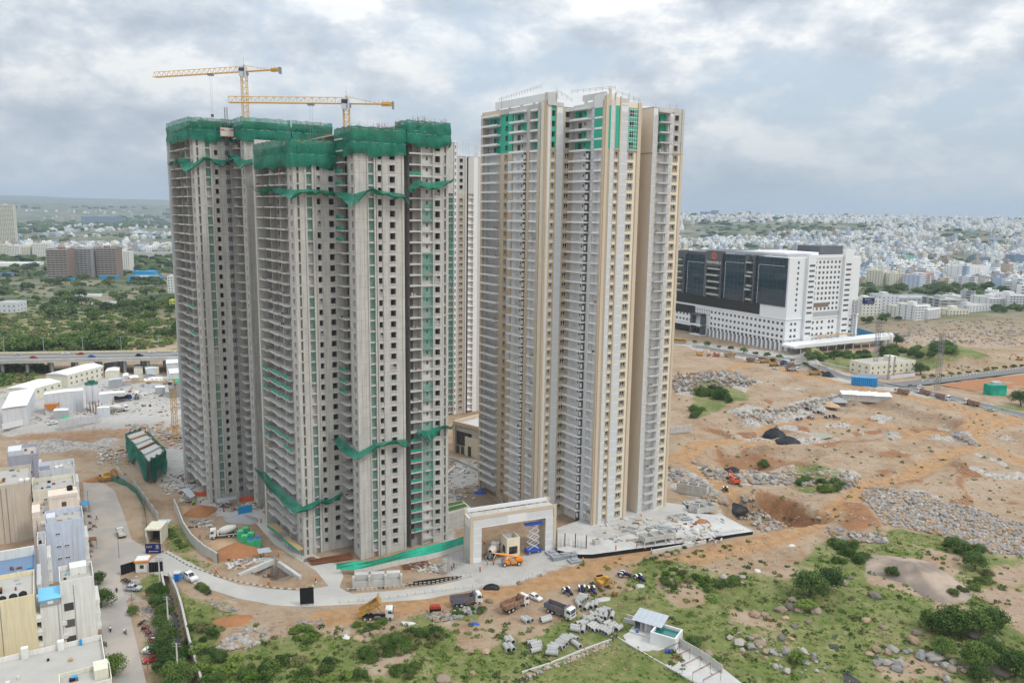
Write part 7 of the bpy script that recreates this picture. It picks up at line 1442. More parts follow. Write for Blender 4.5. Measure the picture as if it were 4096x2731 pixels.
for i,(x,y)in enumerate(((640,622),(680,618),(660,605))):
 q=P('X',x,y);t=thing('cement_silo',SL[i],'silo',(q.x,q.y,0));b=MB();b.lathe([(.4,4.0),(1.5,6.5),(1.5,13.5),(1.2,14.2),(.01,14.4)],'paint_pale',14);b.obj('barrel',t,smooth=True)
 for k_ in range(4):a_=k_*math.pi/2+.4;b=MB();b.bar((1.3*math.cos(a_),1.3*math.sin(a_),0),(1.3*math.cos(a_),1.3*math.sin(a_),7),.12,'rust',4);b.obj('leg',t)
 b=MB();b.lathe([(1.7,14.3),(1.7,15.4)],'net',10);b.obj('railing_net',t)
q=P('X',370,630);t=thing('aggregate_hopper','orange hopper under the high conveyor house','hopper',(q.x,q.y,0),R(20));b=MB();b.add([(-3,-1,5.5),(3,-1,5.5),(3,2,5.5),(-3,2,5.5),(-1,0,2.2),(1,0,2.2),(1,1,2.2),(-1,1,2.2)],[(0,1,5,4),(1,2,6,5),(2,3,7,6),(3,0,4,7)],'orange');b.obj('hopper_body',t)
for x,y in((-2.8,-.8),(2.8,-.8),(2.8,1.8),(-2.8,1.8)):b=MB();b.bar((x,y,0),(x,y,5.5),.12,'orange',4);b.obj('leg',t)
lump('green_tarp','bright green tarpaulin bundle in front of the hopper','tarpaulin',P('X',470,665),3.2,1.6,1.6,'toilet_green',3,.6,rough=.3)
for pts,h_,m_,lb in(([(415,715),(560,700),(710,680)],3.4,'paint_pale','pale sheet wall in front of the plant yard'),([(740,300),(900,275)],3,'tin','tin sheet wall behind the plant yard'),([(20,735),(160,705)],2.6,'white','low white wall at the left edge of the yard')):kerb_run('yard_wall',PP('X',pts),h_,.3,m_,lb)
drive(mix1,'X',(800,615),(885,605),'concrete mixer truck in the plant yard beside the silos');drive(mix1,'X',(968,530),(970,500),'concrete mixer truck seen end on in the plant yard');drive(sedan,'X',(355,700),(395,695),'white car beside the yard wall');drive(t_blue,'X',(840,540),(905,530),'dark lorry parked beside the low white shed',swap={'bed_blue':'black','white_paint':'navy'})
q=PP('X',[(1190,395),(1320,385),(1320,370),(1190,378)],8);shed('X',[(1190,408),(1325,402),(1322,372),(1188,378)],8,'concrete_dark','net_bright','open concrete canopy with green net roof behind the rear tower',.1,0,'canopy')
# ---- flyover with traffic
def flyover():
 n0,n1,f0_,f1_=P('X',-400,262,9),P('X',1340,228,9),P('X',-400,206,9),P('X',1340,182,9);t=thing('flyover','grey elevated road on piers crossing the left side','bridge',(n0.x,n0.y,0));o=Vector((n0.x,n0.y,0));q=[v-o for v in(n0,n1,f1_,f0_)]
 b=MB();b.prism([(v.x,v.y)for v in q],7.6,9,'concrete','road_dark');b.obj('deck',t)
 for nm,a_,c_,m_ in(('near_parapet',q[0],q[1],'concrete_light'),('far_parapet',q[3],q[2],'paint_yellow'),('median',(q[0]+q[3])/2,(q[1]+q[2])/2,'kerb_white')):d=c_-a_;b=MB();b.box(0,d.length,-.2,.2,9.0,10.1 if nm!='median' else 9.6,m_);b.obj(nm,t,(a_.x,a_.y,0),math.atan2(d.y,d.x))
 d=q[1]-q[0];w_=q[3]-q[0]
 for i in range(10):
  for j in(.15,.5,.85):p=q[0]+d*((i+.3)/10)+w_*j;b=MB();b.bar((p.x,p.y,-2),(p.x,p.y,7.6),.9,'concrete',8);b.obj('pier',t)
 cl=('red car on the flyover','white van on the flyover','silver car on the left of the flyover','dark car on the flyover near the tower','white car on the flyover near the tower','second red car on the flyover','blue car on the flyover','small white car near the right end of the flyover')
 for i,(f,g_,sw)in enumerate(((.36,.3,'red'),(.50,.72,''),(.30,.7,'tin'),(.80,.3,'black'),(.87,.7,''),(.56,.62,'red'),(.60,.3,'blue'),(.96,.4,''))):p=o+q[0]+d*f+w_*g_;dup(hb if i%2 else sedan,(p.x,p.y,9.02),math.atan2(d.y,d.x)+(math.pi if g_>.5 else 0),cl[i],swap={'white_paint':sw}if sw else None)
 for i in range(6):p=o+q[3]+d*((i+.5)/6);t2=thing('lamp_post','tall lamp post along the flyover','lamp',(p.x,p.y,8.6),0,'lamp posts along the flyover');b=MB();b.bar((0,0,0),(0,0,10),.12,'crane_cab',5,.07);b.obj('pole',t2);b=MB();b.bar((-1.6,0,9.8),(1.6,0,9.8),.06,'crane_cab',4);b.obj('lamp_arm',t2)
flyover()
# ---- blocks drawn by their front wall: base left, base right, top row
def block(k,xl,xr,yb,yt,dep,fl_,cols,wallm,label,roofm='terrace',win=(1.2,1.3),yb2=None,bands=None,stair=True,name='apartment_block',side_cols=3,group=None,wfr=None,bz=0.0):
 a_,c_=P(k,xl,yb,bz),P(k,xr,yb if yb2 is None else yb2,bz);d=c_-a_;d.z=0;L_=d.length;kk=PX[k];h=zat(a_.x,a_.y,kk[1]+yt*kk[2])-bz;t=thing(name,label,'building',(a_.x,a_.y,bz),math.atan2(d.y,d.x),group);rs=random.Random(int(xl*7+yb))
 b=MB();b.box(0,L_,0,dep,-2,h,wallm);b.obj('wall',t);b=MB();b.box(.3,L_-.3,.3,dep-.3,h,h+.06,roofm);b.obj('roof',t)
 for q in((0,L_,0,.25),(0,L_,dep-.25,dep),(0,.25,.25,dep-.25),(L_-.25,L_,.25,dep-.25)):b=MB();b.box(*q,h,h+1.0,wallm);b.obj('parapet',t)
 if stair:x=L_*rs.uniform(.2,.7);b=MB();b.box(x,x+min(6,L_*.3),dep*.4,dep*.75,h,h+3.2,wallm);b.obj('stair_room',t)
 fh=h/fl_
 for i in range(fl_):
  if bands:b=MB();b.box(-.4,L_+.4,-1.2,0,i*fh+fh-.6,i*fh+fh,bands);b.obj('balcony_slab',t)
  for j in range(cols):put(wmesh(win[0],min(win[1],fh*.6),wfr),'window',t,((j+.5)*L_/cols-win[0]/2,-.02,i*fh+fh*.3))
  for j in range(side_cols):y=(j+.5)*dep/side_cols;put(wmesh(win[0],min(win[1],fh*.6),wfr),'window',t,(-.02,y+win[0]/2,i*fh+fh*.3),-math.pi/2);put(wmesh(win[0],min(win[1],fh*.6),wfr),'window',t,(L_+.02,y-win[0]/2,i*fh+fh*.3),math.pi/2)
 return t
block('T',340,485,597,385,30,13,5,'paint_brown','left brown bare concrete block of the distant building site',bands='slab',win=(3.2,2),side_cols=0);block('T',487,655,583,380,26,13,6,'concrete_dark','middle bare block with pale balcony bands on the distant site',bands='concrete_light',win=(3.6,2),side_cols=0);block('T',688,830,578,375,30,13,5,'paint_brown','right brown bare concrete block of the distant building site',bands='slab',win=(3.2,2),side_cols=0);block('T',712,832,572,500,4,4,4,'concrete','low bare concrete frame in front of the brown block',win=(3.6,2.2),side_cols=0,stair=False)
block('T',832,922,540,400,24,11,6,'paint_white','white apartment block right of the brown unfinished blocks');block('T',905,1092,618,582,40,1,0,'cyan_blue','bright blue shed with grey roof on the left','tin_grey',stair=False,side_cols=0,name='blue_shed');block('T',1188,1290,690,575,22,6,5,'paint_white','white six storey block beside the rear tower edge',side_cols=2);block('T',1200,1290,785,745,10,2,4,'paint_lime','bright lime yellow house near the rear tower edge',win=(1.4,1.6))
block('T',-40,110,322,68,40,28,12,'paint_cream','tall pale twin apartment tower at the far left',win=(3.2,1.8));block('T',-20,60,435,350,26,8,8,'paint_cream','cream block at the left edge below the tall tower');block('T',62,140,435,360,26,8,7,'paint_white','white block second from the left edge');block('T',140,212,432,365,26,7,7,'paint_cream','pale block third from the left edge');block('T',230,340,432,345,26,9,9,'paint_white','pale block left of the brown unfinished blocks');block('T',600,868,200,150,60,12,26,'paint_slate','long dark slab block far away on the left horizon',win=(5,4),side_cols=0)
block('T',-60,265,500,482,30,1,0,'white_flat','long white roofed shed in the far left green','white_flat',stair=False,side_cols=0);block('T',645,835,785,765,14,1,6,'paint_white','low white house with red step in the green',stair=False);block('T',520,700,718,708,10,1,0,'white_flat','long low white roof among the trees','white_flat',stair=False,side_cols=0);block('T',940,1090,562,540,20,1,0,'cyan_blue','small blue shed behind the bright blue one','sky_blue',stair=False,side_cols=0);block('T',-10,60,580,555,20,1,0,'paint_slate','dark shed with blue roof at the left edge','cyan_blue',stair=False,side_cols=0);block('T',-20,120,830,765,20,2,4,'paint_pale','pale building corner at the left edge of the green',stair=False);block('T',700,840,588,572,2,1,0,'cyan_blue','blue hoarding below the brown unfinished block',stair=False,side_cols=0,name='hoarding');block('T',415,530,605,588,2,1,0,'cyan_blue','blue hoarding below the left brown blocks',stair=False,side_cols=0,name='hoarding')
block('T',900,1280,440,404,16,1,0,'concrete_light','pale elevated metro viaduct far behind the trees','paint_yellow',stair=False,side_cols=0,name='viaduct')
# ================================================================ hospital and the buildings on the right
def hospital():
 root=thing('hospital','large white hospital block with dark glass front and red emblem','hospital',(202,583.5,0),R(29));mb=MB();PH,UH=23.6,69.5
 mat('hospital_white',(.76,.77,.78),.6,.03,.1);mat('hospital_grey',(.105,.105,.115),.6,.08,.1);mat('dark_glass',(.012,.034,.055),.04,.5,.08,spec=.9);mat('band_glass',(.008,.010,.012),.08,.3,.1,spec=.7)
 b=MB();b.box(0,80,0,128,6.2,PH,'hospital_white');b.box(3,80,3,128,-1,6.2,'band_glass');b.obj('podium',root);b=MB();b.box(-.5,80.5,-.5,128,PH,PH+.9,'hospital_white');b.obj('cornice',root);b=MB();b.box(-.4,80.4,-.4,128,8.6,9.1,'hospital_white');b.obj('string_course',root)
 b=MB();b.box(3,78,3,126,PH+.9,33,'band_glass');b.obj('recessed_storey',root)
 b=MB();b.box(2,78,1.2,126,33,UH-.5,'hospital_grey');b.obj('upper_block',root)
 for i in range(20):b=MB();b.box(0,3,3.5+i*4.4,5.3+i*4.4,-1,6.2,'hospital_white');b.obj('column',root)
 for i in range(16):b=MB();b.box(3+i*4.6,4.8+i*4.6,0,3,-1,6.2,'hospital_white');b.obj('column',root)
 L_=Face(root,0,0,'L');F_=Face(root,0,0,'F');wm_=wmesh(2.1,1.9,None)
 for z in(10.2,14.9,19.7):
  for j in range(18):L_.put(wm_,'window',2+j*4.4,4.1+j*4.4,z,.03)
 for j in range(18):L_.put(wm_,'window',2+j*4.4,4.1+j*4.4,6.3,.03)
 for z in(10.2,14.9):
  for j in range(5):L_.put(wm_,'window',102+j*4.4,104.1+j*4.4,z,.03)
 for z in(17,20):
  for j in range(9):L_.put(wmesh(.6,2.2,None),'slit_window',80+j*2.1,80.6+j*2.1,z,.03)
 b=MB();L_.box(b,98,128,0,.2,16.5,23.4,'band_glass');b.obj('corner_glazing',root);b=MB();L_.box(b,84,98,0,5,0,1,'hospital_white');L_.box(b,84,98,0,6,8.2,9.4,'hospital_white');L_.box(b,84,85.6,0,5,1,18,'hospital_grey');L_.box(b,96.4,98,0,5,1,18,'hospital_grey');L_.box(b,84,98,0,5,16.6,18,'hospital_grey');b.obj('entrance_frame',root)
 # glazed bays of the upper storeys, with mullions
 for(s0,s1,z1)in((1.5,32,69.2),(42,67.5,69.0),(87,112,66.5)):
  b=MB();L_.box(b,s0,s1,-2,.6,33.2,z1,'dark_glass');g=b.obj('glass_bay',root);n_=int((s1-s0)/4.2)
  for i in range(n_+1):b=MB();x=s0+(s1-s0)*i/n_;L_.box(b,x-.05,x+.05,.6,.7,33.2,z1,'hospital_grey');b.obj('mullion',g)
  for z in np.arange(37,z1,4.0):b=MB();L_.box(b,s0,s1,.6,.7,z-.06,z+.06,'hospital_grey');b.obj('transom',g)
  b=MB();L_.box(b,s1-3.2,s1-3.0,.71,.85,34,z1-6,'jali');L_.box(b,s0+2,s1-3,.71,.85,z1-6.2,z1-6,'jali');b.obj('light_line',g)
 for(s0,s1)in((67.5,69),(84,87),(112,113.5),(32,33.4),(40.6,42)):b=MB();L_.box(b,s0,s1,-2,2.2,33,69.8,'hospital_grey');b.obj('fin',root)
 b=MB();L_.box(b,68,84.5,-2,2.4,58.5,71,'hospital_grey');sg=b.obj('sign_tower',root)
 me=text_mesh('YASHODA',3.8,'kerb_white');put(me,'lettering',sg,(-2.5,76.2,61.3),rot=(R(90),0,-math.pi/2))
 b=MB()
 for i in range(8):
  a_=i*math.pi/4;y0,z0=76.2,66.8;pr=lambda r_,t_:(-2.46,y0-r_*math.cos(t_),z0+r_*math.sin(t_));b.add([pr(.9,a_-.3),pr(2.7,a_-.35),pr(3.5,a_),pr(2.7,a_+.25),pr(1.4,a_+.3)],[(0,1,2,3,4)],'red_machine')
 b.obj('emblem',sg)
 for(s0,s1)in((33.4,40.6),(69,84),(113.5,122)):
  for i in range(6):b=MB();z=35+i*5.2+(2.2 if(s0<40 and i%2)else 0);L_.box(b,s0+(1.5*(i%2)),s1-(1.5*((i+1)%2)),-1,3.0,z,z+1.3,'paint_grey');bl=b.obj('balcony',root);c_=MB();L_.box(c_,s0+1.6,s1-1.6,.4,2.4,z+1.3,z+2.4,'hedge');c_.obj('planting',bl)
 # white right hand wing
 b=MB();F_.box(b,0,78,-26,0,PH+.9,UH,'hospital_white');b.obj('white_wing',root)
 for(s0,s1,h1)in((17.5,25.8,71.5),(57.5,66.5,75.0)):b=MB();F_.box(b,s0,s1,0,2.2,6,h1,'hospital_white');b.obj('stair_tower',root)
 b=MB();F_.box(b,26,57,-.4,.5,UH-.8,UH+1.8,'hospital_white');b.obj('parapet',root);b=MB();F_.box(b,50,76,-38,-16,UH,77,'hospital_grey');b.obj('plant_room',root);b=MB();F_.box(b,8,44,-50,-12,UH,72.5,'hospital_white');b.obj('roof_hall',root);b=MB();L_.box(b,6,60,-30,-4,UH-.5,71.6,'paint_grey');b.obj('roof_plant',root)
 for i,z in enumerate(np.arange(64.9,26,-3.92)):
  F_.put(wmesh(1.7,1.9,None),'window',8.6,10.3,z,.03);F_.put(wmesh(1.7,1.9,None),'window',67.6,69.3,z-1.5,.03);F_.put(wmesh(5.6,1.4,None),'strip_window',18.8,24.4,z-2,2.23);F_.put(wmesh(5.6,1.4,None),'strip_window',59,64.6,z-1.8,2.23)
  for j in range(7):
   if i==8 and j<4:continue
   F_.put(wmesh(2.0,1.9,None),'window',27+j*4.3,29+j*4.3,z,.03)
 b=MB();F_.box(b,27,45,0,.1,31.8,35.2,'paint_brown');b.obj('louvre_panel',root);b=MB();F_.box(b,26,57,-3,.2,24.8,28.4,'paint_grey');b.obj('plant_gallery',root)
 for z in(19.4,14.8,10.2,5.6):
  for x in(5,9.2,28,33,38,46,50,70):F_.put(wmesh(2.1,1.9,None),'window',x,x+2.1,z,.03)
 for z in(21,16.5,12):F_.put(wmesh(5.6,1.4,None),'strip_window',18.8,24.4,z,2.23);F_.put(wmesh(5.6,1.4,None),'strip_window',59,64.6,z,2.23)
 return root
mat('hedge',(.03,.075,.015),.9,.4,.8,bump=.5)
hospital()
ca,sa=math.cos(R(29)),math.sin(R(29))
def HP(x,y):return(202+x*ca-y*sa,583.5+x*sa+y*ca)
t=thing('entrance_canopy','long white flat canopy along the right side of the hospital','canopy',(*HP(0,0),0),R(29));b=MB();b.extr([(-6,5.2),(112,5.2),(112,7.6),(100,8.0),(-2,7.6),(-6,6.6)],-16,-3.0,'white_flat');b.obj('roof',t)
for i in range(12):b=MB();b.bar((2+i*9.5,-14,-1),(2+i*9.5,-14,5.2),.35,'white',6);b.obj('column',t)
for i in range(7):b=MB();b.bar((22+i*6,-3,11.5),(22+i*6,-11,11.5),.25,'yellow',4);b.obj('pergola_beam',t)
b=MB();b.bar((22,-11,11.5),(60,-11,11.5),.3,'yellow',4);b.obj('pergola_rail',t)
x,y=HP(70,-4);t=thing('lattice_mast','grey lattice telecom mast standing in front of the hospital','mast',(x,y,0));b=MB();lattice(b,(0,0,0),(0,0,36),2.4,'steel',16,.22);b.obj('mast',t)
for i,(px,py)in enumerate(((1440,945),(1478,945))):q=P('H',px,py);b=MB();b.lathe([(.01,0),(2.2,0),(2.2,9),(1.6,10.4),(.01,10.8)],'white_flat',14);tag(b.obj('gas_tank',None,(q.x,q.y,hgt(q.x,q.y)-.5),0,True),('left white upright gas tank beside the hospital','right white upright gas tank beside the hospital')[i],'tank')
a_,c_=P('H',1262,880,0),P('H',1430,935,0);d=c_-a_;t=thing('blue_fence','blue sheet fence beside the white gas tanks','fence',(a_.x,a_.y,0),math.atan2(d.y,d.x))
for i in range(10):b=MB();b.box(i*d.length/10+.05,(i+1)*d.length/10-.05,-.1,.1,0,7,'cyan_blue');b.obj('panel',t)
q=G('H',112,925);t=thing('school_bus','yellow school bus parked at the left end of the hospital','bus',q,R(150));b=MB();b.extr([(-5.5,.6),(5.2,.6),(5.5,1.6),(5.3,3.2),(-5.5,3.2)],-1.25,1.25,'yellow');b.obj('body',t)
for s in(-1,1):
 for i in range(8):b=MB();b.box(-5+i*1.2,-4.1+i*1.2,s*1.26-.02,s*1.26+.02,1.9,2.8,'glass');b.obj('window',t)
wheels(t,(-3.4,3.4),1.05,.5,.3)
block('V',115,240,540,430,24,7,6,'paint_cream','cream seven storey block behind the hospital',yb2=548);block('V',240,297,508,405,24,7,4,'paint_white','white block right of the cream one behind the hospital');block('V',295,392,552,455,24,6,5,'paint_cream','pale cream block with a red parapet line');block('V',385,515,568,462,22,6,4,'paint_blue','blue grey block with few windows',yb2=578);block('V',517,618,565,458,22,7,6,'paint_red','block with red and white striped front',yb2=552,bands='white',stair=False);block('V',690,870,515,408,30,8,9,'paint_white','left half of the long white hospital like block',yb2=532);block('V',872,1030,535,405,30,8,8,'white','right half of the long white block with blue sign',yb2=520);block('V',330,492,368,322,40,6,9,'paint_mint','mint green block in the middle distance',win=(2.2,1.8));block('V',445,660,450,392,30,6,12,'paint_pale','wide pale block behind the blue grey one')
sb=block('V',85,225,790,650,22,6,5,'paint_white','white block with a dark dental clinic sign on its corner');b=MB();b.box(-.5,12,-.5,0,15,21,'navy');sgn=b.obj('sign_board',sb);put(text_mesh('Smiline',2.4,'kerb_white'),'lettering',sgn,(5.2,-.53,19.2),rot=(R(90),0,0));put(text_mesh('DENTAL',1.7,'kerb_white'),'lettering',sgn,(7.6,-.53,16.6),rot=(R(90),0,0))
block('V',225,352,780,622,22,7,4,'paint_pale','grey and white block beside the dental clinic');block('V',345,475,812,705,20,6,4,'paint_white','white block with blue awning edge near the rubble hill');block('V',475,565,838,698,20,7,4,'white','white stepped apartment block nearest the rubble hill',yb2=832,bands='white');block('V',567,660,835,725,20,7,5,'white','white apartment block at the right of the stepped pair',yb2=822,bands='white');block('V',355,700,700,640,40,3,10,'paint_grey','long grey flat roofed mall behind the white blocks','tin_grey',stair=False);block('V',660,862,770,650,30,6,3,'paint_grey','grey open deck car park block',bands='concrete_light',win=(6,2));block('V',735,880,808,730,24,4,6,'paint_cream','low cream block behind the rubble hill');block('V',880,1045,790,700,24,5,7,'paint_pale','pale grey block right of the low cream one',yb2=775);block('V',865,940,690,630,14,4,2,'paint_grey','grey unfinished tower block with roof frame',win=(3,2));block('V',1030,1180,745,640,30,6,6,'white','white office block at the right edge',bands='paint_pale');block('V',1180,1320,752,618,30,7,6,'white','white office block cut by the right edge',bands='paint_pale');block('V',1155,1320,560,510,24,4,7,'paint_pale','pale low block at the right edge above the trees');block('V',950,1045,395,335,26,5,5,'paint_slate','dark glass office block in the middle distance',win=(3,2));block('V',1045,1130,395,340,26,5,5,'paint_white','white office block beside the dark glass one');block('V',1225,1310,380,318,26,5,5,'paint_slate','dark blue office block at the right edge far back')
bd=block('C',1345,1640,330,262,16,2,8,'paint_cream','two storey cream bungalow with flat roof beside the road',yb2=300);kerb_run('compound_wall',PP('C',[(1275,325),(1480,350),(1640,330)]),2.2,.3,'paint_pale','pale compound wall round the cream bungalow')
sh=thing('tin_shed','long grey shed with curled white roof sheets in the quarry','shed',G('C',1165,478),R(-12));b=MB();b.box(0,26,0,7,0,3.6,'concrete');b.obj('wall',sh)
for i in range(8):b=MB();x=i*3.3;r_=.5*math.sin(i*2.1);b.add([(x,-.5,3.7),(x+3.2,-.5,3.7+r_*.3),(x+3.2,7.6,4.3+abs(r_)),(x,7.6,4.2)],[(0,1,2,3)],'white_flat');b.obj('roof_sheet',sh)
q=G('C',1310,390);t=thing('shipping_container','blue shipping container office at the road bend','container',q,R(-14));b=MB();b.box(-7,7,-2,2,.2,5,'cyan_blue');b.obj('box',t)
for i in range(12):b=MB();b.box(-6.8+i*1.15,-6.4+i*1.15,-2.08,-2.003,.4,4.8,'blue');b.obj('rib',t)
q=G('C',2160,450);t=thing('green_cabin','green netted cabin beside the red field','cabin',q,R(5));b=MB();b.box(-5,5,-3,3,0,6,'net_bright');b.obj('net_wall',t);b=MB();b.box(-2,3,-1,2,6,7.6,'tin');b.obj('top',t)
# road with kerb trees in front of the hospital, cross road on the right
def strip(name,k,pts,w_,z,m,kerbs=True):
 pp=[P(k,x,y)for x,y in pts];b=MB();Lf,Rt=[],[]
 for i,p in enumerate(pp):
  d=pp[min(i+1,len(pp)-1)]-pp[max(0,i-1)];n_=Vector((-d.y,d.x,0)).normalized()*w_/2;zz=max(hgt(*(p+n_).xy),hgt(*(p-n_).xy),hgt(p.x,p.y))+z;Lf.append((p+n_).to_3d()+Vector((0,0,zz)));Rt.append((p-n_).to_3d()+Vector((0,0,zz)))
 for i in range(len(pp)-1):b.quad(tuple(Lf[i]),tuple(Rt[i]),tuple(Rt[i+1]),tuple(Lf[i+1]),m)
 struct(b.obj(name))
 return Lf,Rt
hl,hr=strip('hospital_road','C',[(60,112),(300,150),(600,205),(900,275),(1150,335),(1400,385),(1650,425),(1950,490),(2352,590),(2600,650)],9,.25,'road_dark');strip('cross_road','C',[(1500,400),(1700,372),(2000,335),(2352,290),(2700,250)],11,.3,'road_dark')
for pts,lb in((hl,'kerb on the far side of the hospital road'),(hr,'kerb on the near side of the hospital road')):
 b=MB()
 for p,q_ in zip(pts,pts[1:]):d=q_-p;T=Matrix.Translation(p)@Matrix.Rotation(math.atan2(d.y,d.x),4,'Z');b.box(0,d.length,-.25,.25,-.3,.2,'concrete_light',T)
 tag(b.obj('road_kerb'),lb,'kerb')
RW=PP('C',[(1690,365),(1800,352),(2000,325),(2352,280),(2600,250)]);kt2=thing('kerb_stones','white dotted kerb stones along the cross road on the right','kerb',(RW[0].x,RW[0].y,0));b=MB();b.box(-.8,.8,-.3,.3,0,.9,'kerb_white');KS=b.mesh('kerb_stone')
for p,q_ in zip(RW,RW[1:]):
 d=q_-p;n_=int(d.length/3.2)
 for i in range(n_):a_=p+d*(i/n_);put(KS,'kerb_stone',kt2,(a_.x-RW[0].x,a_.y-RW[0].y,hgt(a_.x,a_.y)+.1),math.atan2(d.y,d.x))
for i,(x,y,h_)in enumerate(((1380,300,34),(1785,420,34),(1465,350,16),(1500,345,14))):q=G('C',x,y);t=thing('lattice_pylon',('grey lattice pylon beside the cream bungalow','grey lattice pylon at the road junction','short pole left of the bungalow gate','short pole right of the bungalow gate')[i],'pylon',q);b=MB();lattice(b,(0,0,0),(0,0,h_),2.2 if h_>20 else.6,'steel',14,.14 if h_>20 else.08);b.obj('mast',t)
b=MB();mat('pond',(.30,.30,.21),.15,.15,.1);pq_=[P('C',x,y,-4.4)for x,y in((860,720),(960,705),(1080,712),(1110,735),(1040,748),(930,745))];b.add([(p.x,p.y,-3.6)for p in pq_],[tuple(range(6))],'pond');struct(b.obj('quarry_pond'))
for i,pts in enumerate(([(1105,1040),(1145,1035),(1130,1062),(1105,1060)],[(1080,1095),(1140,1100),(1150,1135),(1090,1125)],[(1170,1265),(1220,1270),(1240,1310),(1300,1352),(1180,1352)])):pp=[G('D',x,y)for x,y in pts];z=max(p.z for p in pp)+.05;b=MB();b.add([(p.x,p.y,z)for p in pp],[tuple(range(len(pp)))],'drain_water');struct(b.obj('puddle'))
rf=[G('C',x,y)for x,y in((1800,390),(2000,360),(2352,320),(2500,330),(2500,420),(2100,400),(2050,430))];b=MB();b.add([(p.x,p.y,max(q.z for q in rf)+.05)for p in rf],[tuple(range(len(rf)))],'laterite');struct(b.obj('red_field'))
# ================================================================ the far city
def city_mat(name,c):
 mt=mat(name,c,.85,.05,.05);t=mt.node_tree;n=t.nodes;l=t.links;bs=n['Principled BSDF'];geo=n.new('ShaderNodeNewGeometry');sp=n.new('ShaderNodeSeparateXYZ');l.new(geo.outputs['Position'],sp.inputs[0]);sn=n.new('ShaderNodeSeparateXYZ');l.new(geo.outputs['Normal'],sn.inputs[0])
 def mth(op,a,b=0.0):
  q=n.new('ShaderNodeMath');q.operation=op
  for i,x in enumerate((a,b)):
   if isinstance(x,(int,float)):q.inputs[i].default_value=x
   else:l.new(x,q.inputs[i])
  return q.outputs[0]
 hor=mth('ADD',sp.outputs[0],mth('MULTIPLY',sp.outputs[1],.7));a_=mth('GREATER_THAN',mth('FRACT',mth('DIVIDE',hor,4.2)),.55);z_=mth('GREATER_THAN',mth('FRACT',mth('DIVIDE',sp.outputs[2],3.3)),.5);wall=mth('LESS_THAN',mth('ABSOLUTE',sn.outputs[2]),.5);f=mth('MULTIPLY',mth('MULTIPLY',mth('MULTIPLY',a_,z_),wall),.72)
 src=bs.inputs['Base Color'].links[0].from_socket;mx=n.new('ShaderNodeMix');mx.data_type='RGBA';l.new(f,mx.inputs[0]);l.new(src,mx.inputs[6]);mx.inputs[7].default_value=(.06,.06,.065,1);l.new(mx.outputs[2],bs.inputs['Base Color'])
CM=['city_white','city_cream','city_grey','city_blue','city_tan','city_pale']
for nm,c in zip(CM,((.80,.80,.77),(.66,.60,.47),(.40,.40,.41),(.42,.50,.60),(.44,.36,.29),(.68,.70,.72))):city_mat(nm,c)
CB={}
for m_ in CM:
 b=MB();b.box(-.5,.5,-.5,.5,-.4,1,m_);b.box(-.5,.5,-.5,-.46,1,1.08,m_);b.box(-.5,-.46,-.46,.5,1,1.08,m_);b.box(.46,.5,-.46,.5,1,1.08,m_);b.box(-.46,.46,.46,.5,1,1.08,m_);b.box(.02,.36,.05,.38,1,1.22,m_);CB[m_]=b.mesh('far_house')
rs=np.random.RandomState(5);cand=[]
def zone(n_,az0,az1,d0,d1,power,hmin,hmax,wbias,dens_sc,thr,skip=None):
 az=rs.uniform(az0,az1,n_);dd=d0*(d1/d0)**(rs.rand(n_)**power);x=dd*np.sin(az);y=dd*np.cos(az);ns=fbm(x,y,dens_sc,3,77)
 for i in range(n_):
  if ns[i]<thr:continue
  cand.append((dd[i],x[i],y[i],rs.uniform(8,18),rs.uniform(8,17),rs.uniform(hmin,hmax)*(1 if rs.rand()<.93 else 1.7),CM[0]if rs.rand()<wbias else CM[rs.randint(1,6)]))
zone(900,.30,.72,1050,1700,.8,8,17,.40,260,.44);zone(4200,.18,.74,1500,3300,.85,8,15,.42,300,.40);zone(8500,.14,.75,2600,6600,.8,7,13,.74,420,.42);zone(2600,-.72,-.22,1900,4200,.9,6,11,.26,320,.47);zone(900,-.72,-.22,4000,7000,1,7,14,.4,600,.5);zone(500,.0,.22,1400,4500,1,7,15,.5,400,.4)
keep=[c for c in cand if not(c[0]<1350 and c[1]<330)]
def blocked(x,y):
 px,py=proj((x,y,0));return False
keep.sort(key=lambda c:c[0]);mbx={m_:[]for m_ in CM}
CL={'city_white':'small white flat roofed house in the packed far city','city_cream':'small cream flat roofed house in the packed far city','city_grey':'small grey flat roofed house in the packed far city','city_blue':'small pale blue flat roofed house in the packed far city','city_tan':'small tan flat roofed house in the packed far city','city_pale':'small pale grey flat roofed house in the packed far city'}
for i,(dd,x,y,w_,l_,h_,m_)in enumerate(keep):
 z=hgt(x,y);rz=.5+.25*math.sin(x/300)+(0 if i%3 else.2)
 if i<300:
  side='right' if x>0 else 'left';o=put(CB[m_],'city_house',None,(x,y,z),rz,(w_,l_,h_));tag(o,CL[m_]+' on the '+side,'house',m_.replace('city_','')+' houses of the far city on the '+side)
 else:mbx[m_].append((x,y,z,w_,l_,h_,rz))
bv,bf,bm=[],[],[];off=0
ub=np.array([(-.5,-.5,-.4),(.5,-.5,-.4),(.5,.5,-.4),(-.5,.5,-.4),(-.5,-.5,1),(.5,-.5,1),(.5,.5,1),(-.5,.5,1),(-.1,-.1,1),(.35,-.1,1),(.35,.3,1),(-.1,.3,1),(-.1,-.1,1.25),(.35,-.1,1.25),(.35,.3,1.25),(-.1,.3,1.25)]);uf=[(4,5,6,7),(0,1,5,4),(1,2,6,5),(2,3,7,6),(3,0,4,7),(12,13,14,15),(8,9,13,12),(9,10,14,13),(10,11,15,14),(11,8,12,15)]
b=MB()
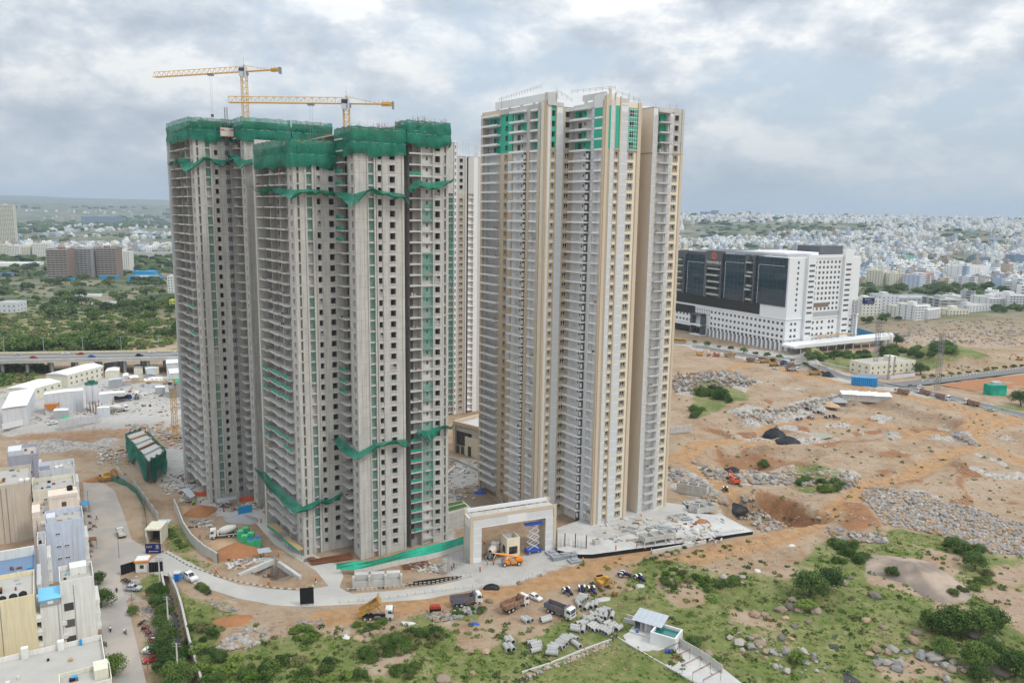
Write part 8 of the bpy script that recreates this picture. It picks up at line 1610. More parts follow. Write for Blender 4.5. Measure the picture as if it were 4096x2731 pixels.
for m_ in CM:
 for(x,y,z,w_,l_,h_,rz)in mbx[m_]:
  c_,s_=math.cos(rz),math.sin(rz);q=ub*np.array([w_,l_,h_]);v=np.stack([x+q[:,0]*c_-q[:,1]*s_,y+q[:,0]*s_+q[:,1]*c_,z+q[:,2]],-1);b.add([tuple(p)for p in v.tolist()],uf,m_)
stuff(b.obj('far_city_houses'),'thousands of tiny pale houses of the city spreading to the hills','houses')
for(k_,x,y,w_,h_,m_,lb)in(('H',303,135,90,60,'paint_slate','dark slab hotel with a square hole on the horizon'),('H',1180,150,28,66,'paint_slate','dark slim tower on the ridge'),('H',1222,150,50,62,'paint_pink','pinkish stepped block on the ridge beside the dark tower'),('H',530,150,60,30,'paint_brown','brown block on the ridge left of centre')):
 d_=ray(PX[k_][0]+x*PX[k_][2],PX[k_][1]+y*PX[k_][2]);tt=4300/d_.y;X_,Y_=d_.x*tt,d_.y*tt;z=hgt(X_,Y_);t=thing('ridge_block',lb,'building',(X_,Y_,z),.1);b=MB();top=CAM_H+d_.z*tt+h_*.55-z;b.box(-w_/2,w_/2,-15,15,-10,max(20,top*.7),m_);b.obj('wall',t);b=MB();b.box(w_*.15,w_/2,-15,15,max(20,top*.7),max(28,top),m_);b.obj('upper_part',t)
# ================================================================ rocks, trees, shrubs and weeds
for nm,c in(('rock_grey',(.27,.26,.25)),('rock_pale',(.37,.34,.30)),('rock_tan',(.35,.25,.165)),('boulder_brown',(.25,.195,.145)),('boulder_dark',(.17,.145,.12))):mat(nm,c,.95,.25,.5,bump=.35,rnd=.18)
def rock_verts(seed,sub=0,jag=.35,flat=.7):
 rs=np.random.RandomState(seed);t=(1+5**.5)/2
 V=np.array([(-1,t,0),(1,t,0),(-1,-t,0),(1,-t,0),(0,-1,t),(0,1,t),(0,-1,-t),(0,1,-t),(t,0,-1),(t,0,1),(-t,0,-1),(-t,0,1)],float);F=[(0,11,5),(0,5,1),(0,1,7),(0,7,10),(0,10,11),(1,5,9),(5,11,4),(11,10,2),(10,7,6),(7,1,8),(3,9,4),(3,4,2),(3,2,6),(3,6,8),(3,8,9),(4,9,5),(2,4,11),(6,2,10),(8,6,7),(9,8,1)]
 V/=np.linalg.norm(V,axis=1)[:,None];V=V.tolist()
 for _ in range(sub):
  mid={};NF=[]
  def mp(a,b):
   k_=(min(a,b),max(a,b))
   if k_ not in mid:p=(np.array(V[a])+V[b]);V.append((p/np.linalg.norm(p)).tolist());mid[k_]=len(V)-1
   return mid[k_]
  for a,b_,c in F:x,y,z=mp(a,b_),mp(b_,c),mp(c,a);NF+=[(a,x,z),(b_,y,x),(c,z,y),(x,y,z)]
  F=NF
 V=np.array(V);r=1+(rs.rand(len(V))-.5)*jag
 if sub:r=1+(fbm(V[:,0]*2+seed*9,V[:,1]*2+V[:,2]*1.7,.9,3,seed)-.5)*jag*2.4
 V=V*r[:,None]*np.array([1,rs.uniform(.7,1),flat*rs.uniform(.75,1.1)]);return V,F
RV=[rock_verts(i,0,.55,.8)for i in range(10)]
def rock_mesh(i,m,sub=0,jag=.5,flat=.8,smooth=False):
 def f():V,F=rock_verts(i,sub,jag,flat);b=MB();b.add([tuple(p)for p in V.tolist()],F,m);return b.mesh('rock',smooth)
 return cached(('rk',i,m,sub),f)
def scatter(k,poly,n_,seed=0):
 rs=random.Random(seed);xs=[p[0]for p in poly];ys=[p[1]for p in poly];out=[]
 while len(out)<n_:
  x,y=rs.uniform(min(xs),max(xs)),rs.uniform(min(ys),max(ys));c=False
  for i in range(len(poly)):
   x0,y0=poly[i];x1,y1=poly[i-1]
   if(y0>y)!=(y1>y)and x<(x1-x0)*(y-y0)/(y1-y0)+x0:c=not c
  if c:out.append((x,y))
 return out
# the big field of quarried stones
fld=[(1330,70),(1480,90),(1700,120),(1820,180),(2100,230),(2352,330),(2480,420),(2480,520),(2150,510),(1980,440),(1760,380),(1560,340),(1440,320),(1370,220),(1300,140)]
sh_=thing('stone_heap','wide field of quarried grey and tan stones on the right','stones',(0,0,0));rs=random.Random(4);pts=scatter('D',fld,2600,3);pts.sort(key=lambda p:-p[1]+rs.uniform(-40,40));rest=MB()
q0=G('D',1800,300);sh_.location=q0;big=sorted([(rs.betavariate(2,3),p)for p in pts],key=lambda a:-a[0]*(1+a[1][1]/900))
for i,(s_,(x,y))in enumerate(big):
 q=G('D',x,y);r_=.3+s_*.85;z=q.z+r_*rs.uniform(.0,.6);m_=rs.choice(('rock_grey','rock_pale','rock_tan','rock_tan','rock_grey'))
 if i<300:o=put(rock_mesh(i%8,m_),'stone',sh_,(q.x-q0.x,q.y-q0.y,z-q0.z),0,r_,(rs.uniform(-.5,.5),rs.uniform(-.5,.5),rs.uniform(0,6)))
 else:
  V,F=RV[i%10];a_=rs.uniform(0,6);c_,s2=math.cos(a_),math.sin(a_);rest.add([((v[0]*c_-v[1]*s2)*r_+q.x-q0.x,(v[0]*s2+v[1]*c_)*r_+q.y-q0.y,v[2]*r_+z-q0.z)for v in V.tolist()],F,m_)
stuff(rest.obj('smaller_stone',sh_))
def rubble(k,poly,n_,r0,r1,label,seed,ms=('rock_grey','rock_pale','rock_tan'),heap=0.0):
 rs=random.Random(seed);b=MB()
 for i,(x,y)in enumerate(scatter(k,poly,n_,seed)):
  q=G(k,x,y);r_=r0+(r1-r0)*rs.random()**2;V,F=RV[i%10];a_=rs.uniform(0,6);c_,s2=math.cos(a_),math.sin(a_);b.add([((v[0]*c_-v[1]*s2)*r_+q.x,(v[0]*s2+v[1]*c_)*r_+q.y,v[2]*r_+q.z+r_*.25+rs.random()*heap)for v in V.tolist()],F,rs.choice(ms))
 stuff(b.obj('rubble'),label,'rubble')
for i,a_ in enumerate((('C',[(60,330),(330,300),(620,360),(600,390),(300,420),(60,440)],320,.4,1.6,'grey broken rock along the upper quarry edge',1),('C',[(330,310),(440,300),(620,370),(500,380)],160,.6,2.0,'heap of grey blocks above the bushes in the quarry',.8),('C',[(180,870),(300,905),(420,960),(620,945),(1000,960),(1300,990),(1240,1060),(900,1040),(600,1030),(300,1000)],420,.35,1.4,'broken rock band behind the red excavator'),('C',[(40,920),(200,980),(330,1060),(420,1160),(300,1150),(150,1040),(40,1010)],260,.4,1.6,'broken rock beside the finished tower corner'),('C',[(1850,690),(1960,700),(2060,790),(1980,770)],90,.4,1.5,'rock heap beside the right hand track'),('C',[(440,570),(640,565),(900,505),(1160,450),(1170,480),(900,540),(600,600)],260,.3,1.3,'grey rock along the lower quarry terrace'),('D',[(480,230),(560,210),(760,290),(900,340),(640,370)],120,.4,1.5,'large pale blocks on the edge of the rock cut'),('E',[(300,560),(420,500),(580,490),(590,560),(440,620),(260,630)],260,.3,1.0,'stone tip on the dirt bank at the lower left'),('E',[(750,440),(920,430),(940,470),(760,480)],140,.15,.45,'small rubble beside the dirt track'),('E',[(1570,410),(1700,380),(1930,345),(1950,385),(1750,430),(1640,450)],200,.25,.9,'stones below the parked dump trucks'),('E',[(180,300),(330,350),(420,370),(300,390)],120,.2,.6,'rubble at the bend of the road'),('L',[(790,1130),(930,1080),(975,1300),(930,1200)],200,.15,.5,'litter and rubble beside the street'),('H',[(1300,815),(1700,790),(2352,770),(2500,740),(2500,900),(1900,930),(1450,880)],480,.4,1.7,'huge rubble hill beside the hospital',0,('rock_tan','rock_tan','rock_pale','rock_grey')),('C',[(1350,60),(1700,40),(2352,30),(2352,130),(1900,130),(1500,110)],260,.4,1.4,'rubble at the foot of the hill beside the hospital'),('D',[(1080,330),(1250,380),(1450,380),(1450,440),(1180,430),(1060,370)],120,.4,1.4,'stones at the foot of the brown soil bank'),('D',[(380,1000),(700,1050),(1080,1200),(1050,1330),(800,1280),(500,1150)],60,.3,1.5,'scattered stones in the lower grass'),('Z',[(250,660),(700,500),(1300,250),(1330,290),(800,500),(300,700)],130,.2,.7,'stones along the pale boundary kerb'),('D',[(1340,1100),(1700,1150),(2100,1290),(1900,1352),(1400,1280)],55,.3,1.5,'stones in the grass at the bottom right'))):
 rubble(*a_[:6],i+20,heap=a_[6]if len(a_)>6 else 0,ms=a_[7]if len(a_)>7 else('rock_grey','rock_pale','rock_tan'))
mat('outcrop',(.23,.185,.15),.95,.35,.16,bump=.5,c2=(.36,.285,.22));oa,oc=P('D',1290,640),P('D',1970,640);op_=G('D',1640,640);lump('rock_outcrop','broad bare brown rock dome in the right hand field','rock',(op_.x,op_.y,op_.z-1.5),(oc-oa).length*.47,(P('D',1620,430)-P('D',1620,800)).length*.42,4.2,'outcrop',23,.75,rough=.22)
BL='rounded boulders in the grass at the lower right'
for i,(x,y,r_)in enumerate(((770,880,2.2),(830,860,2.3),(885,880,1.6),(1000,885,2.4),(1165,700,2.9),(1220,670,1.5),(600,910,2.4),(660,905,1.5),(845,810,2.0),(1380,790,2.4),(1325,945,1.7),(1435,990,1.5),(635,1100,2.2),(775,1060,1.8),(840,1065,1.2),(1770,1190,3.2),(2125,1075,3.4),(2020,1040,2.8),(1630,1080,2.4),(1660,1030,1.8),(1880,1260,2.0),(2190,1280,3.4),(2100,1260,2.4),(300,1165,2.0),(440,960,1.2),(985,1195,1.4),(1350,1165,1.6),(1910,545,1.6),(400,670,1.9),(520,665,1.6),(510,700,1.2),(1020,265,1.6),(950,955,1.4),(860,985,1.5),(800,930,1.4),(1500,1135,2.2))):
 q=G('D',x,y);m_=('boulder_brown','boulder_dark','rock_tan','boulder_brown')[i%4]if x not in(400,520,1020,1500,1770)else 'rock_pale';o=put(rock_mesh(i%9,m_,2,.3,.75,True),'boulder',None,(q.x,q.y,q.z+r_*.1),i*1.3,(r_*.72,r_*.6,r_*.55));tag(o,('pale angular boulder in the grass, lower right' if m_=='rock_pale' else 'rounded brown boulder in the grass, lower right')+(' near the big tree' if 700<x<1300 and y<950 else ' near the bush cluster' if x>1500 else ' in the open grass'),'boulder',BL)
for i,(k_,x,y,r_)in enumerate((('E',1255,520,1.6),('E',1200,530,1.3),('E',1150,555,1.9),('E',1205,560,1.4),('E',1868,770,1.3),('E',700,690,1.8),('E',780,690,1.4),('E',1680,810,2.2),('E',1950,635,1.8),('E',1970,320,1.4),('B',1390,1190,1.3),('B',590,1140,1.2),('B',1660,940,1.6),('B',1720,930,1.5))):q=G(k_,x,y);o=put(rock_mesh(i%9,('rock_tan','boulder_brown')[i%2],2,.3,.75,True),'boulder',None,(q.x,q.y,q.z+r_*.1),i*1.3,(r_*.75,r_*.62,r_*.55));tag(o,'tan boulder among the lower bushes' if k_=='E' else 'tan boulder beside the dirt track in front of the podium','boulder','tan boulders in the lower bushes' if k_=='E' else 'tan boulders beside the track')
# ---------------------------------------------------------------- foliage
def leaf_mat(name,c,c2):
 mt=bpy.data.materials.new(name);mt.use_nodes=True;t=mt.node_tree;n=t.nodes;l=t.links;bs=n['Principled BSDF'];bs.inputs['Roughness'].default_value=.75;bs.inputs['Specular IOR Level'].default_value=.2;geo=n.new('ShaderNodeNewGeometry');oi=n.new('ShaderNodeObjectInfo');nz=n.new('ShaderNodeTexNoise');nz.inputs['Scale'].default_value=.45;nz.inputs['Detail'].default_value=3;l.new(geo.outputs['Position'],nz.inputs['Vector']);ad=n.new('ShaderNodeMath');ad.operation='ADD';l.new(nz.outputs['Fac'],ad.inputs[0]);ml=n.new('ShaderNodeMath');ml.operation='MULTIPLY_ADD';ml.inputs[1].default_value=.5;ml.inputs[2].default_value=-.25;l.new(oi.outputs['Random'],ml.inputs[0]);l.new(ml.outputs[0],ad.inputs[1]);rp=n.new('ShaderNodeValToRGB');rp.color_ramp.elements[0].position=.3;rp.color_ramp.elements[1].position=.72;rp.color_ramp.elements[0].color=(*c,1);rp.color_ramp.elements[1].color=(*c2,1);l.new(ad.outputs[0],rp.inputs[0]);l.new(rp.outputs[0],bs.inputs['Base Color'])
 tr_=n.new('ShaderNodeBsdfTranslucent');l.new(rp.outputs[0],tr_.inputs[0]);mx=n.new('ShaderNodeMixShader');mx.inputs[0].default_value=.25;l.new(bs.outputs[0],mx.inputs[1]);l.new(tr_.outputs[0],mx.inputs[2]);l.new(mx.outputs[0],n['Material Output'].inputs[0]);MATS[name]=mt
leaf_mat('leaf_green',(.055,.105,.022),(.15,.225,.055));leaf_mat('leaf_dark',(.045,.09,.024),(.12,.185,.05));leaf_mat('leaf_bright',(.11,.19,.03),(.24,.32,.075));leaf_mat('leaf_olive',(.11,.13,.04),(.24,.235,.095));leaf_mat('leaf_dry',(.24,.19,.09),(.42,.34,.18));leaf_mat('leaf_far',(.065,.105,.035),(.14,.195,.07))
def crown_mesh(name,seed,n_leaf,size,clumps,m,shape=(1,1,.8),spread=.75,low=.0):
 rs=np.random.RandomState(seed);cs=[]
 for _ in range(clumps):
  d=rs.normal(size=3);d/=np.linalg.norm(d);d[2]=abs(d[2])*1.1-.25+low;cs.append(d*spread*rs.uniform(.45,1)**.5)
 cs=np.array(cs);cr=rs.uniform(.22,.46,clumps);ci=rs.randint(0,clumps,n_leaf);d=rs.normal(size=(n_leaf,3));d/=np.linalg.norm(d,axis=1)[:,None];P_=cs[ci]+d*(cr[ci]*rs.uniform(.7,1.05,n_leaf))[:,None];P_*=np.array(shape)
 nrm=d+rs.normal(size=(n_leaf,3))*.55+np.array([0,0,.35]);nrm/=np.linalg.norm(nrm,axis=1)[:,None];a_=np.cross(nrm,rs.normal(size=(n_leaf,3)));a_/=np.linalg.norm(a_,axis=1)[:,None];b_=np.cross(nrm,a_);s_=size*rs.uniform(.6,1.3,n_leaf)[:,None]
 V=np.stack([P_-a_*s_,P_-b_*s_*.6,P_+a_*s_,P_+b_*s_*.6],1).reshape(-1,3);me=bpy.data.meshes.new(name);me.vertices.add(len(V));me.vertices.foreach_set('co',V.reshape(-1).astype(np.float32));nq=n_leaf;me.loops.add(nq*4);me.loops.foreach_set('vertex_index',np.arange(nq*4,dtype=np.int32));me.polygons.add(nq);me.polygons.foreach_set('loop_start',(np.arange(nq)*4).astype(np.int32));me.update();me.validate();me.materials.append(MATS[m]);return me
def trunk_mesh(seed):
 rs=random.Random(seed);b=MB();b.bar((0,0,-.6),(.04,.02,-.1),.075,'bark',6,.05)
 for i in range(5):a_=i*1.256+rs.uniform(-.3,.3);b.bar((.03,.02,-.2+.05*i),(.5*math.cos(a_),.5*math.sin(a_),.15+rs.uniform(0,.3)),.04,'bark',5,.015)
 return b.mesh('trunk')
TRK=[trunk_mesh(i)for i in range(3)]
CRN={k_:[crown_mesh('crown',s*7+len(k_),n_,sz,cl,m_,shp)for s in range(v)]for k_,(n_,sz,cl,m_,shp,v)in dict(tree=(3600,.055,26,'leaf_green',(1,1,.85),3),dark=(3600,.055,24,'leaf_dark',(1,1,.85),3),bright=(1500,.08,14,'leaf_bright',(1,1,.7),2),shrub=(1300,.075,16,'leaf_green',(1,1,.6),3),olive=(1300,.075,16,'leaf_olive',(1,1,.6),3),far=(520,.13,16,'leaf_far',(1,1,.7),4),fargreen=(520,.13,16,'leaf_green',(1,1,.7),3)).items()}
TN=[0]
def tree(p,r_,kind,label,group=None,hs=1.0,name='tree',trunk=True):
 TN[0]+=1;i=TN[0];t=thing(name,label,'tree' if name=='tree' else 'shrub',(p[0],p[1],p[2]),i*2.4,group);put(CRN[kind][i%len(CRN[kind])],'crown',t,(0,0,r_*(.72 if trunk else.32)),0,(r_,r_,r_*hs))
 put(TRK[i%3],'trunk' if trunk else 'stem',t,(0,0,r_*(.62 if trunk else.3)),0,r_);return t
for(x,y,r_,kd,lb)in((960,790,6.0,'dark','large dark round tree in the lower right field'),(1065,745,5.4,'dark','dark tree touching the largest one on its right'),(1750,1000,4.0,'tree','left tree of the bush cluster at lower right'),(1850,1040,6.0,'tree','wide green tree in the bush cluster at lower right'),(2010,1040,5.6,'tree','green tree in the middle of the right bush cluster'),(2140,1010,5.0,'tree','tree at the right of the bush cluster'),(1820,1170,3.6,'tree','tree below the bush cluster'),(2045,1260,5.0,'tree','tree beside the round boulders at lower right'),(2130,1180,4.2,'tree','tree above the round boulder at lower right'),(2290,1310,4.8,'tree','tree at the bottom right corner'),(2070,1340,3.4,'tree','small green tree at the bottom right'),(875,1215,2.6,'bright','small bright green bush in the lower grass'),(2030,610,4.2,'dark','dark bushy tree beside the bare rock dome'),(1920,500,4.0,'dark','dark bush above the bare rock dome'),(1490,660,2.6,'tree','small bush on the bare rock dome'),(930,880,3.0,'bright','bright bush below the largest tree'),(200,1120,2.6,'tree','bush beside the grey yard wall')):tree(G('D',x,y),r_*.84,kd,lb)
for i,(x,y,r_)in enumerate(((950,1040,2.6),(985,1050,2.4),(970,1120,3.0),(1000,1180,2.8),(985,1250,2.8),(1015,1320,3.0),(1000,1400,3.2),(1040,1450,3.2),(1020,1520,3.4),(1070,1560,3.4),(1100,1600,3.2))):tree(G('L',x,y),r_,'tree' if i%2 else 'dark','green tree in the row along the drain beside the street','trees along the drain')
for(x,y,r_,lb)in((615,1110,3.4,'leafy street tree in front of the tall white house'),(598,965,2.4,'smaller street tree beside the tall white house'),(690,1520,3.2,'street tree at the bottom edge by the cream roof block'),(810,1150,1.6,'low bush beside the street rubble')):tree(G('L',x,y),r_,'tree',lb)
rs=random.Random(9)
SG_='shrubs of the lower meadow'
def shrubs(k,poly,n_,r0,r1,kinds,label,group,seed):
 rs=random.Random(seed)
 for(x,y)in scatter(k,poly,n_,seed):tree(G(k,x,y),rs.uniform(r0,r1),rs.choice(kinds),label,group,1.0,'shrub',False)
shrubs('D',[(0,650),(130,610),(300,660),(500,670),(560,720),(400,760),(200,750),(0,740)],26,.8,2.0,('shrub','olive','bright','shrub'),'leafy shrub in the thicket below the dirt track','shrubs of the thicket below the track',1);shrubs('D',[(980,560),(1020,460),(1180,430),(1380,470),(1330,560),(1150,580)],16,1.2,2.4,('shrub','tree'),'shrub in the clump above the bare rock','shrubs above the bare rock',2);shrubs('D',[(1840,430),(2080,490),(2100,560),(1980,560)],12,1.4,2.8,('shrub','tree'),'shrub on the bank right of the bare rock','shrubs right of the bare rock',3);shrubs('D',[(1800,780),(2120,640),(2190,690),(1900,790)],16,1.0,2.2,('shrub','olive'),'low shrub along the field edge on the right','shrubs along the right field edge',4)
shrubs('E',[(1130,640),(1300,560),(1560,500),(1700,520),(1600,600),(1400,650),(1200,700)],34,1.1,2.4,('shrub','olive','tree'),'shrub in the big thicket at the bottom centre','shrubs of the bottom centre thicket',5);shrubs('E',[(60,420),(230,430),(240,600),(400,640),(760,640),(1160,720),(1180,833),(100,833)],52,1.1,2.5,('shrub','dark','shrub','bright','olive'),'shrub in the green bank at the lower left','shrubs of the lower left bank',6);shrubs('E',[(1390,740),(1560,730),(1560,800),(1400,810)],8,1.2,2.2,('shrub','olive'),'shrub standing alone in the bottom meadow','lone shrubs of the bottom meadow',7);shrubs('E',[(740,490),(850,500),(980,570),(880,590),(740,560)],14,.9,1.8,('shrub','bright'),'shrub on the edge of the dirt bank','shrubs on the dirt bank edge',8);shrubs('E',[(1130,470),(1330,450),(1330,500),(1150,520)],12,.7,1.5,('bright','shrub'),'weedy shrub below the tipping truck','shrubs below the tipping truck',9);shrubs('A',[(310,1130),(400,1180),(420,1220),(330,1200)],6,1.0,1.8,('shrub','olive'),'bush beside the white pickup','bushes beside the pickup',10);shrubs('L',[(1010,640),(1080,740),(1200,800),(1130,740),(1050,640)],16,.7,1.5,('shrub','bright'),'weedy bush below the retaining wall','bushes below the retaining wall',11);shrubs('C',[(200,440),(330,430),(520,460),(440,500),(300,490)],12,2.4,5.0,('dark','tree'),'bush in the green hollow of the quarry','bushes of the quarry hollow',12);shrubs('C',[(180,540),(330,560),(280,600),(200,610)],6,2,3.2,('tree',),'bush at the mouth of the quarry hollow','bushes at the hollow mouth',13);shrubs('C',[(1010,1010),(1180,1020),(1170,1090),(1020,1100)],10,1.6,3,('tree','bright'),'bush beside the rock cut','bushes beside the rock cut',14);shrubs('C',[(870,1000),(950,1010),(920,1080),(870,1070)],6,1.4,2.4,('tree','shrub'),'bush left of the rock cut bushes','bushes left of the rock cut',15);shrubs('C',[(620,880),(740,890),(740,930),(630,940)],5,1.4,2.6,('shrub','tree'),'bush on the stony rise in the quarry','bushes on the stony rise',16);shrubs('C',[(950,190),(1400,175),(1900,150),(1890,210),(1300,225),(1000,230)],40,3.0,6.0,('fargreen','tree'),'tree on the green mound beside the hospital','trees on the green mound',17);shrubs('C',[(900,170),(1030,160),(1050,280),(930,290)],8,2,4,('olive','fargreen'),'bush on the soil mound before the canopy','bushes on the soil mound',18);shrubs('B',[(1850,840),(1950,830),(1500,1010),(1420,1020)],14,.5,1.1,('bright','shrub'),'weed clump along the dirt road edge','weeds along the dirt road',19);shrubs('B',[(100,1330),(350,1310),(330,1370),(110,1400)],14,.6,1.4,('shrub','olive'),'weed clump below the blue bed truck','weeds below the trucks',20)
# hedge trees in front of the hospital and along the cross road
HT=[P('C',60+i*40,100+i*7.4)for i in range(0,21,2)]
for i,p in enumerate(HT):tree((p.x,p.y+6,0),rs.uniform(2.2,3.4),'fargreen','small tree in the hedge row before the hospital','hedge trees before the hospital')
for i in range(12):p=G('C',1700+i*58,352-i*7.2);tree(p,rs.uniform(1.6,2.6),'fargreen','young tree along the cross road on the right','young trees along the cross road')
tree(G('C',1680,320),5.5,'dark','round dark tree right of the cream bungalow');tree(G('C',1000,160),4,'tree','young tree beside the hospital canopy');tree(G('C',1520,130),6,'dark','dark tree below the white gas tanks');tree(G('C',2330,520),6,'tree','green tree at the right edge by the red field')
# the green belt on the left, beyond the flyover
FG='trees of the green belt beyond the flyover';cnt=0
for(poly,n_,r0,r1,lb)in(([(-40,150),(300,120),(700,100),(880,150),(860,185),(400,190),(-40,195)],60,4,8,'leafy tree in the dense belt just beyond the flyover'),([(560,40),(1290,20),(1300,90),(900,60),(600,80)],20,4,7,'tree beside the railway line beyond the flyover')):
 for(x,y)in scatter('X',poly,n_,31+n_):p=P('X',x,y);tree((p.x,p.y,hgt(p.x,p.y)-.5),rs.uniform(r0,r1),rs.choice(('fargreen','far','fargreen')),lb,FG)
for(poly,n_,lb)in(([(240,720),(700,730),(1290,690),(1290,860),(700,900),(400,900),(240,813)],44,'tree in the mid green belt left of the rear tower'),([(850,620),(1170,610),(1160,650),(860,650)],14,'tree in the row before the bright blue shed'),([(400,590),(800,590),(840,650),(450,660)],12,'tree below the brown unfinished blocks'),([(920,450),(1280,440),(1280,540),(930,540)],16,'tree in the green right of the white apartment block'),([(-20,440),(330,440),(330,570),(-20,600)],18,'tree in the far left green'),([(-20,610),(330,600),(430,680),(-20,720)],9,'scattered tree in the left meadow')):
 for(x,y)in scatter('T',poly,n_,77+n_):p=P('T',x,y);tree((p.x,p.y,hgt(p.x,p.y)-.5),rs.uniform(4.5,9),rs.choice(('far','far','fargreen')),lb,'trees: '+lb)
for(poly,n_,lb)in(([(80,560),(380,580),(700,560),(1150,560),(1150,640),(700,620),(90,630)],30,'tree in the green strip between the white blocks on the right'),([(1030,400),(1299,400),(1299,500),(1040,520)],15,'tree in the park at the far right'),([(70,770),(340,800),(480,850),(60,840)],9,'tree at the foot of the dental clinic block'),([(1010,780),(1200,790),(1299,740),(1299,780),(1150,815)],8,'bush on the crest of the rubble hill'),([(80,500),(140,510),(130,560),(75,560)],6,'tree beside the cream seven storey block')):
 for(x,y)in scatter('V',poly,n_,55+n_):p=P('V',x,y);tree((p.x,p.y,hgt(p.x,p.y)-.5),rs.uniform(5,9.5)*(.6 if n_<15 else 1),rs.choice(('far','fargreen')),lb,'trees: '+lb)
# woods and street trees too far to tell apart
b=MB();R2=np.random.RandomState(3);CV=[rock_verts(40+i,1,.5,.7)for i in range(5)]
def woods(n_,az0,az1,d0,d1,thr,sc,r0,r1,seed):
 az=R2.uniform(az0,az1,n_);dd=d0*(d1/d0)**R2.rand(n_);x=dd*np.sin(az);y=dd*np.cos(az);ns=fbm(x,y,sc,3,seed)
 for i in range(n_):
  if ns[i]<thr:continue
  V,F=CV[i%5];r_=R2.uniform(r0,r1);z=hgt(x[i],y[i]);b.add([(v[0]*r_*1.3+x[i],v[1]*r_*1.3+y[i],v[2]*r_+z+r_*.3)for v in V.tolist()],F,'leaf_far')
woods(1500,.16,.75,1000,3000,.42,180,4,8,7);woods(1700,.13,.75,2600,6500,.50,500,5,12,8);woods(900,-.75,-.22,1300,3200,.46,260,5,9,9);woods(1500,-.75,-.2,3200,8000,.44,700,8,22,10);woods(300,0,.2,1000,4000,.45,300,5,10,11)
stuff(b.obj('far_trees'),'dark green trees scattered through the far city and hills','trees')
# low scrub of the green belt and loose stones of the quarry floor
def bush_stuff(name,label,cat,zones,m,per,size,rad):
 R4=np.random.RandomState(len(label));allV=[];mi=[]
 for(k_,poly,n_)in zones:
  for(x,y)in scatter(k_,poly,n_,n_):
   p=G(k_,x,y);r_=R4.uniform(*rad);d=R4.normal(size=(per,3));d/=np.linalg.norm(d,axis=1)[:,None];d[:,2]=np.abs(d[:,2]);c=np.array([p.x,p.y,p.z])+d*np.array([1,1,.65])*r_*R4.uniform(.5,1,(per,1));nr=d+R4.normal(size=(per,3))*.6;nr/=np.linalg.norm(nr,axis=1)[:,None];a_=np.cross(nr,R4.normal(size=(per,3)));a_/=np.linalg.norm(a_,axis=1)[:,None];b_=np.cross(nr,a_);s_=size*r_*R4.uniform(.6,1.4,(per,1));allV.append(np.stack([c-a_*s_,c-b_*s_,c+a_*s_,c+b_*s_],1).reshape(-1,3));mi+=[R4.randint(len(m))]*per
 V=np.concatenate(allV);nq=len(V)//4;me=bpy.data.meshes.new(name);me.vertices.add(len(V));me.vertices.foreach_set('co',V.reshape(-1).astype(np.float32));me.loops.add(nq*4);me.loops.foreach_set('vertex_index',np.arange(nq*4,dtype=np.int32));me.polygons.add(nq);me.polygons.foreach_set('loop_start',(np.arange(nq)*4).astype(np.int32));[me.materials.append(MATS[q])for q in m];me.polygons.foreach_set('material_index',np.array(mi,np.int32));me.update();me.validate();stuff(put(me,name),label,cat)
bush_stuff('scrub','low green scrub of the belt beyond the flyover','scrub',(('X',[(-60,0),(1300,0),(1300,130),(880,190),(-60,195)],420),('T',[(-40,560),(1290,540),(1290,813),(-40,813)],300),('T',[(-40,760),(1290,740),(1290,925),(-40,925)],400),('T',[(-40,430),(330,430),(330,560),(-40,580)],160),('T',[(920,440),(1290,430),(1290,560),(940,550)],160),('X',[(-60,260),(320,290),(300,330),(200,400),(-60,440)],130),('V',[(80,540),(1299,520),(1299,640),(80,640)],200)),('leaf_far','leaf_green','leaf_olive'),46,.26,(1.6,4.2))
bush_stuff('weed_clumps','small weed clumps dotted over dirt and rubble','weeds',(('D',[(0,600),(800,560),(1000,450),(1900,420),(2352,540),(2352,1352),(0,1352)],420),('E',[(200,400),(1000,480),(1700,420),(2352,480),(2352,833),(200,833)],260),('C',[(60,300),(2200,500),(2352,1300),(600,1300),(60,900)],260),('B',[(1000,1000),(2351,800),(2351,1300),(1100,1250)],120),('C',[(900,160),(2200,150),(2200,300),(1000,290)],160)),('leaf_olive','leaf_bright','leaf_green'),26,.22,(.4,1.2))
rubble('C',[(60,330),(900,330),(1300,410),(1700,480),(2352,640),(2352,1300),(1300,1300),(1000,1290),(600,1050),(200,900),(60,700)],2600,.12,.55,'loose stones scattered over the quarry floor',71);rubble('D',[(0,500),(1000,330),(1100,420),(600,640),(0,620)],300,.1,.4,'loose stones on the dirt slope below the podium',72);rubble('E',[(240,380),(1700,330),(2300,400),(1700,480),(400,620)],500,.08,.32,'loose stones along the dirt track at the bottom',73)
# weeds and grass tufts over the green ground
R3=np.random.RandomState(8);b1=[];N_=60000;X_=R3.uniform(-110,175,N_);Y_=R3.uniform(128,300,N_)
ii=np.clip(np.searchsorted(gx,X_)-1,0,len(gx)-2);jj=np.clip(np.searchsorted(gy,Y_)-1,0,len(gy)-2);dn=Gm[ii,jj]+(fbm(X_,Y_,7,4,91)-.5)*1.6;ok=(dn>.6)&(R3.rand(N_)<.34)
fl_=np.zeros(N_,bool)
for q in flat_polys+[[(p.x,p.y)for p in drain],[(p.x,p.y)for p in ys],[(p.x,p.y)for p in pod]]:
 r_=np.zeros(N_,bool);n_=len(q)
 for i in range(n_):
  x0,y0=q[i][0],q[i][1];x1,y1=q[i-1][0],q[i-1][1]
  if y0!=y1:r_^=((y0>Y_)!=(y1>Y_))&(X_<(x1-x0)*(Y_-y0)/(y1-y0)+x0)
 fl_|=r_
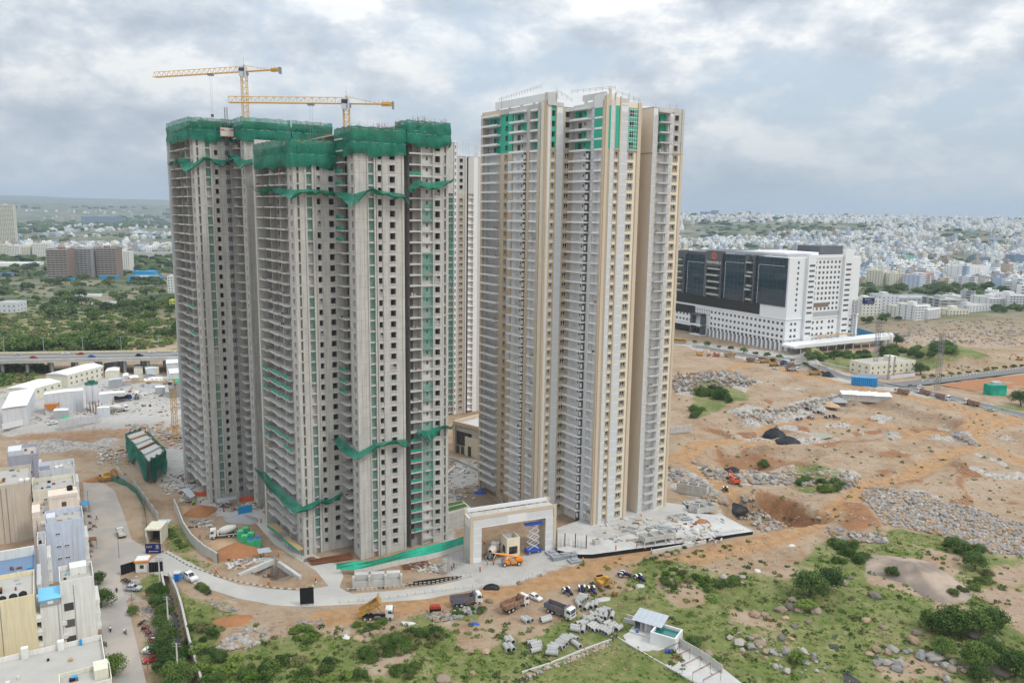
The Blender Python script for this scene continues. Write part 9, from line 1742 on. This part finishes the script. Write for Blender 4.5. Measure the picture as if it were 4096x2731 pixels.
ok&=~fl_;X_,Y_=X_[ok],Y_[ok];ii,jj=ii[ok],jj[ok];Z_=Hh[ii,jj];n_=len(X_);V=[];tuft=5
mi=(fbm(X_,Y_,12,3,95)*3.2).astype(int)%3
for k_ in range(tuft):
 a_=R3.uniform(0,6.28,n_);h_=R3.uniform(.1,.32,n_);w_=R3.uniform(.12,.32,n_);ox,oy=R3.uniform(-.45,.45,n_),R3.uniform(-.45,.45,n_);dx,dy=np.cos(a_)*w_,np.sin(a_)*w_;lx,ly=R3.uniform(-.6,.6,n_),R3.uniform(-.6,.6,n_)
 V.append(np.stack([np.stack([X_+ox-dx,Y_+oy-dy,Z_-.1],-1),np.stack([X_+ox+dx,Y_+oy+dy,Z_-.1],-1),np.stack([X_+ox+dx*.6+lx,Y_+oy+dy*.6+ly,Z_+h_],-1),np.stack([X_+ox-dx*.6+lx,Y_+oy-dy*.6+ly,Z_+h_*.8],-1)],1))
V=np.concatenate(V,0).reshape(-1,3);me=bpy.data.meshes.new('weeds');me.vertices.add(len(V));me.vertices.foreach_set('co',V.reshape(-1).astype(np.float32));nq=len(V)//4;me.loops.add(nq*4);me.loops.foreach_set('vertex_index',np.arange(nq*4,dtype=np.int32));me.polygons.add(nq);me.polygons.foreach_set('loop_start',(np.arange(nq)*4).astype(np.int32))
for m_ in('leaf_olive','leaf_bright','leaf_dry'):me.materials.append(MATS[m_])
me.polygons.foreach_set('material_index',np.tile(mi,tuft).astype(np.int32));me.update();me.validate();stuff(put(me,'weeds'),'rough grass and weeds over the green ground','grass')
# scraps of white plastic and sheet on the dirt
for i,(k_,x,y,lb)in enumerate((('E',1455,455,'crumpled white sheet heap beside the tipping truck'),('D',620,620,'white plastic heap at the edge of the thicket'),('D',840,455,'white plastic strip on the dirt slope'),('E',1070,540,'pale sheet trailing down the dirt bank'),('E',1880,460,'blue plastic sheet in the dirt'))):lump('plastic_sheet',lb,'sheet',G(k_,x,y),2.0 if i<1 else 1.2,1.1,.3,'blue' if i==4 else 'off_white_dirty',i+60,.6,rough=.6)
# ---------------------------------------------------------------- haze
HZ=bpy.data.materials.new('haze');HZ.use_nodes=True;n=HZ.node_tree.nodes;n.remove(n['Principled BSDF']);pv=n.new('ShaderNodeVolumePrincipled');pv.inputs['Color'].default_value=(.70,.84,1.0,1);pv.inputs['Density'].default_value=.000085;pv.inputs['Anisotropy'].default_value=.2;HZ.node_tree.links.new(pv.outputs[0],n['Material Output'].inputs['Volume']);MATS['haze']=HZ
b=MB();b.box(-9500,9500,-420,14200,-20,330,'haze');stuff(b.obj('haze'))
# ---------------------------------------------------------------- tell the look-alikes of a short row apart by their place
ORD='first second third fourth fifth sixth seventh eighth ninth tenth eleventh twelfth'.split();rep={}
for o in SC.objects:
 if o.parent is None and 'label' in o and o.get('group'):rep.setdefault(o['label'],[]).append(o)
for lb,os_ in rep.items():
 if 2<=len(os_)<=12 and len(lb.split())<=12:
  for i,o in enumerate(sorted(os_,key=lambda o:proj(o.location)[0])):o['label']=lb+', '+ORD[i]+' from left'
